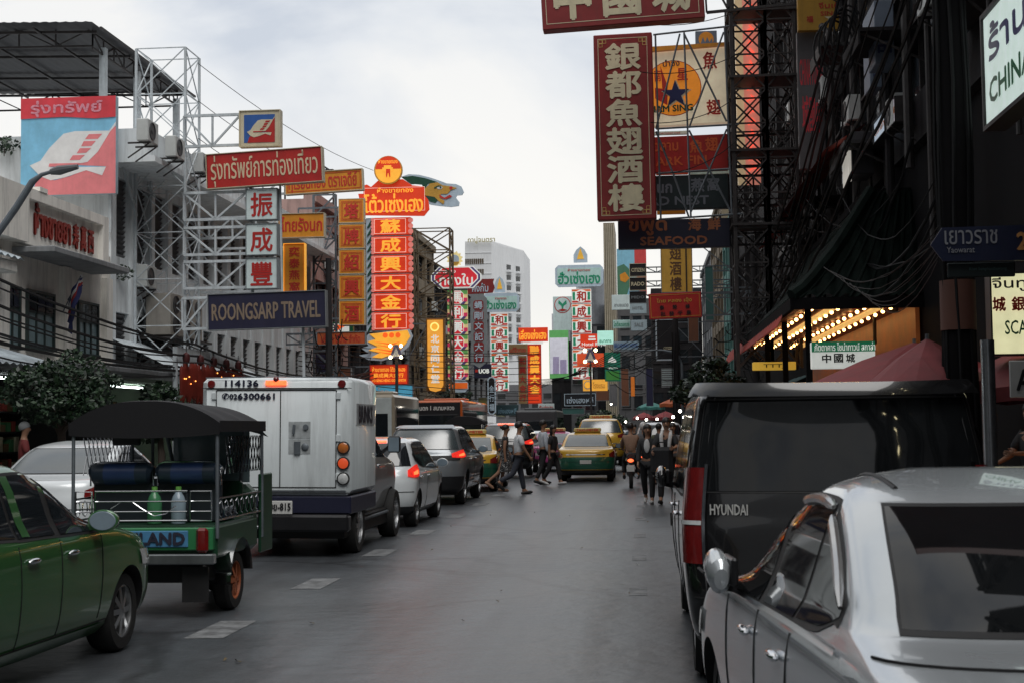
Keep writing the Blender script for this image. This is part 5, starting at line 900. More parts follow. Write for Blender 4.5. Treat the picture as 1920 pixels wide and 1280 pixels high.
def car(name, label, cat, sp, loc, rz, body, group=None, glass=cglass, rglass=None, lit=False, far=False, spokes=7, lower=None, lamp_amber=False, plate=True, trim=True, smallrim=rimm, fold=False):
    t = thing(name, label, cat, loc, rz, group); sh = Shell(sp['sl']); yw0, yw1, r = sp['wh']; sh.mesh(body, (yw0, yw1), r, black, t, 3 if far else 4)
    z0, z1, tg = sp['rg']; e = .006
    if trim: sh.endpatch(0, tg + 1.6, z0 - .012, z1 + .012, 'rear', 1, .003, 20, 8, True).build('window_trim', black, t)
    sh.endpatch(0, tg, z0, z1, 'rear', 1, e, 20, 8, True).build('rear_window', rglass or glass, t); zf = sp['sl']; zb = sp['win'][-1][-1][1]; zt = sp['win'][0][-1][2]
    sh.endpatch(0, 66, zb + .06, zt + .0, 'front', 1, e, 20, 8, True).build('windscreen', glass, t)
    for sg in (1, -1):
        if trim:
            w = sp['win']; cols = [(c[0], c[1] - .02, c[2] + .02) for p in w for c in p]; cols = sorted({c[0]: c for c in cols}.values()); cols = [(cols[0][0] - .03, cols[0][1] - .01, cols[0][2] - .01)] + cols; sh.sidepatch(cols, sg, .003, 30, 6).build('window_trim', black, t)
        for wn in sp['win']: sh.sidepatch(wn, sg, e, 14, 6).build('side_window', glass, t)
        a, b, c, d = sp['tl']; lo_ = sh.endpatch(a, b, c, d, 'rear', sg, .012, 12, 6, skew=sp.get('sk', .05), taper=sp.get('tp', .5)).build('tail_lamp', redglow if lit else redlamp, t)
        if lit: sh.endpatch(a + (b - a) * .35, a + (b - a) * .8, c + (d - c) * .3, c + (d - c) * .62, 'rear', sg, .02, 8, 4, skew=.03, taper=.6).build('bulb', redlit, lo_)
        sh.endpatch(36, 86, c - .12, c - .0, 'front', sg, .012, 10, 5, skew=.05).build('headlamp', clearl, t)
        for y in (yw0, yw1): wheel(t, sg * (sh.g(r)[2] - .10), y, r, .2, spokes, smallrim)
        wy = sp['win'][-1][-1][0] - .15; px = sh.side(zb + .02, wy); (mirror(t, sg * (px.x + .02), wy, zb + .07, sg, black if far else body) if not fold else foldmirror(t, sg * px.x, wy, zb + .08, sg, body))
        for wn in sp['win'][-2:]:
            y = wn[0][0] + .12; p = sh.side(zb - .12, y, sg); MB().ball((p.x + sg * .018, p.y, p.z), (.022, .09, .02), 8).build('door_handle', chrome if not far else body, t)
        sm = MB(); zt_ = zb - .02
        for wn in sp['win'][-2:]:
            y = wn[0][0] - .045; sm.tube([sh.side(.3 + (zt_ - .3) * k / 8, y + (.05 if wn is sp['win'][-1] else 0) * 0, sg) for k in range(9)], .006, 4)
        y = sp['win'][-1][-1][0] + .02; sm.tube([sh.side(.32 + (zt_ - .34) * k / 8, y, sg) for k in range(9)], .006, 4); sm.tube([sh.side(.29, yw0 + r * 1.2 + (yw1 - yw0 - 2.4 * r) * k / 8, sg) for k in range(9)], .007, 4)
        sm.build('door_seam', black, t)
    mid = (sp['tl'][2] + sp['tl'][3]) / 2 - .05; p0 = sh.rear(mid - .08, 0)
    sh.endpatch(0, 80, .22, .36, 'rear', 1, .012, 16, 4, True).build('bumper_skirt', blackp, t)
    sm = MB().tube([sh.rear(.60, abs(R(a)), 1 if a > 0 else -1) for a in range(-70, 71, 7)], .007, 4); sm.build('bumper_seam', black, t)
    if plate:
        y = sh.rear(mid - .14, 0).y - .015; o = MB().box(-.17, .17, y - .01, y + .01, mid - .2, mid - .09, .004).build('number_plate', platew, t)
    return t, sh
def lower_band(t, sh, m, z0, z1, sp, name='lower_panel'):
    for sg in (1, -1):
        sh.endpatch(0, 90, z0, z1, 'rear', sg, .004, 12, 6).build(name, m, t); yw0, yw1, r = sp['wh']; a = yw0 + r * 1.17; b = yw1 - r * 1.17; sh.sidepatch([(a, z0, z1), ((a + b) / 2, z0, z1), (b, z0, z1)], sg, .004, 10, 4).build(name, m, t)
silver = paintm('silver_car_paint', (.55, .59, .62), .45, .24); whitec = paintm('white_car_paint', (.72, .76, .78), .1); blackc = paintm('black_car_paint', (.010, .010, .011), .2, .2); greenc = paintm('green_car_paint', (.035, .135, .04), .25, .3)
greyc = paintm('grey_car_paint', (.24, .26, .28), .5); yelc = paintm('yellow_taxi_paint', (.62, .36, .03), .1); grnc = paintm('green_taxi_paint', (.01, .09, .055), .1); pinkc = paintm('pink_taxi_paint', (.42, .06, .22), .1)
def ztop(sh, x, y):
    lo, hi = .9, sh.z[-1]
    for _ in range(24):
        m = (lo + hi) / 2
        if sh.side(m, y).x > x: lo = m
        else: hi = m
    return lo
# foreground silver saloon
t, sh = car('silver_saloon', 'silver saloon car in the right foreground with rear window and chrome rain visors', 'car', SEDAN, (1.47, 3.42, 0), R(5.2), silver, glass=mat('silver_car_glass', (.008, .009, .010), .03, var=.2, ior=1.5), spokes=8, fold=True)
for sg in (1, -1):
    for wn in SEDAN['win'][:2]:
        MB().tube([sh.side(wn[0][2] * (1 - q / 8) + wn[-1][2] * q / 8 + .022 * sin(q / 8 * pi) - .01, wn[0][0] + (wn[-1][0] - wn[0][0]) * q / 8, sg) + V((sg * .012, 0, 0)) for q in range(9)], [.008] + [.02] * 7 + [.008], 8).build('rain_visor', mat('visor_chrome', (.5, .5, .5), .2, .8), t)
    sh.sidepatch([(1.0, .955, .975), (1.8, .95, .968), (2.9, .93, .948)], sg, .012, 14, 2).build('belt_trim', chrome, t); MB().tube([V((sg * .47, y, ztop(sh, .47, y))) for y in [1.62 + .08 * k for k in range(9)]], .010, 6).build('roof_seam', black, t)
MB().tube([sh.rear(1.0 + .0 * k, abs(R(a)), 1 if a > 0 else -1) + V((0, 0, .004)) for k, a in enumerate(range(-80, 81, 8))], .005, 4).build('boot_seam', black, t)
sh.sidepatch([(.66, .78, .93), (.72, .77, .94), (.84, .78, .93)], -1, .003, 6, 4).build('fuel_flap', silver, t); MB().tube([(0, 1.62, 1.46), (0, 1.52, 1.52), (0, 1.45, 1.55)], [.012, .006, .004], 6).build('aerial', blackp, t)
# black van
van, vs = car('black_van', 'big black passenger van filling the right lane behind the silver saloon', 'van', VAN, (1.20, 8.72, 0), 0, blackc, glass=mat('van_glass', (.008, .009, .01), .04, var=.3, ior=1.6), spokes=6, plate=True, fold=True)
vs.endpatch(0, 78, 1.80, 1.86, 'rear', 1, .08, 20, 3, True).build('spoiler', blackc, van); th_ = lambda x: math.asin((x / vs.g(1.13)[2]) ** (vs.n / 2)); a, b = vs.rear(1.13, th_(.80), -1), vs.rear(1.13, th_(.56), -1); text_part(van, 'badge', [('HYUNDAI', 0, -.032, .235, .032)], platew, (a.x, a.y - .022, 1.13), math.atan2(b.y - a.y, b.x - a.x))
for sg in (1, -1):
    vs.endpatch(55, 57.5, .79, 1.40, 'rear', sg, .018, 2, 6, skew=.0).build('lamp_trim', chrome, van); vs.endpatch(58, 92, 1.03, 1.055, 'rear', sg, .016, 6, 3).build('lamp_bar', clearl, van)
MB().tube([vs.rear(1.20, 0) + V((0, -.02, 0)), vs.rear(1.24, R(12)) + V((0, -.03, 0)), vs.rear(1.29, R(34)) + V((0, -.02, 0))], [.022, .012, .008], 6).build('wiper', blackp, van)
sm = MB()
for sg in (1, -1): sm.tube([vs.rear(.42 + .14 * k, R(57), sg) for k in range(11)], .006, 4)
sm.tube([vs.rear(.66, abs(R(a)), 1 if a > 0 else -1) for a in range(-56, 57, 7)], .006, 4).build('tailgate_seam', mat('seam_grey', (.05, .05, .055), .5), van); p = vs.rear(.98, 0); MB().box(-.3, .3, p.y - .03, p.y + .02, .96, 1.0, .01).build('tailgate_handle', chrome, van)
# green saloon cut by the left edge
t, sh = car('green_saloon', 'dark metallic green saloon car cut by the left edge', 'car', SEDAN, (-4.75, 7.0, 0), 0, greenc, spokes=8)
sh.sidepatch([(1.25, .20, .30), (2.2, .19, .29), (3.15, .19, .28)], 1, .02, 10, 3).build('side_skirt', greenc, t); p = sh.side(.68, 3.95, 1); MB().ball(p, (.012, .035, .02), 6).build('side_indicator', clearl, t); sh.sidepatch([(1.75, .985, 1.37), (1.8, .985, 1.37), (1.86, .98, 1.37)], 1, .009, 4, 4).build('door_pillar', greenc, t)
# queue in the second lane
t, sh = car('white_hatchback', 'white hatchback with glowing red tail lamps in front of the white armoured truck', 'car', HATCH, (-4.62, 23.3, 0), 0, whitec, lit=True, spokes=6); sh.endpatch(0, 20, 1.41, 1.44, 'rear', 1, .015, 6, 2, True).build('brake_light', redlit, t)
t, sh = car('grey_crossover', 'silver grey crossover with bright red tail lamps ahead of the white hatchback', 'car', SUVS, (-4.72, 30.0, 0), 0, greyc, glass=cglass, rglass=sglass, lit=True, spokes=6); sh.endpatch(0, 60, .96, 1.06, 'rear', 1, .008, 14, 3, True).build('garnish', black, t); sh.endpatch(0, 78, .36, .62, 'rear', 1, .012, 16, 3, True).build('cladding', blackp, t); sh.endpatch(0, 70, 1.62, 1.67, 'rear', 1, .05, 14, 2, True).build('spoiler', greyc, t)
def taxi(label, loc, a, b, sp=SEDAN, rg=sglass):
    t, sh = car('taxi', label, 'taxi', sp, loc, 0, a, 'taxis in the queue', rglass=rg, far=True)
    if b: lower_band(t, sh, b, .38, .74, sp)
    zt = sp['sl'][-1][0]; o = MB().box(-.42, .42, 1.75, 1.95, zt - .01, zt + .12, .03).build('roof_sign', mat('taxi_sign', (.6, .5, .2), .4), t); text_part(o, 'lettering', [('TAXI-METER', -.34, -.035, .34, .035)], redt, (0, 1.745, zt + .055)); sh.endpatch(0, 36, .80, .825, 'rear', 1, .012, 8, 2, True).build('chrome_strip', chrome, t); return t
taxi('yellow and green taxi in the middle lane facing away, behind the crossing people', (-1.72, 42.2, 0), yelc, grnc); taxi('yellow and green taxi half hidden by the crossing pair on the left', (-4.62, 36.2, 0), yelc, grnc); taxi('tall yellow taxi directly beyond the one in the middle lane', (-1.55, 50.5, .22), yelc, None, SUVS); taxi('pink taxi between the two groups of crossing people', (-3.35, 52, 0), pinkc, None)
t, sh = car('black_pickup', 'black high vehicle with red tail lamps behind the man in white', 'car', SUVS, (-4.45, 45.5, .08), 0, blackc, rglass=sglass, lit=True, far=True); sh.endpatch(0, 18, 1.64, 1.67, 'rear', 1, .02, 6, 2, True).build('brake_light', redlit, t)
car('white_suv', 'white sport utility car waiting on the right behind the walking couple', 'car', SUVS, (.55, 47, .05), 0, whitec, far=True, lit=True)
car('white_saloon', 'white saloon car in the far left lane seen through the three wheeled taxi', 'car', SEDAN, (-7.98, 17.9, .05), 0, whitec, rglass=sglass, far=True, spokes=8); car('distant_white_saloon', 'second white saloon farther along the far left lane', 'car', SEDAN, (-8.05, 25.5, .05), 0, whitec, far=True, lit=True)
for i, (x, y, c, lb) in enumerate(((-8.3, 36, greyc, 'grey saloon in the far left lane beside the grey crossover'), (-4.6, 58, whitec, 'white saloon far up the second lane'), (-1.2, 60, silver, 'silver saloon far up the middle lane'), (-8.4, 75, blackc, 'black saloon far up the left lane'), (.4, 58, blackc, 'black saloon far up the right lane'))): car('saloon_car', lb, 'car', SEDAN, (x, y, 0), 0, c, 'distant cars in the jam', far=True, lit=i % 2 == 0)
# armoured truck
TY = 18.25; tw = thing('armoured_truck', 'white armoured cash truck with number 114136 across its rear', 'truck', (-4.80, TY, 0)); tw.rotation_euler = (0, R(.7), 0); twm = mat('truck_white', (.74, .80, .82), .38, var=.07, sc=1.2, coat=.5, streak=.32); navyt = mat('truck_navy', (.018, .02, .045), .4, var=.1)
MB().box(-1.0, 1.0, 0, 1.75, .80, 2.34, .07).build('body', twm, tw, smooth=50); MB().box(-1.0, 1.0, .005, 1.75, .56, .795, .02).build('skirt_band', navyt, tw); MB().box(-.9, .9, .05, 3.9, .24, .48, .02).build('chassis', black, tw)
mb = MB()
for x in (-.80, .06, .80): mb.box(x - .006, x + .006, -.006, .02, .9, 2.17)
mb.box(-.794, .794, -.006, .02, 2.164, 2.176).box(-.794, .794, -.006, .02, .9, .912); mb.build('door_seam', black, tw, smooth=0)
text_part(tw, 'fleet_number', [('114136', -.68, -.04, -.24, .04)], navyt, (0, -.008, 2.26), bold=.05); text_part(tw, 'phone_number', [('✆', -.72, -.035, -.63, .04), ('02', -.62, -.035, -.52, .03), ('6300661', -.51, -.038, -.02, .038)], navyt, (0, -.008, 2.09), bold=.05)
text_part(tw, 'side_lettering', [('BRINKS', 0, -.11, .95, .11)], navyt, (1.006, .45, 1.86), pi / 2, .05); MB().box(1.0, 1.006, .3, 1.6, 1.72, 2.0).build('side_panel', mat('truck_side_panel', (.45, .48, .5), .4), tw)
o = MB().box(-.14, .14, -.03, .0, 2.235, 2.295, .008).build('brake_light', redlit, tw); MB().ball((0, -.01, 2.31), .04, 8).build('beacon', redlamp, tw)
for x in (-.87, .87): MB().lathe([(.001, .02), (.05, .015), (.055, 0), (.055, -.02)], Matrix.Translation((x, -.0, 2.25)) @ Matrix.Rotation(pi / 2, 4, 'X'), 16).build('marker_lamp', redlamp, tw)
for x in (-.9, .9):
    for z, m in ((1.42, ambl), (1.22, emi('amber_lit', (1, .3, .05), 1.6, var=.3, sc=60)), (1.02, clearl)):
        o = MB().lathe([(.085, 0), (.085, .025), (.07, .03)], Matrix.Translation((x, 0, z)) @ Matrix.Rotation(pi / 2, 4, 'X'), 20).build('tail_lamp', black, tw); MB().lathe([(.068, .0), (.068, .03), (.05, .04), (.001, .043)], Matrix.Translation((x, 0, z)) @ Matrix.Rotation(pi / 2, 4, 'X'), 20).build('lens', m, o)
o = MB().box(.17, .46, -.004, .01, 1.54, 1.76).box(.17, .46, -.004, .01, 1.34, 1.53).build('latch_plate', mat('latch_plate', (.42, .45, .46), .5, var=.3, sc=8, streak=.3), tw); MB().bar((.25, -.03, 1.72), (.24, -.03, 1.6), .03).lathe([(.035, 0), (.035, .03), (.001, .03)], Matrix.Translation((.4, -.0, 1.69)) @ Matrix.Rotation(pi / 2, 4, 'X'), 12).box(.25, .33, -.03, 0, 1.34, 1.5).ball((.39, -.01, 1.43), (.05, .02, .05), 8).build('handle', steelg, o)
MB().box(-1.0, 1.0, -.16, .05, .34, .56, .03).build('rear_step', blackp, tw); MB().box(-.75, -.1, -.2, -.14, .38, .42, .01).build('step_edge', chrome, tw); o = MB().box(-.08, .27, -.18, -.16, .57, .74, .005).build('number_plate', platew, tw); text_part(o, 'lettering', [('ฒย-815', -.06, .05, .25, .14)], blackb, (0, -.186, .57))
SH = Shell([(.40, 1.75, 4.25, .80, .1, .4), (.55, 1.75, 4.34, .86, .1, .5), (.9, 1.75, 4.36, .90, .1, .55), (1.1, 1.75, 4.25, .90, .1, .55), (1.2, 1.75, 3.75, .88, .1, .4), (1.26, 1.75, 3.45, .86, .1, .4), (1.5, 1.75, 3.15, .79, .1, .4), (1.72, 1.75, 2.85, .72, .1, .4), (1.8, 1.75, 2.6, .62, .1, .3), (1.82, 1.9, 2.4, .4, .05, .1)]); SH.mesh(paintm('cab_silver', (.42, .43, .43), .5), (.62, 3.55), .36, black, tw)
for sg in (1, -1):
    SH.sidepatch([(1.85, 1.27, 1.72), (2.3, 1.26, 1.73)], sg, .006).build('side_window', cglass, tw); SH.sidepatch([(2.36, 1.26, 1.73), (2.6, 1.25, 1.70), (3.0, 1.24, 1.48), (3.3, 1.23, 1.27)], sg, .006).build('side_window', cglass, tw)
    for y in (.72, 3.55): wheel(tw, sg * .86, y, .37, .24, 6)
    mb = MB().box(sg * 1.02 - .1, sg * 1.02 + .1, 3.05, 3.13, 1.3, 1.55, .03); mb.bar((sg * .82, 3.15, 1.3), (sg * .95, 3.1, 1.4), .04); o = mb.build('wing_mirror', blackp, tw); MB().box(sg * 1.02 - .08, sg * 1.02 + .08, 3.04, 3.048, 1.32, 1.53).build('mirror_glass', mat('mirror_glass', (.20, .26, .31), .25), o)
    for y in (2.0, 2.45): p = SH.side(1.12, y, sg); MB().ball(p, (.03, .08, .025), 8).build('door_handle', chrome, tw)
    MB().box(sg * .92 - .02, sg * .92 + .02, 1.2, 3.1, .40, .44, .01).build('side_step', steelg, tw)
SH.endpatch(0, 64, 1.29, 1.72, 'front', 1, .006, 16, 6, True).build('windscreen', cglass, tw)
mb = MB()
for x in (-.83, .83):
    for z in (1.0, 1.5, 2.05): mb.box(x - .03, x + .03, -.02, 0, z, z + .09, .005)
mb.build('hinge', twm, tw); MB().box(-1.0, 1.0, -.012, .0, 2.19, 2.2).box(-.97, .97, -.01, 0, .83, .84).build('seal', black, tw, smooth=0); MB().tube([(-.95, .02, 2.33), (0, -.01, 2.345), (.95, .02, 2.33)], .008, 5).build('drip_rail', steelg, tw)
# three wheeled taxi
def tuktuk(loc, label, near=True):
    t = thing('tuk_tuk', label, 'tuk-tuk', loc, 0, 'three wheeled taxis'); gp = mat('tuk_green', (.03, .19, .07), .35, var=.12, coat=.6); cn = mat('canopy_vinyl', (.006, .0055, .008), .75, var=.25, sc=3); W = .66
    MB().grid(lambda u, v: ((2 * u - 1) * W * 1.05, -.02 + 1.55 * v, 1.72 + .2 * (1 - abs(2 * u - 1) ** 2.6) - .03 * v + .012 * sin(v * 16)), 24, 14).build('canopy', cn, t)
    MB().grid(lambda u, v: ((2 * u - 1) * W * 1.05, -.02 + .01 * v, 1.72 + .2 * (1 - abs(2 * u - 1) ** 2.6) - v * (.2 * (1 - abs(2 * u - 1) ** 2.6) + .10 + .03 * (1 - (2 * u - 1) ** 2))), 24, 6).build('canopy_flap', cn, t)
    MB().grid(lambda u, v: ((2 * u - 1) * W * .85, 1.5 + .62 * v, 1.84 - .16 * v - .1 * (2 * u - 1) ** 2), 12, 6).build('visor', cn, t)
    for sg in (-1, 1): MB().grid(lambda u, v: (sg * W * 1.05, -.02 + 1.55 * u, 1.74 - .10 * v), 6, 2).build('canopy_hem', cn, t)
    mb = MB()
    for sg in (-1, 1): mb.tube([(sg * W, .02, .7), (sg * W, .02, 1.72)], .017, 8).tube([(sg * W, 1.5, .6), (sg * W, 1.5, 1.72)], .017, 8).tube([(sg * .3, 1.95, .9), (sg * .42, 1.75, 1.74)], .02, 8)
    [MB().box(a, a + .03, 1.46, 1.9, .45, 1.22, .01).build('cab_side', mat('tuk_dark_green', (.014, .055, .028), .35), t) for a in (-W, W - .03)]
    mb.tube([(-.17, .7, 1.0), (-.17, .7, 1.8)], .015, 8).build('canopy_post', steelg, t)
    MB().box(-W, W, .0, 1.35, .52, .82, .03).build('body', mat('tuk_dark_green', (.014, .055, .028), .35, coat=.6), t); mb = MB().box(-W + .02, W - .02, -.05, .02, .60, .80, .01); mb.build('tailgate', gp, t); MB().box(-W, W, -.1, .0, .48, .57, .01).build('bumper', mat('bumper_steel', (.25, .27, .28), .3, .7, streak=.3), t)
    MB().box(-.40, .42, -.065, -.05, .63, .775, .006).build('name_plate', mat('plate_blue', (.07, .22, .40), .4, var=.25, sc=4), t); text_part(t, 'lettering', [('THAILAND', -.37, .0, .39, .10)], mat('plate_dark', (.03, .03, .05), .4), (0, -.07, .655), bold=.05)
    for sg in (-1, 1): MB().box(sg * .55 - .055, sg * .55 + .055, -.09, -.04, .58, .80, .025).build('tail_lamp', redlamp, t)
    for x0, x1 in ((-.62, -.47), (-.44, .40), (.43, .62)):
        mb = MB().tube([(x0, -.02, .86), (x0, -.02, 1.12), (x1, -.02, 1.12), (x1, -.02, .86), (x0, -.02, .86)], .009, 6); mb.tube([(x0, -.02, 1.03), (x1, -.02, 1.03)], .007, 6).tube([(x0, -.02, .94), (x1, -.02, .94)], .007, 6)
        if x1 - x0 > .5: mb.tube([(-.3 + .1 * k, -.02, .97 + .07 * sin(k * 1.1)) for k in range(7)], .005, 5)
        mb.build('rail', chrome, t)
    vb = mat('seat_blue_vinyl', (.016, .03, .05), .4, var=.2, coat=.3); vb2 = mat('seat_bright_blue', (.02, .045, .13), .4, var=.2, coat=.3)
    for x0, x1 in ((-.60, -.03), (.03, .60)):
        mb = MB().tube([(x0, .30, 1.26), (x0 + .03, .30, 1.27), (x1 - .03, .30, 1.27), (x1, .30, 1.26)], [.07, .1, .1, .07], 14); mb.build('backrest_roll', vb, t); MB().tube([(x0 + .14, .30, 1.27), (x1 - .14, .30, 1.27)], .102, 14).build('roll_band', vb2, t); MB().tube([(x0 - .01, .30, 1.16), (x0 + .0, .27, 1.35), (x0 + .06, .27, 1.375), (x1 - .06, .27, 1.375), (x1, .27, 1.35), (x1 + .01, .30, 1.16)], .008, 6).build('roll_rail', chrome, t)
    MB().box(-.6, .6, .33, .4, .82, 1.22, .02).build('backrest', mat('backrest_vinyl', (.014, .02, .026), .5), t); MB().box(-.6, .6, .4, .85, .82, .95, .03).build('seat', vb, t)
    for sg in (-1, 1):
        mb = MB()
        for k in range(12):
            y = .25 + .1 * k; mb.bar((sg * W, y, 1.26), (sg * W, min(y + .16, 1.45), 1.6), .008); mb.bar((sg * W, min(y + .16, 1.45), 1.26), (sg * W, y, 1.6), .008)
        mb.build('side_net', chrome, t, smooth=0); mb = MB()
        for z in (.86, 1.05): mb.bar((sg * W, .05, z), (sg * W, 1.45, z), .015)
        for k in range(8): mb.tube([(sg * W, .12 + .17 * k + .06 * cos(a * .8), .955 + .07 * sin(a * .8)) for a in range(9)], .006, 5)
        mb.build('side_rail', chrome, t); wheel(t, sg * (W - .09), .66, .27, .15, 6, hub=mat('orange_hub', (.35, .10, .04), .5)); MB().grid(lambda u, v: (sg * (W - .16 + .20 * v), .66 + .36 * cos(u * pi + .1), .30 + .36 * sin(u * pi + .1)), 16, 3).build('fender', chrome, t); MB().box(sg * .46 - .12, sg * .46 + .12, .02, .035, .14, .45).build('mud_flap', black, t)
    MB().box(-.5, .5, .1, 1.5, .3, .52, .02).build('chassis', black, t); mb = MB().box(-.44, .44, 1.55, 1.62, .45, 1.15, .02); mb.box(-.42, .42, 1.95, 2.25, .4, 1.1, .08); mb.build('cab', mat('tuk_dark_green', (.014, .055, .028), .35), t); wheel(t, .0, 2.15, .26, .13, 6); MB().box(-.4, .4, 1.97, 1.99, 1.12, 1.68).build('windscreen', glassp, t); MB().box(-.2, .2, 1.4, 1.5, .85, 1.25, .04).build('driver_seat', vb, t)
    mb = MB().tube([(-.60, .9, 1.66), (-.56, .85, 1.56)], .008); mb.box(-.62, -.34, .84, .87, 1.52, 1.63, .015); mb.build('rear_view_mirror', blackp, t); return t
tk = tuktuk((-4.43, 12.35, 0), 'green three wheeled taxi with black canopy and THAILAND plate in the left foreground'); tk2 = dup(tk, (-6.55, 52, .15), 0, 'distant three wheeled taxi with dark canopy between the orange bus and the crossover')
for x, m, lb in ((.05, mat('bottle_green', (.06, .22, .10), .2, var=.2), 'green water bottle standing behind the tuk-tuk seat'), (.27, mat('bottle_clear', (.28, .36, .42), .15, var=.2), 'clear water bottle standing behind the tuk-tuk seat')):
    b_ = thing('water_bottle', lb, 'bottle', (-4.43 + x, 12.48, .82), 0, 'water bottles in the tuk-tuk'); MB().lathe([(.001, 0), (.062, .005), (.066, .02), (.066, .2), (.05, .25), (.022, .29), (.022, .31)], n=16).build('bottle', m, b_); MB().lathe([(.026, .30), (.026, .335), (.001, .335)], n=12).build('cap', mat('cap_green', (.15, .4, .08), .4), b_)
# buses and trucks beyond
def bigbox(name, label, cat, x, y, w, h, ln, body, rear, texts=(), side=None, z0=.45):
    t = thing(name, label, cat, (x, y, 0)); MB().box(-w / 2, w / 2, 0, ln, z0, h, .08).build('body', body, t); MB().box(-w / 2 + .08, w / 2 - .08, -.02, .02, z0 + .15, h - .1, .01).build('rear_panel', rear, t)
    o = MB().box(-w / 2 + .2, w / 2 - .2, -.035, -.015, h * .52, h * .78, .01).build('rear_window', cglass, t)
    texts and text_part(t, 'lettering', [(tx, a * w, b, c * w, d) for tx, a, b, c, d in texts], platew, (0, -.04, 0))
    for sg in (-1, 1):
        MB().box(sg * (w / 2 - .14) - .05, sg * (w / 2 - .14) + .05, -.045, 0, z0 + .25, z0 + .5, .01).build('tail_lamp', redlit if side else redlamp, t); MB().box(sg * w / 2 - .012, sg * w / 2 + .012, .4, ln - .3, h * .55, h * .85).build('side_window', cglass, t)
        for yy in (1.3, ln - 1.2): wheel(t, sg * (w / 2 - .15), yy, .45, .26, 6)
    MB().box(-w / 2 + .3, w / 2 - .3, ln * .3, ln * .5, h, h + .14, .04).build('roof_unit', body, t); return t
orb = paintm('orange_bus_paint', (.48, .10, .02), .0); bigbox('city_bus', 'orange city bus with black rear in the far left lane', 'bus', -9.0, 61, 2.45, 2.85, 10, orb, mat('bus_black', (.014, .014, .016), .35), [('ถนนตก 1 สนามหลวง', -.36, 2.42, .36, 2.6), ('1', -.04, 1.3, .04, 1.5)])
bigbox('box_truck', 'pale box truck partly hidden behind the armoured truck', 'truck', -8.75, 44, 2.0, 2.72, 5, mat('box_truck_body', (.30, .26, .20), .4, coat=.5), mat('box_truck_rear', (.42, .46, .46), .5)); bigbox('minibus', 'dark minibus with a lit strip over its rear window in the gap between the signs', 'bus', -5.4, 72, 2.1, 2.5, 6, mat('minibus_grey', (.08, .085, .09), .4), mat('minibus_rear', (.05, .05, .055), .4))
# motorcycles
def motorbike(x, y, rz, label, lamp=redlit):
    t = thing('motorcycle', label, 'motorcycle', (x, y, 0), rz, 'motorcycles'); wheel(t, .001, .28, .28, .1, 8); wheel(t, .001, 1.5, .28, .09, 8); bp = paintm('motorbike_paint', (.02, .02, .025), .2)
    mb = MB().tube([(0, .1, .72), (0, .35, .76), (0, .75, .72), (0, 1.0, .55), (0, 1.25, .75), (0, 1.38, .95)], [.08, .14, .13, .1, .1, .06], 10); mb.ball((0, .75, .42), (.13, .25, .16), 8); mb.build('body', bp, t); MB().tube([(0, .15, .82), (0, .5, .84), (0, .85, .78)], [.1, .13, .1], 10).build('saddle', seatm, t)
    MB().ball((0, .0, .74), (.08, .05, .045), 8).build('tail_lamp', lamp, t); MB().box(-.1, .1, -.05, -.03, .45, .62, .005).build('number_plate', platew, t); MB().tube([(-.33, 1.25, 1.02), (-.1, 1.38, 1.0), (.1, 1.38, 1.0), (.33, 1.25, 1.02)], .014, 6).build('handlebar', blackp, t); MB().tube([(.14, .1, .35), (.14, .5, .3), (.12, .9, .3)], [.05, .05, .03], 8).build('exhaust', chrome, t)
    MB().tube([(0, 1.5, .28), (0, 1.36, .95)], .03, 6).build('fork', steelg, t); return t
motorbike(-.35, 37.6, 0, 'motorcycle with a lit red tail lamp ridden by the man in the brown shirt'); motorbike(.0, 41.6, 0, 'motorcycle ridden by the person in the white helmet')
# ------------------------------------------------------------------ people
skinm = mat('skin', (.30, .16, .10), .55, var=.1, sc=6); hairm = mat('black_hair', (.012, .010, .010), .45, var=.3, sc=30)
def skinmesh(name, verts, edges, rad, m, parent, root=0, sub=1):
    me = bpy.data.meshes.new(name); me.from_pydata([tuple(v) for v in verts], edges, []); o = bpy.data.objects.new(name, me); COL.objects.link(o)
    md = o.modifiers.new('s', 'SKIN'); md.use_smooth_shade = True
    for i, r in enumerate(rad): me.skin_vertices[0].data[i].radius = (r if isinstance(r, tuple) else (r, r)); me.skin_vertices[0].data[i].use_root = i == root
    sb = o.modifiers.new('u', 'SUBSURF'); sb.levels = sb.render_levels = sub
    m2 = bpy.data.meshes.new_from_object(o.evaluated_get(bpy.context.evaluated_depsgraph_get())); m2.name = name; o.modifiers.clear(); o.data = m2; bpy.data.meshes.remove(me)
    m2.materials.clear(); m2.materials.append(m); m2.polygons.foreach_set('use_smooth', [True] * len(m2.polygons)); o.parent = parent; return o
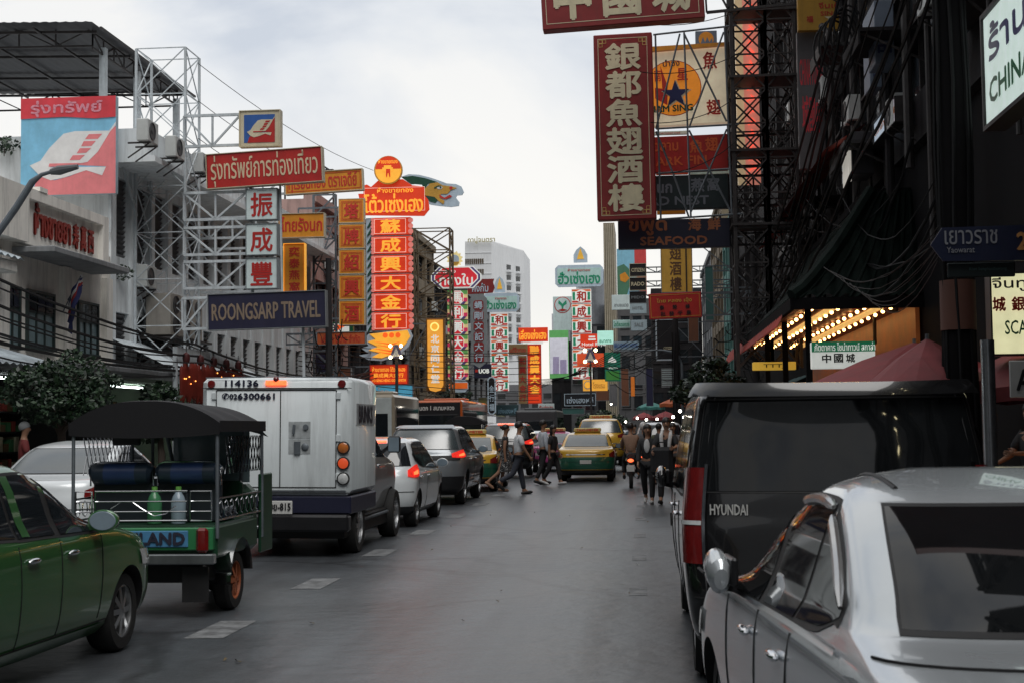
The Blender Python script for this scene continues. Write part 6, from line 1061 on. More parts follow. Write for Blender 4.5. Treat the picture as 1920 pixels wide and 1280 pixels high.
def person(label, x, y, rz, h=1.68, legs=((20, 8), (-18, 25)), arms=((-15, 15, 6), (18, 20, 6)), top=None, bottom=None, kind='trousers', hair='short', sleeve=.5, z=0, seat=None, shoes=None, lean=0, turn=0, group=None, skin=None, helmet=None):
    t = thing('person', label, 'person', (x, y, z), R(rz), group); k = h / 1.7; vs = []; ed = []; rd = []; sk = skin or skinm
    def add(p, r, par=None): vs.append(V(p)); rd.append(tuple(q * k for q in r) if isinstance(r, tuple) else r * k); (par is not None) and ed.append((par, len(vs) - 1)); return len(vs) - 1
    la = R(lean); up_ = V((0, sin(la), cos(la))); P = V((0, 0, 0)); W_ = P + up_ * .15 * k; C = P + up_ * .34 * k; NB = P + up_ * .5 * k; NK = P + up_ * .57 * k
    ip = add(P, (.135, .10)); iw = add(W_, (.12, .09), ip); ic = add(C, (.15, .105), iw); nb = add(NB, (.075, .07), ic); nk = add(NK, .05, nb)
    tf = V((sin(R(turn)), cos(R(turn)), 0)); hp = NK + V((0, 0, .06 * k)) + tf * .02 * k; j = add(hp, (.06, .065), nk); hc = hp + V((0, 0, .085 * k)); j2 = add(hc, (.075, .09), j); j3 = add(hc + V((0, 0, .07 * k)) - tf * .01 * k, (.06, .075), j2)
    add(hc + tf * .105 * k - V((0, 0, .025 * k)), .014, j2); sx = V((tf.y, -tf.x, 0))
    for sg in (-1, 1): add(hc + sx * sg * .085 * k, .014, j2)
    J = {}
    for i, sg in enumerate((-1, 1)):
        a, f, ab = arms[i]; S0 = P + up_ * .455 * k + V((sg * .165 * k, 0, 0)); d = V((sg * sin(R(ab)), sin(R(a)) * cos(R(ab)), -cos(R(a)) * cos(R(ab)))); E_ = S0 + d * .28 * k; a2 = R(a + f); d2 = V((sg * sin(R(ab * .4)) * .6 - sg * .25 * sin(R(f)), sin(a2), -cos(a2))).normalized(); Wr = E_ + d2 * .25 * k
        s0 = add(S0, .062, ic); e1 = add(E_, .042, s0); w1 = add(Wr, (.028, .024), e1); pm = add(Wr + d2 * .06 * k, (.036, .018), w1); J['arm', sg] = (S0, E_, Wr); sd_ = V((0, 1, 0)) if abs(d2.y) < .8 else V((0, 0, 1)); sd_ = (sd_ - d2 * sd_.dot(d2)).normalized(); cu = V((-sg, 0, 0))
        for q, (off, ln) in enumerate(((.03, .065), (.011, .075), (-.009, .07), (-.028, .055))):
            b_ = Wr + d2 * .088 * k + sd_ * off * k; f1 = add(b_, .0085, pm); f2 = add(b_ + (d2 * .8 + cu * .35) * ln * .55 * k, .008, f1); add(b_ + (d2 * .55 + cu * .6) * ln * k, .007, f2)
        th = add(Wr + d2 * .045 * k + sd_ * .045 * k, .009, pm); add(Wr + d2 * .085 * k + sd_ * .062 * k + cu * .02 * k, .008, th)
    low = 9
    for i, sg in enumerate((-1, 1)):
        a, f = legs[i][:2]; ab = legs[i][2] if len(legs[i]) > 2 else 3; H0 = V((sg * .085 * k, 0, -.04 * k)); d = V((sg * sin(R(ab)), sin(R(a)), -cos(R(a)))).normalized(); K_ = H0 + d * .42 * k; b = R(a - f); d2 = V((0, sin(b), -cos(b))); A = K_ + d2 * .41 * k; fd = V((0, cos(b * .7), sin(b * .7))) ; T_ = A + fd * .16 * k + V((0, 0, -.05 * k))
        h0 = add(H0, .09, ip); k1 = add(K_, .056, h0); a1 = add(A, .036, k1); hl = add(A - fd * .04 * k + V((0, 0, -.045 * k)), .03, a1); add(T_, .026, a1); J['leg', sg] = (H0, K_, A, T_, fd); low = min(low, T_.z - .03 * k, A.z - .075 * k)
    base = V((0, 0, -low)) if seat is None else V((0, 0, seat)); vs = [v + base for v in vs]; sh = lambda v: v + base
    skinmesh('body', vs, ed, rd, sk, t); hcw = sh(hc)
    if top:
        v = [sh(P + up_ * .0), sh(W_), sh(C), sh(P + up_ * .46 * k)]; e = [(0, 1), (1, 2), (2, 3)]; r = [(.15 * k, .118 * k), (.142 * k, .112 * k), (.17 * k, .125 * k), (.10 * k, .085 * k)]
        for sg in (-1, 1):
            S0, E_, Wr = J['arm', sg]; b = len(v); v.append(sh(S0)); e.append((2, b)); r.append(.078 * k)
            v.append(sh(S0.lerp(E_, min(1, sleeve * 1.6)))); e.append((b, b + 1)); r.append(.064 * k)
            if sleeve > .7: v.append(sh(E_.lerp(Wr, .9))); e.append((b + 1, b + 2)); r.append(.045 * k)
        skinmesh('shirt', v, e, r, top, t, 2)
    if kind in ('trousers', 'shorts'):
        v = [sh(P + up_ * .04 * k)]; e = []; r = [(.148 * k, .115 * k)]
        for sg in (-1, 1):
            H0, K_, A, T_, fd = J['leg', sg]; b = len(v); v += [sh(H0), sh(K_)]; e += [(0, b), (b, b + 1)]; r += [.108 * k, .076 * k]
            if kind == 'trousers': v.append(sh(K_.lerp(A, .93))); e.append((b + 1, b + 2)); r.append(.062 * k)
        skinmesh('trousers', v, e, r, bottom, t)
    else:
        pr = [(.15, .14), (.165, 0.02), (.20, -.14), (.25, -.34), (.262, -.42)]; mb = MB(); n = 20
        for rr, zz in pr: mb.v += [sh(V((rr * k * cos(2 * pi * q / n) * (1 + .06 * sin(6 * pi * q / n)), rr * k * .8 * sin(2 * pi * q / n) + .02, zz * k))) for q in range(n)]
        mb.f = [(i * n + q, i * n + (q + 1) % n, (i + 1) * n + (q + 1) % n, (i + 1) * n + q) for i in range(4) for q in range(n)]; mb.m = [0] * len(mb.f); mb.build('skirt', bottom, t, smooth=60)
    for sg in (-1, 1):
        H0, K_, A, T_, fd = J['leg', sg]; MB().tube([sh(A - fd * .075 * k + V((0, 0, -.05 * k))), sh(A + fd * .02 * k + V((0, 0, -.04 * k))), sh(T_ + fd * .0), sh(T_ + fd * .05 * k)], [.034 * k, .046 * k, .042 * k, .02 * k], 8).build('shoe', shoes or black, t, smooth=60)
    mb = MB(); Mh = Matrix.Translation(hcw) @ Matrix.Rotation(-R(turn), 4, 'Z')
    if helmet: mb.ball((0, -.01, .03 * k), (.125 * k, .14 * k, .135 * k), 10, Mh).build('helmet', helmet, t)
    else:
        mb.lathe([(.096 * k * sin(pi * i / 8 * .62), .10 * k * cos(pi * i / 8 * .62)) for i in range(9)][::-1], Mh @ Matrix.Translation((0, -.018 * k, .035 * k)) @ Matrix.Rotation(R(22), 4, 'X') @ Matrix.Diagonal((1, 1.12, 1, 1)), 16)
        if hair == 'long': mb.ball((0, -.055 * k, -.07 * k), (.098 * k, .062 * k, .17 * k), 10, Mh)
        if hair == 'bun': mb.ball((0, -.12 * k, .05 * k), .05 * k, 8, Mh)
        mb.build('hair' if hair != 'cap' else 'cap', hairm if hair != 'cap' else mat('pale_cap', (.2, .21, .22), .7), t, smooth=60)
    fm = MB(); fm.ball((-.03 * k, .084 * k, .012 * k), (.013 * k, .008 * k, .008 * k), 6, Mh).ball((.03 * k, .084 * k, .012 * k), (.013 * k, .008 * k, .008 * k), 6, Mh); fm.bar(Mh @ V((-.022 * k, .083 * k, -.055 * k)), Mh @ V((.022 * k, .083 * k, -.055 * k)), .008 * k); fm.bar(Mh @ V((-.045 * k, .085 * k, .03 * k)), Mh @ V((-.016 * k, .09 * k, .032 * k)), .006 * k).bar(Mh @ V((.016 * k, .09 * k, .032 * k)), Mh @ V((.045 * k, .085 * k, .03 * k)), .006 * k)
    fm.build('face', mat('face_features', (.05, .02, .015), .5), t); t['hand'] = 0; del t['hand']; return t, {kk: tuple(sh(q) for q in vv[:3]) for kk, vv in J.items()}, hcw
def cloth(n, c, **kw): return mat(n, c, .8, var=kw.get('var', .2), sc=kw.get('sc', 8))
wsh = cloth('white_shirt', (.75, .77, .80)); psh = cloth('pale_blue_shirt', (.55, .60, .68)); blk = cloth('black_cloth', (.016, .016, .018)); dnm = cloth('dark_denim', (.03, .035, .05)); brn = cloth('brown_shirt', (.26, .16, .11)); wtop = cloth('white_top', (.6, .6, .6)); redsh = cloth('red_shirt', (.14, .02, .02)); flor = mat('floral_cloth', (.05, .05, .05), .8, var=1.0, sc=28)
for a in flor.node_tree.nodes:
    if a.type == 'VALTORGB': a.color_ramp.elements[0].position = .55; a.color_ramp.elements[1].position = .6; a.color_ramp.elements[0].color = (.012, .012, .014, 1); a.color_ramp.elements[1].color = (.4, .4, .4, 1)
def at(px, py): return PZ(px, py, .0)
snk = mat('sneaker_white', (.5, .5, .5), .6)
p = at(946, 921); person('woman in a dark floral dress striding to the right across the traffic', p.x, p.y, -80, 1.63, ((-4, 4), (-20, 32)), ((10, 25, 8), (-8, 12, 8)), flor, flor, 'dress', 'bun', .2, shoes=mat('sandal', (.3, .17, .11), .6), lean=4)
p = at(972, 926); person('man in a white short sleeved shirt and dark trousers crossing beside the floral dress', p.x, p.y, -72, 1.72, ((14, 4), (-22, 40)), ((-14, 12, 7), (16, 20, 7)), wsh, dnm, lean=3)
p = at(1019, 907); person('man in a pale long sleeved shirt and black trousers with a hand at his face', p.x, p.y, -65, 1.75, ((6, 3), (-12, 12)), ((25, 118, 12), (4, 10, 6)), psh, blk, sleeve=1, turn=10)
p = at(1038, 908); person('woman dressed all in black with white soled shoes next to the pale shirt', p.x, p.y, -110, 1.62, ((16, 8), (-12, 20)), ((8, 20, 6), (-10, 12, 6)), blk, blk, hair='long', shoes=snk)
person('rider in a brown shirt sitting on the motorcycle with the red lamp', -.35, 38.1, 0, 1.7, ((72, 88, 14), (72, 88, 14)), ((38, 30, 14), (38, 30, 14)), brn, blk, seat=.9, lean=8, sleeve=.9)
person('rider wearing a white helmet on the second motorcycle', .0, 42.1, 0, 1.68, ((72, 88, 14), (72, 88, 14)), ((38, 30, 14), (38, 30, 14)), cloth('grey_shirt', (.12, .12, .13)), blk, seat=.9, lean=8, helmet=mat('helmet_white', (.6, .6, .6), .3, coat=.5))
p = at(1216, 943); person('woman with long black hair in a white top and black cardigan walking towards the camera', p.x, p.y, 172, 1.62, ((14, 4), (-16, 22)), ((-16, 10, 12), (14, 16, 8)), blk, blk, hair='long', sleeve=.9, turn=-14, shoes=snk); 
t = COL.objects[-1] if 0 else [o for o in COL.objects if o.get('label', '').startswith('woman with long black hair')][0]
MB().ball((0, .112, 1.22), (.065, .035, .15), 10).build('undershirt', wtop, t)
p = at(1252, 944); man, J, hc = person('man in black with a white towel round his neck carrying a large black bag', p.x, p.y, 170, 1.74, ((-14, 18), (16, 5)), ((34, 52, 14), (30, 40, 18)), blk, blk, hair='short', sleeve=.6, turn=-8)
mb = MB()
for sg in (-1, 1): mb.tube([(sg * .02, -.09, 1.53), (sg * .085, -.02, 1.52), (sg * .10, .10, 1.44), (sg * .085, .155, 1.3), (sg * .075, .15, 1.2)], [.03, .035, .04, .04, .035], 8)
o = mb.build('towel', wtop); o.location = man.location; o.rotation_euler = man.rotation_euler; tag(o, 'white towel hanging round the neck of the man in black', 'towel')
mb = MB().box(-.24, .24, -.1, .1, -.3, .28, .07); mb.tube([(-.12, 0, .25), (-.1, 0, .38), (.1, 0, .38), (.12, 0, .25)], .015, 6); o = mb.build('bag', cloth('bag_black', (.010, .010, .012))); w = man.rotation_euler.to_matrix() @ V((.05, .36, .92)); o.location = man.location + w; o.rotation_euler = (0, 0, R(165)); tag(o, 'large black bag held in front by the man with the towel', 'bag')
p = PY(45, 826, 24); person('vendor in a red shirt and pale cap on the far left pavement', p.x, 24, -60, 1.6, ((4, 4), (-4, 4)), ((20, 40, 8), (10, 20, 8)), redsh, blk, hair='cap', z=.15)
far = [(1190, 51, 180, blk, 'dark dressed pedestrian beyond the rider in brown'), (1236, 40, 0, cloth('olive_shirt', (.08, .09, .05)), 'pedestrian in olive between the couple and the white car'), (1262, 38, 175, cloth('grey_shirt2', (.16, .16, .17)), 'pedestrian in grey beside the black van'), (908, 56, 10, redsh, 'pedestrian in red far up the left lane line'), (1165, 66, 170, cloth('cream_shirt', (.4, .36, .3)), 'pedestrian in cream far up the middle of the street')]
for px, yy, rz, m, lb in far: q = PY(px, 860, yy); person(lb, q.x, yy, rz, 1.66, top=m, bottom=blk, group='far pedestrians')
q = PY(1908, 840, 16.5); person('food seller in dark clothes behind the glowing stall at the right edge', max(q.x, 4.3), 16.3, 120, 1.62, ((4, 4), (-4, 4)), ((40, 50, 8), (30, 40, 8)), blk, blk, hair='bun', z=.15)
# ------------------------------------------------------------------ greenery, cables, street furniture
def leafcloud(mb, c, r, n, size, rnd, flat=.7):
    for _ in range(n):
        while 1:
            p = V((rnd.uniform(-1, 1), rnd.uniform(-1, 1), rnd.uniform(-1, 1)))
            if .25 < p.length < 1: break
        p = V(c) + V((p.x * r[0], p.y * r[1], p.z * r[2])); a = V((rnd.gauss(0, 1), rnd.gauss(0, 1), rnd.gauss(0, flat))).normalized(); b = a.orthogonal().normalized(); b = (b + a.cross(b) * rnd.uniform(-1, 1)).normalized(); s = size * rnd.uniform(.6, 1.3)
        mb.cm = rnd.randrange(3); mb.add([p - a * s * .5, p + b * s * .28, p + a * s * .6, p - b * s * .28], [(0, 1, 2, 3)])
lf = [mat('leaf_dark', (.008, .02, .011), .5, var=.3), mat('leaf_mid', (.015, .038, .018), .5, var=.3), mat('leaf_light', (.028, .06, .026), .5, var=.3)]; bark = mat('bark', (.06, .045, .035), .9, var=.4, sc=6, bump=.4)
def tree(label, x, y, h, crowns, z=.15, n=420, size=.16, seed=1, cat='tree', name='tree'):
    rnd = random.Random(seed); t = thing(name, label, cat, (x, y, z)); tr = MB().tube([(0, 0, 0), (.04, .02, h * .35), (-.03, .03, h * .62)], [.10, .085, .06], 10); mb = MB()
    for c, r in crowns:
        c = V(c); tr.tube([(-.02, .02, h * .5), tuple(V((0, 0, h * .6)).lerp(c, .6)), tuple(c)], [.05, .03, .012], 6); leafcloud(mb, c, r, n, size, rnd)
        for _ in range(5):
            d = V((rnd.uniform(-1, 1), rnd.uniform(-1, 1), rnd.uniform(-.4, 1))).normalized(); q = V((c.x + d.x * r[0] * .95, c.y + d.y * r[1] * .95, c.z + d.z * r[2] * .95)); leafcloud(mb, q, (r[0] * .35, r[1] * .35, r[2] * .3), n // 7, size, rnd); tr.tube([tuple(c), tuple(q)], [.012, .005], 5)
    tr.build('trunk', bark, t); mb.build('crown', lf, t, smooth=0); return t
a = PY(115, 700, 24.5); tree('leafy dark street tree at the left kerb under the cream shophouse', a.x, 24.5, 2.9, [((-.5, 0, 2.3), (.65, .6, .42)), ((.25, .1, 2.45), (.65, .6, .45)), ((.55, 0, 2.05), (.4, .5, .3)), ((-.1, -.2, 1.95), (.6, .5, .35))], n=800, size=.10, seed=3)
a = PY(300, 720, 33); tree('smaller leafy tree left of the armoured truck roof', a.x, 33, 2.6, [((0, 0, 2.1), (.55, .5, .5)), ((.3, .1, 1.7), (.5, .5, .4)), ((-.25, 0, 1.6), (.45, .5, .4))], n=420, size=.15, seed=5)
a = PY(1310, 700, 44); tree('bushy tree behind the left shoulder of the black van', a.x + .3, 44, 3.6, [((0, 0, 3.0), (.7, .7, .6)), ((-.5, 0, 2.5), (.6, .6, .5)), ((.5, 0, 2.4), (.7, .6, .6))], n=420, size=.17, seed=7)
a = PY(1130, 770, 92); tree('dark leafy tree low over the far taxis', a.x, 92, 2.9, [((0, 0, 2.1), (1.1, .8, .6)), ((-1.0, 0, 1.8), (.8, .8, .5)), ((.9, 0, 1.8), (.8, .8, .5))], n=260, size=.25, seed=9, z=0)
a = PY(848, 735, 88); tree('small green tree behind the orange bus', a.x, 88, 4.2, [((0, 0, 3.6), (.9, .8, .6)), ((.7, 0, 3.2), (.7, .6, .5))], n=260, size=.24, seed=11)
for px, py, Y, lb, s in ((8, 272, 35.0, 'little roof plant spilling over the white block parapet at the left edge', 13), (311, 320, 41, 'weed growing from the white eave near the lattice tower', 15), (222, 512, 35.9, 'weed growing beside the small condenser on the white wall', 17)):
    a = PY(px, py, Y); rnd = random.Random(s); t = thing('wall_plant', lb, 'plant', (a.x, Y, a.z), 0, 'plants growing on the walls'); mb = MB(); leafcloud(mb, (0, 0, .0), (.45, .3, .22), 150, .12, rnd); mb.build('leaves', lf, t, smooth=0); MB().tube([(0, 0, -.3), (0, 0, .1)], .012, 5).build('stem', bark, t)
# cables
def sag(a, b, s, n=14, wob=0, rnd=random): a, b = V(a), V(b); return [a.lerp(b, i / n) + V((rnd.uniform(-wob, wob), 0, -s * 4 * (i / n) * (1 - i / n) + rnd.uniform(-wob, wob))) for i in range(n + 1)]
def cable(label, pts, r, group): o = MB().tube(pts, r, 5).build('overhead_cable', cablem); tag(o, label, 'cable', group)
rnd = random.Random(21)
for i in range(11):
    z0 = 5.15 - i * .17 + rnd.uniform(-.05, .05); x = FL + 1.6 + rnd.uniform(-.3, .5); z1 = 3.85 - i * .07 + rnd.uniform(-.1, .1)
    cable('black overhead cable sagging along the left shopfronts', sag((x, 18, z0 + .25), (x + .1, 36, z1), .35 + rnd.uniform(-.1, .2), 12, .01, rnd) + sag((x + .1, 36, z1), (x + .5, 58, 4.0 - i * .05), .5, 12, .01, rnd)[1:], .017 if i % 3 else .03, 'cables along the left shopfronts')
for i in range(9):
    a = PY(560, 640 + 9 * i, 54); b = PY(1010, 655 + 12 * i + rnd.uniform(-6, 6), 80); cable('thin cable crossing the street in front of the glowing signs', sag(a, b, .25, 12, .005, rnd), .018, 'cables crossing the street')
for i in range(7):
    a = PY(985, 735 - 4 * i, 90); b = PY(1235, 600 + 9 * i, 66); cable('thin cable rising to the right over the far hotel signs', sag(a, b, .4, 12, .005, rnd), .018, 'cables over the hotel signs')
for i in range(14):
    z0 = 10.2 - .33 * i + rnd.uniform(-.2, .2); x = 4.6 - rnd.uniform(0, .9); cable('thick dark cable running steeply along the right side building', sag((x - .3, 14, z0 + 5 - .2 * i), (x, 27, z0 + .5), .5, 10, .02, rnd) + sag((x, 27, z0 + .5), (x - .2, 52, 5.6 - .12 * i), .9 + rnd.uniform(-.3, .5), 14, .02, rnd)[1:], rnd.choice((.014, .02, .03)), 'cables along the right side building')
for i in range(8):
    a = PY(1545 + 12 * i, 500 + 8 * i, 24); b = PX(1760, 425 + 9 * i, 3.5); cable('loose cable drooping between the pagoda eave and the concrete pole', sag(a, b, .35 + .1 * rnd.random(), 12, .012, rnd), .007, 'cables drooping to the concrete pole')
for i in range(5):
    c = PY(1590 - 6 * i, 50 + 10 * i, 33); k = 33 / F; cable('coiled loop of black cable hanging high beside the tall grey light box', [c + V(((26 + 3 * i) * k * cos(q * pi / 8 + .5), .05 * i, (-40 - 4 * i) * k * sin(q * pi / 8 + .5))) for q in range(17)], .025, 'coiled cable loops')
for i in range(3): cable('thin guy wire slanting from the lattice tower over the signs', sag(PY(372, 120 + 70 * i, 37.5), PY(700 - 60 * i, 320 + 20 * i, 55), .3, 10, 0, rnd), .010, 'guy wires of the lattice tower')
rnd = random.Random(33)
t = thing('wire_tangle', 'tangled bundle of black wires on the pole in front of the pink shophouse wall', 'wires', (4.4, 56, 0)); mb = MB()
for i in range(40): a = V((rnd.uniform(-.6, .3), rnd.uniform(-1, 1), rnd.uniform(3.3, 7))); mb.tube(sag(a, a + V((rnd.uniform(-1.2, 1.2), rnd.uniform(-.5, .5), rnd.uniform(-1, 1))), rnd.uniform(.2, .7), 8, .03, rnd), rnd.choice((.014, .02, .03)), 4)
mb.build('wire', cablem, t)['kind'] = 'stuff'; MB().tube([(0, 0, .15), (0, 0, 9)], [.16, .12], 10).build('pole', dark2, t)
t = thing('wire_bundle', 'dark knot of wires hanging below the navy board on the left', 'wires', (-11.6, 52, 0)); mb = MB()
for i in range(36): a = V((rnd.uniform(-.7, .7), rnd.uniform(-.4, .4), rnd.uniform(2.6, 5.2))); mb.tube(sag(a, a + V((rnd.uniform(-.7, .7), 0, rnd.uniform(-.8, .8))), rnd.uniform(.1, .5), 7, .03, rnd), rnd.choice((.014, .025)), 4)
mb.build('wire', cablem, t)['kind'] = 'stuff'; MB().tube([(0, 0, .15), (0, 0, 8)], [.15, .11], 10).build('pole', dark2, t)
t = thing('striped_poles', 'dark roadside pole wrapped in wires right of the far hotel signs', 'pole', (PY(1268, 700, 62).x, 62, .15)); mb = MB().tube([(0, 0, 0), (0, 0, 6.2)], [.16, .12], 10); mb.build('shaft', dark2, t); mb = MB(); [mb.tube([(.17 * cos(i + .2 * q), .17 * sin(i + .2 * q), 1 + .5 * q) for q in range(10)], .03, 4) for i in range(6)]; mb.build('wrapped_cable', cablem, t); t.name = 'wrapped_pole'
# street lamps
def lamp(label, base, pts, head, group='street lamps'):
    t = thing('street_lamp', label, 'street lamp', base, 0, group); b = V(base); MB().tube([V(p) - b for p in pts], [.07] * (len(pts) - 2) + [.04, .035], 10).build('pole', steelg, t); h = V(head) - b; e = V(pts[-1]) - b; MB().tube([e, e.lerp(h, .3), h], [.06, .10, .05], 10).build('lamp_head', mat('lamp_grey', (.12, .13, .14), .4), t)
pts = [PY(-70, 560, 27), PY(-20, 460, 27), PY(30, 390, 27), PY(60, 342, 27), PY(78, 328, 27), PY(95, 323, 27)]; pts = [V((pts[0].x - .3, 27, .15)), V((pts[0].x - .3, 27, pts[0].z - .3))] + pts; lamp('dark curved street lamp in front of the faded billboard at the left edge', tuple(pts[0]), pts, PY(146, 313, 27))
pts = [PY(1272, 668, 70), PY(1262, 660, 70), PY(1240, 656, 70), PY(1160, 658, 70)]; b = V((pts[0].x + .15, 70, .15)); lamp('grey curved street lamp arm reaching left over the far traffic', tuple(b), [b, V((b.x, 70, pts[0].z - .4))] + pts, PY(1150, 659, 70))
# flag
p = PX(152, 517, FL + .9); q = PX(118, 585, FL + .2); t = thing('flag', 'striped red white and blue flag drooping from a slanted pole on the cream shophouse', 'flag', q); MB().tube([(0, 0, 0), p - q], .015, 6).build('pole', steelg, t); d = p - q
fl = [mat('flag_blue', (.03, .035, .12), .8), mat('flag_white', (.5, .5, .5), .8), mat('flag_red', (.3, .03, .03), .8)]; mb = MB()
for i, (c, z0, z1) in enumerate(((0, 0, .16), (1, .16, .3), (2, .3, .46), (0, .46, .72))):
    mb.cm = c; mb.grid(lambda u, v: tuple(d * (.96 - .62 * (u)) + V((.06 * sin(v * 9 + u * 5), .05 * cos(u * 7), -(z0 + (z1 - z0) * v) * (.35 + .75 * u)))), 8, 4)
mb.build('cloth', fl, t, smooth=60)
# lantern curtain
t = thing('lantern_front', 'white framed shopfront hung with a curtain of red and gold lanterns behind the armoured truck', 'shop front', (FL + 1.9, 46, 0)); y0, y1 = PX(330, 680, FL + 1.9).y - 46, PX(452, 680, FL + 1.9).y - 46; mb = MB(); rr = random.Random(4); mb.box(-.06, 0, y0, y1, 3.4, 3.75).box(-.05, .05, y0 - .1, y0, .15, 3.75).box(-.05, .05, (y0 + y1) / 2 - .05, (y0 + y1) / 2 + .05, .15, 3.75).box(-.05, .05, y1, y1 + .1, .15, 3.75); mb.build('frame', steelw, t, smooth=0)
mb = MB()
for i in range(46): y = y0 + (y1 - y0) * (i + .5) / 46; mb.cm = 0; mb.lathe([(.001, 3.35), (.05, 3.28), (.06, 3.0), (.05, 2.5), (.001, 2.4)], Matrix.Translation((.12, y, rr.uniform(-.1, .1))), 6); mb.cm = 1; (rr.random() < .4) and mb.ball((.2, y, rr.uniform(2.8, 3.2)), .018, 5)
mb.build('lantern', [mat('lantern_red', (.16, .018, .01), .5, var=.3), emi('lantern_glow', (1, .3, .06), 2.5)], t)['kind'] = 'stuff'
lm = MB().lathe([(.001, .0), (.08, .06), (.10, .16), (.08, .26), (.001, .32)], n=12)
for i in range(5): y = 46 + y0 + (y1 - y0) * (i + .3) / 5; t = thing('red_lantern', 'big dark red lantern hanging above the lantern curtain', 'lantern', (FL + 2.05, y, 3.32), 0, 'big lanterns above the lantern curtain'); lm.build('shade', mat('lantern_dark_red', (.06, .008, .008), .5), t); MB().tube([(0, 0, .3), (0, 0, .45)], .012, 5).build('cord', black, t)
# stall at the right edge and far stall bulbs
q = PY(1900, 850, 15.5); t = thing('food_stall', 'food stall with a hot orange glow at the right edge', 'stall', (4.55, 15.5, .15)); MB().box(-.5, .5, -.5, .5, .75, .82, .01).box(-.5, .5, -.5, -.46, .1, .75).build('counter', steelg, t)
MB().lathe([(.05, 0), (.26, .12), (.28, .16), (.25, .15), (.02, .03)], Matrix.Translation((.0, 0, .85)), 18).build('wok', black, t); MB().lathe([(.12, .0), (.16, .06), (.001, .07)], Matrix.Translation((0, 0, .78)), 14).build('burner', emi('ember', (1, .3, .06), 5), t); MB().tube([(-.35, .3, .8), (-.35, .3, 1.9)], .02, 6).build('post', steelw, t); MB().ball((-.35, .3, 1.6), .035, 8).build('bulb', emi('orange_bulb', (1, .35, .1), 9), t); o = MB().box(-.62, -.32, .22, .24, 1.75, 2.15, .01).build('price_board', platew, t); text_part(o, 'lettering', [('A', -.08, 0, .08, .22)], blackb, (-.47, .21, 1.83))
b0 = None
for i, (px, py, Y) in enumerate(((1212, 786, 60), (1232, 785, 62), (1245, 787, 55), (1262, 781, 50), (1195, 783, 66), (1173, 790, 70), (1275, 770, 46), (1283, 782, 42), (1146, 757, 80))):
    p = PY(px, py, Y); t = thing('stall_lamp', 'bare white bulb hanging over the far pavement stalls', 'lamp', p, 0, 'bare bulbs over the stalls'); MB().ball((0, 0, 0), .05, 8).build('bulb', white_l, t); MB().tube([(0, 0, .06), (0, 0, .5)], .008, 4).build('cord', black, t)
# ------------------------------------------------------------------ clutter on the facades
rnd = random.Random(50)
for i in range(12): ac_unit((FR - .32, 17 + i * 2.7 + rnd.uniform(-.6, .6), rnd.uniform(6.9, 12.5)), -pi / 2, 'dark air conditioner on the shadowy restaurant block wall', .8, .6, 'air conditioners on the restaurant block')
for i in range(10):
    y = 60 + i * 6.2; ac_unit((FL + .02, y, rnd.uniform(4.6, 9.5)), pi / 2, 'small air conditioner on the left row of shophouses', .8, .6, 'air conditioners on the far left shophouses')
cl = [mat('awning_rust', (.16, .06, .03), .8), mat('awning_teal', (.03, .09, .09), .8), mat('awning_grey', (.12, .12, .13), .8), mat('awning_olive', (.08, .08, .03), .8), mat('awning_navy', (.03, .03, .07), .8)]
for i in range(9):
    y = 59 + i * 7.3; t = thing('shop_awning', 'slanting cloth awning over a shop in the left row', 'awning', (FL, y, 2.9), 0, 'cloth awnings of the left row'); w = rnd.uniform(2, 3)
    MB().grid(lambda u, v: (1.9 * v, -w + 2 * w * u, .35 - .75 * v + .05 * abs(sin(u * 12))), 24, 2).build('cloth', cl[i % 5], t, smooth=60); MB().bar((0, -w, -.2), (1.9, -w, -.4), .03).build('strut', steelg, t)
for i in range(8):
    y = 50 + i * 8; t = thing('shop_awning', 'slanting cloth awning over a shop in the right row', 'awning', (FR, y, 2.9), 0, 'cloth awnings of the right row'); w = rnd.uniform(2, 3)
    MB().grid(lambda u, v: (-1.7 * v, -w + 2 * w * u, .35 - .75 * v + .05 * abs(sin(u * 12))), 24, 2).build('cloth', cl[(i * 2 + 1) % 5], t, smooth=60); MB().bar((0, -w, -.2), (-1.7, -w, -.4), .03).build('strut', steelg, t)
for i, (px, y0, y1, Y, w, c) in enumerate(((784, 560, 690, 88, 10, 0), (866, 660, 735, 100, 14, 3), (960, 735, 752, 104, 22, 2), (1004, 768, 778, 96, 30, 4), (1150, 720, 760, 100, 12, 2), (1172, 690, 760, 110, 14, 0), (1200, 660, 720, 105, 16, 2), (1218, 690, 760, 90, 12, 4), (1130, 730, 750, 104, 24, 0), (1075, 765, 775, 92, 40, 1), (905, 745, 768, 100, 16, 3), (640, 690, 715, 60, 36, 0), (600, 660, 700, 58, 26, 4), (1300, 560, 640, 76, 18, 0), (1330, 500, 600, 70, 14, 1))):
    s = Sign('unlit_board', 'unlit shop board worn blank, among the crowded signs down the street', 'sign', px - w / 2, y0, px + w / 2, y1, Y, group='worn blank boards down the street'); s.panel(mat('board_%s' % ('rust', 'teal', 'grey', 'olive', 'navy')[c], tuple(x * 1.2 for x in ((.16, .06, .03), (.04, .12, .11), (.14, .14, .15), (.14, .12, .04), (.03, .03, .08))[c]), .6, streak=.4), .25); s.frame(greyb, .7)
for i in range(16):
    a = PY(rnd.uniform(1120, 1250), rnd.uniform(640, 740), rnd.uniform(70, 95)); b = a + V((rnd.uniform(1, 4), rnd.uniform(-2, 2), rnd.uniform(-.6, 1.6))); cable('slack cable among the far right signs', sag(a, b, rnd.uniform(.2, .7), 10, .02, rnd), .022, 'slack cables far right')
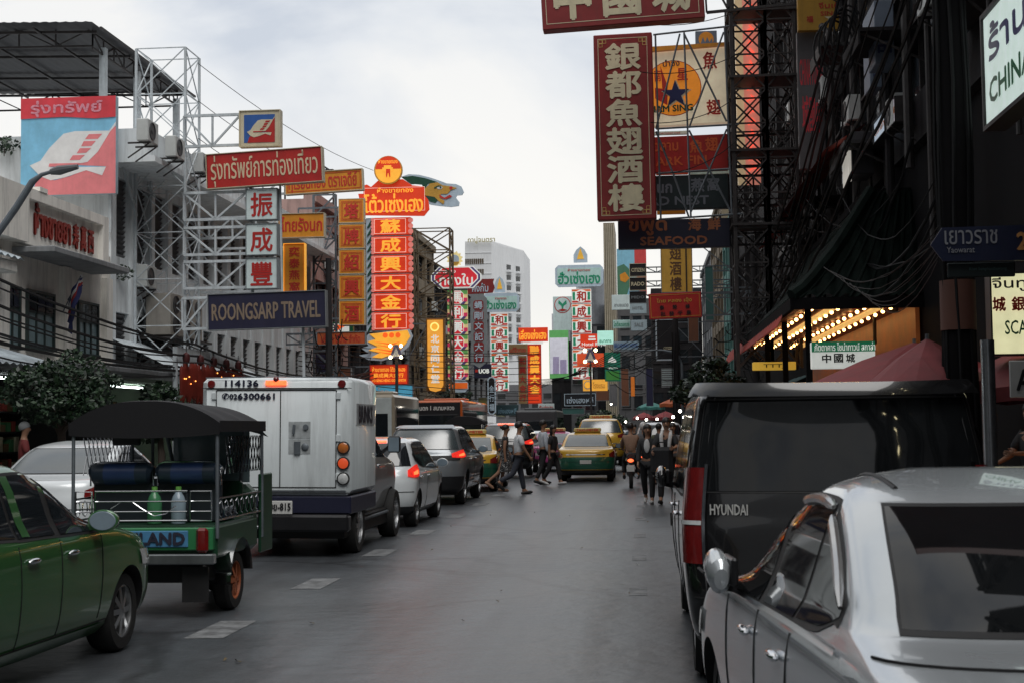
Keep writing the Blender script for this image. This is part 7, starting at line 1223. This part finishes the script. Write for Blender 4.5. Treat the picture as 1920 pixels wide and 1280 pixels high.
# road wear
t = MB(); 
t = thing('reflected_signboard', 'unseen dark broad signboard added over the right lane to darken the silver saloon rear window', 'signboard', (3.2, 11, 7.7)); MB().box(-2.2, 2.3, -3.0, 2.0, 0, .5, .03).build('panel', maroon, t); mb = MB()  # out of view, placed and sized to darken the saloon's rear window reflection
for x in (-1.8, 0, 1.8): mb.bar((x, 0, .5), (2.3, 0, 2.6), .07)
mb.build('support_arm', steeld, t, smooth=0)
for i, (y, z) in enumerate(((-2, 6.6), (-2, 7.6), (.5, 6.8), (.5, 7.8), (3, 7.2), (3, 8.2))):  # unseen lamps, added to show as small lit reflections in the van glass
    t = thing('reflection_lamp', 'unseen small warm lamp added on the right wall to reflect in the van glass', 'lamp', (FR - .35, y, z), -pi / 2, 'added reflection lamps on the right wall'); MB().box(-.22, .22, -.04, .12, -.08, .08, .02).build('housing', blackp, t); MB().box(-.2, .2, -.05, -.04, -.06, .06).build('lens', emi('reflection_lamp_lens', (1, .85, .5), 12, var=.02), t); MB().bar((0, .1, 0), (0, .36, 0), .04).build('bracket', steeld, t)
rnd = random.Random(77)
for i in range(4): cable('thin cable hanging in front of the tall maroon board', sag(PY(1180 + 20 * i, 40 + 95 * i, 39), PY(1386, 20 + 80 * i, 40), .25, 10, .005, rnd), .012, 'cables in front of the tall maroon board')
mb = MB(); lm = [mat('litter_paper', (.35, .34, .31), .8), mat('litter_leaf', (.10, .07, .03), .8), mat('oil_stain', (.02, .02, .022), .3)]
for i in range(36):
    mb.cm = 0 if rnd.random() < .25 else 1; x, y, a, r = rnd.uniform(-3.4, 3.2), 10 + 30 * rnd.random() ** 1.5, rnd.uniform(0, 6), rnd.uniform(.012, .035); mb.add([(x + r * cos(a + q) * (1 if q % 2 else .5), y + r * sin(a + q), .006 + .004 * q) for q in (0, 1, 3, 4)], [(0, 1, 2, 3)])
mb.build('litter', lm, kind='stuff', smooth=0)
rnd = random.Random(91)
for i in range(16):
    y = 17 + i * 2.05 + rnd.uniform(-.5, .5); z0, z1 = rnd.uniform(2.5, 6.5), rnd.uniform(8, 15); o = MB().tube([(0, 0, 0), (0, 0, z1 - z0), (-.15, rnd.uniform(-.4, .4), z1 - z0 + .3)], rnd.choice((.04, .06, .09)), 8).build('drain_pipe', steeld if i % 3 else dark2, loc=(FR - .42, y, z0)); tag(o, 'dark drain pipe running up the shadowy restaurant block wall', 'pipe', 'drain pipes on the restaurant block')
for i in range(9):
    y = 19 + i * 3.1; t = thing('wall_ledge', 'dark sagging ledge canopy on the shadowy restaurant block wall', 'ledge', (FR, y, rnd.uniform(6.6, 11)), 0, 'ledges on the restaurant block'); w = rnd.uniform(.8, 1.4); d = rnd.uniform(.7, 1.3); MB().box(-d, 0, -w, w, 0, .07).box(-d, -d + .04, -w, w, -.25, 0).build('slab', (dark2, steeld, tin)[i % 3], t, smooth=0); MB().bar((-d + .05, -w + .1, 0), (0, -w + .1, -.6), .04).build('strut', steeld, t)
for i in range(12):
    a = PX(1560 + 22 * i + rnd.uniform(-15, 15), rnd.uniform(250, 420), 4.9); b = V((4.6 - rnd.uniform(0, .6), a.y + rnd.uniform(5, 9), a.z + rnd.uniform(-1.2, 1))); cable('loose cable looping across the dark restaurant block wall', sag(a, b, rnd.uniform(.4, 1.1), 14, .02, rnd), rnd.choice((.012, .02, .028)), 'loose cables on the restaurant block')
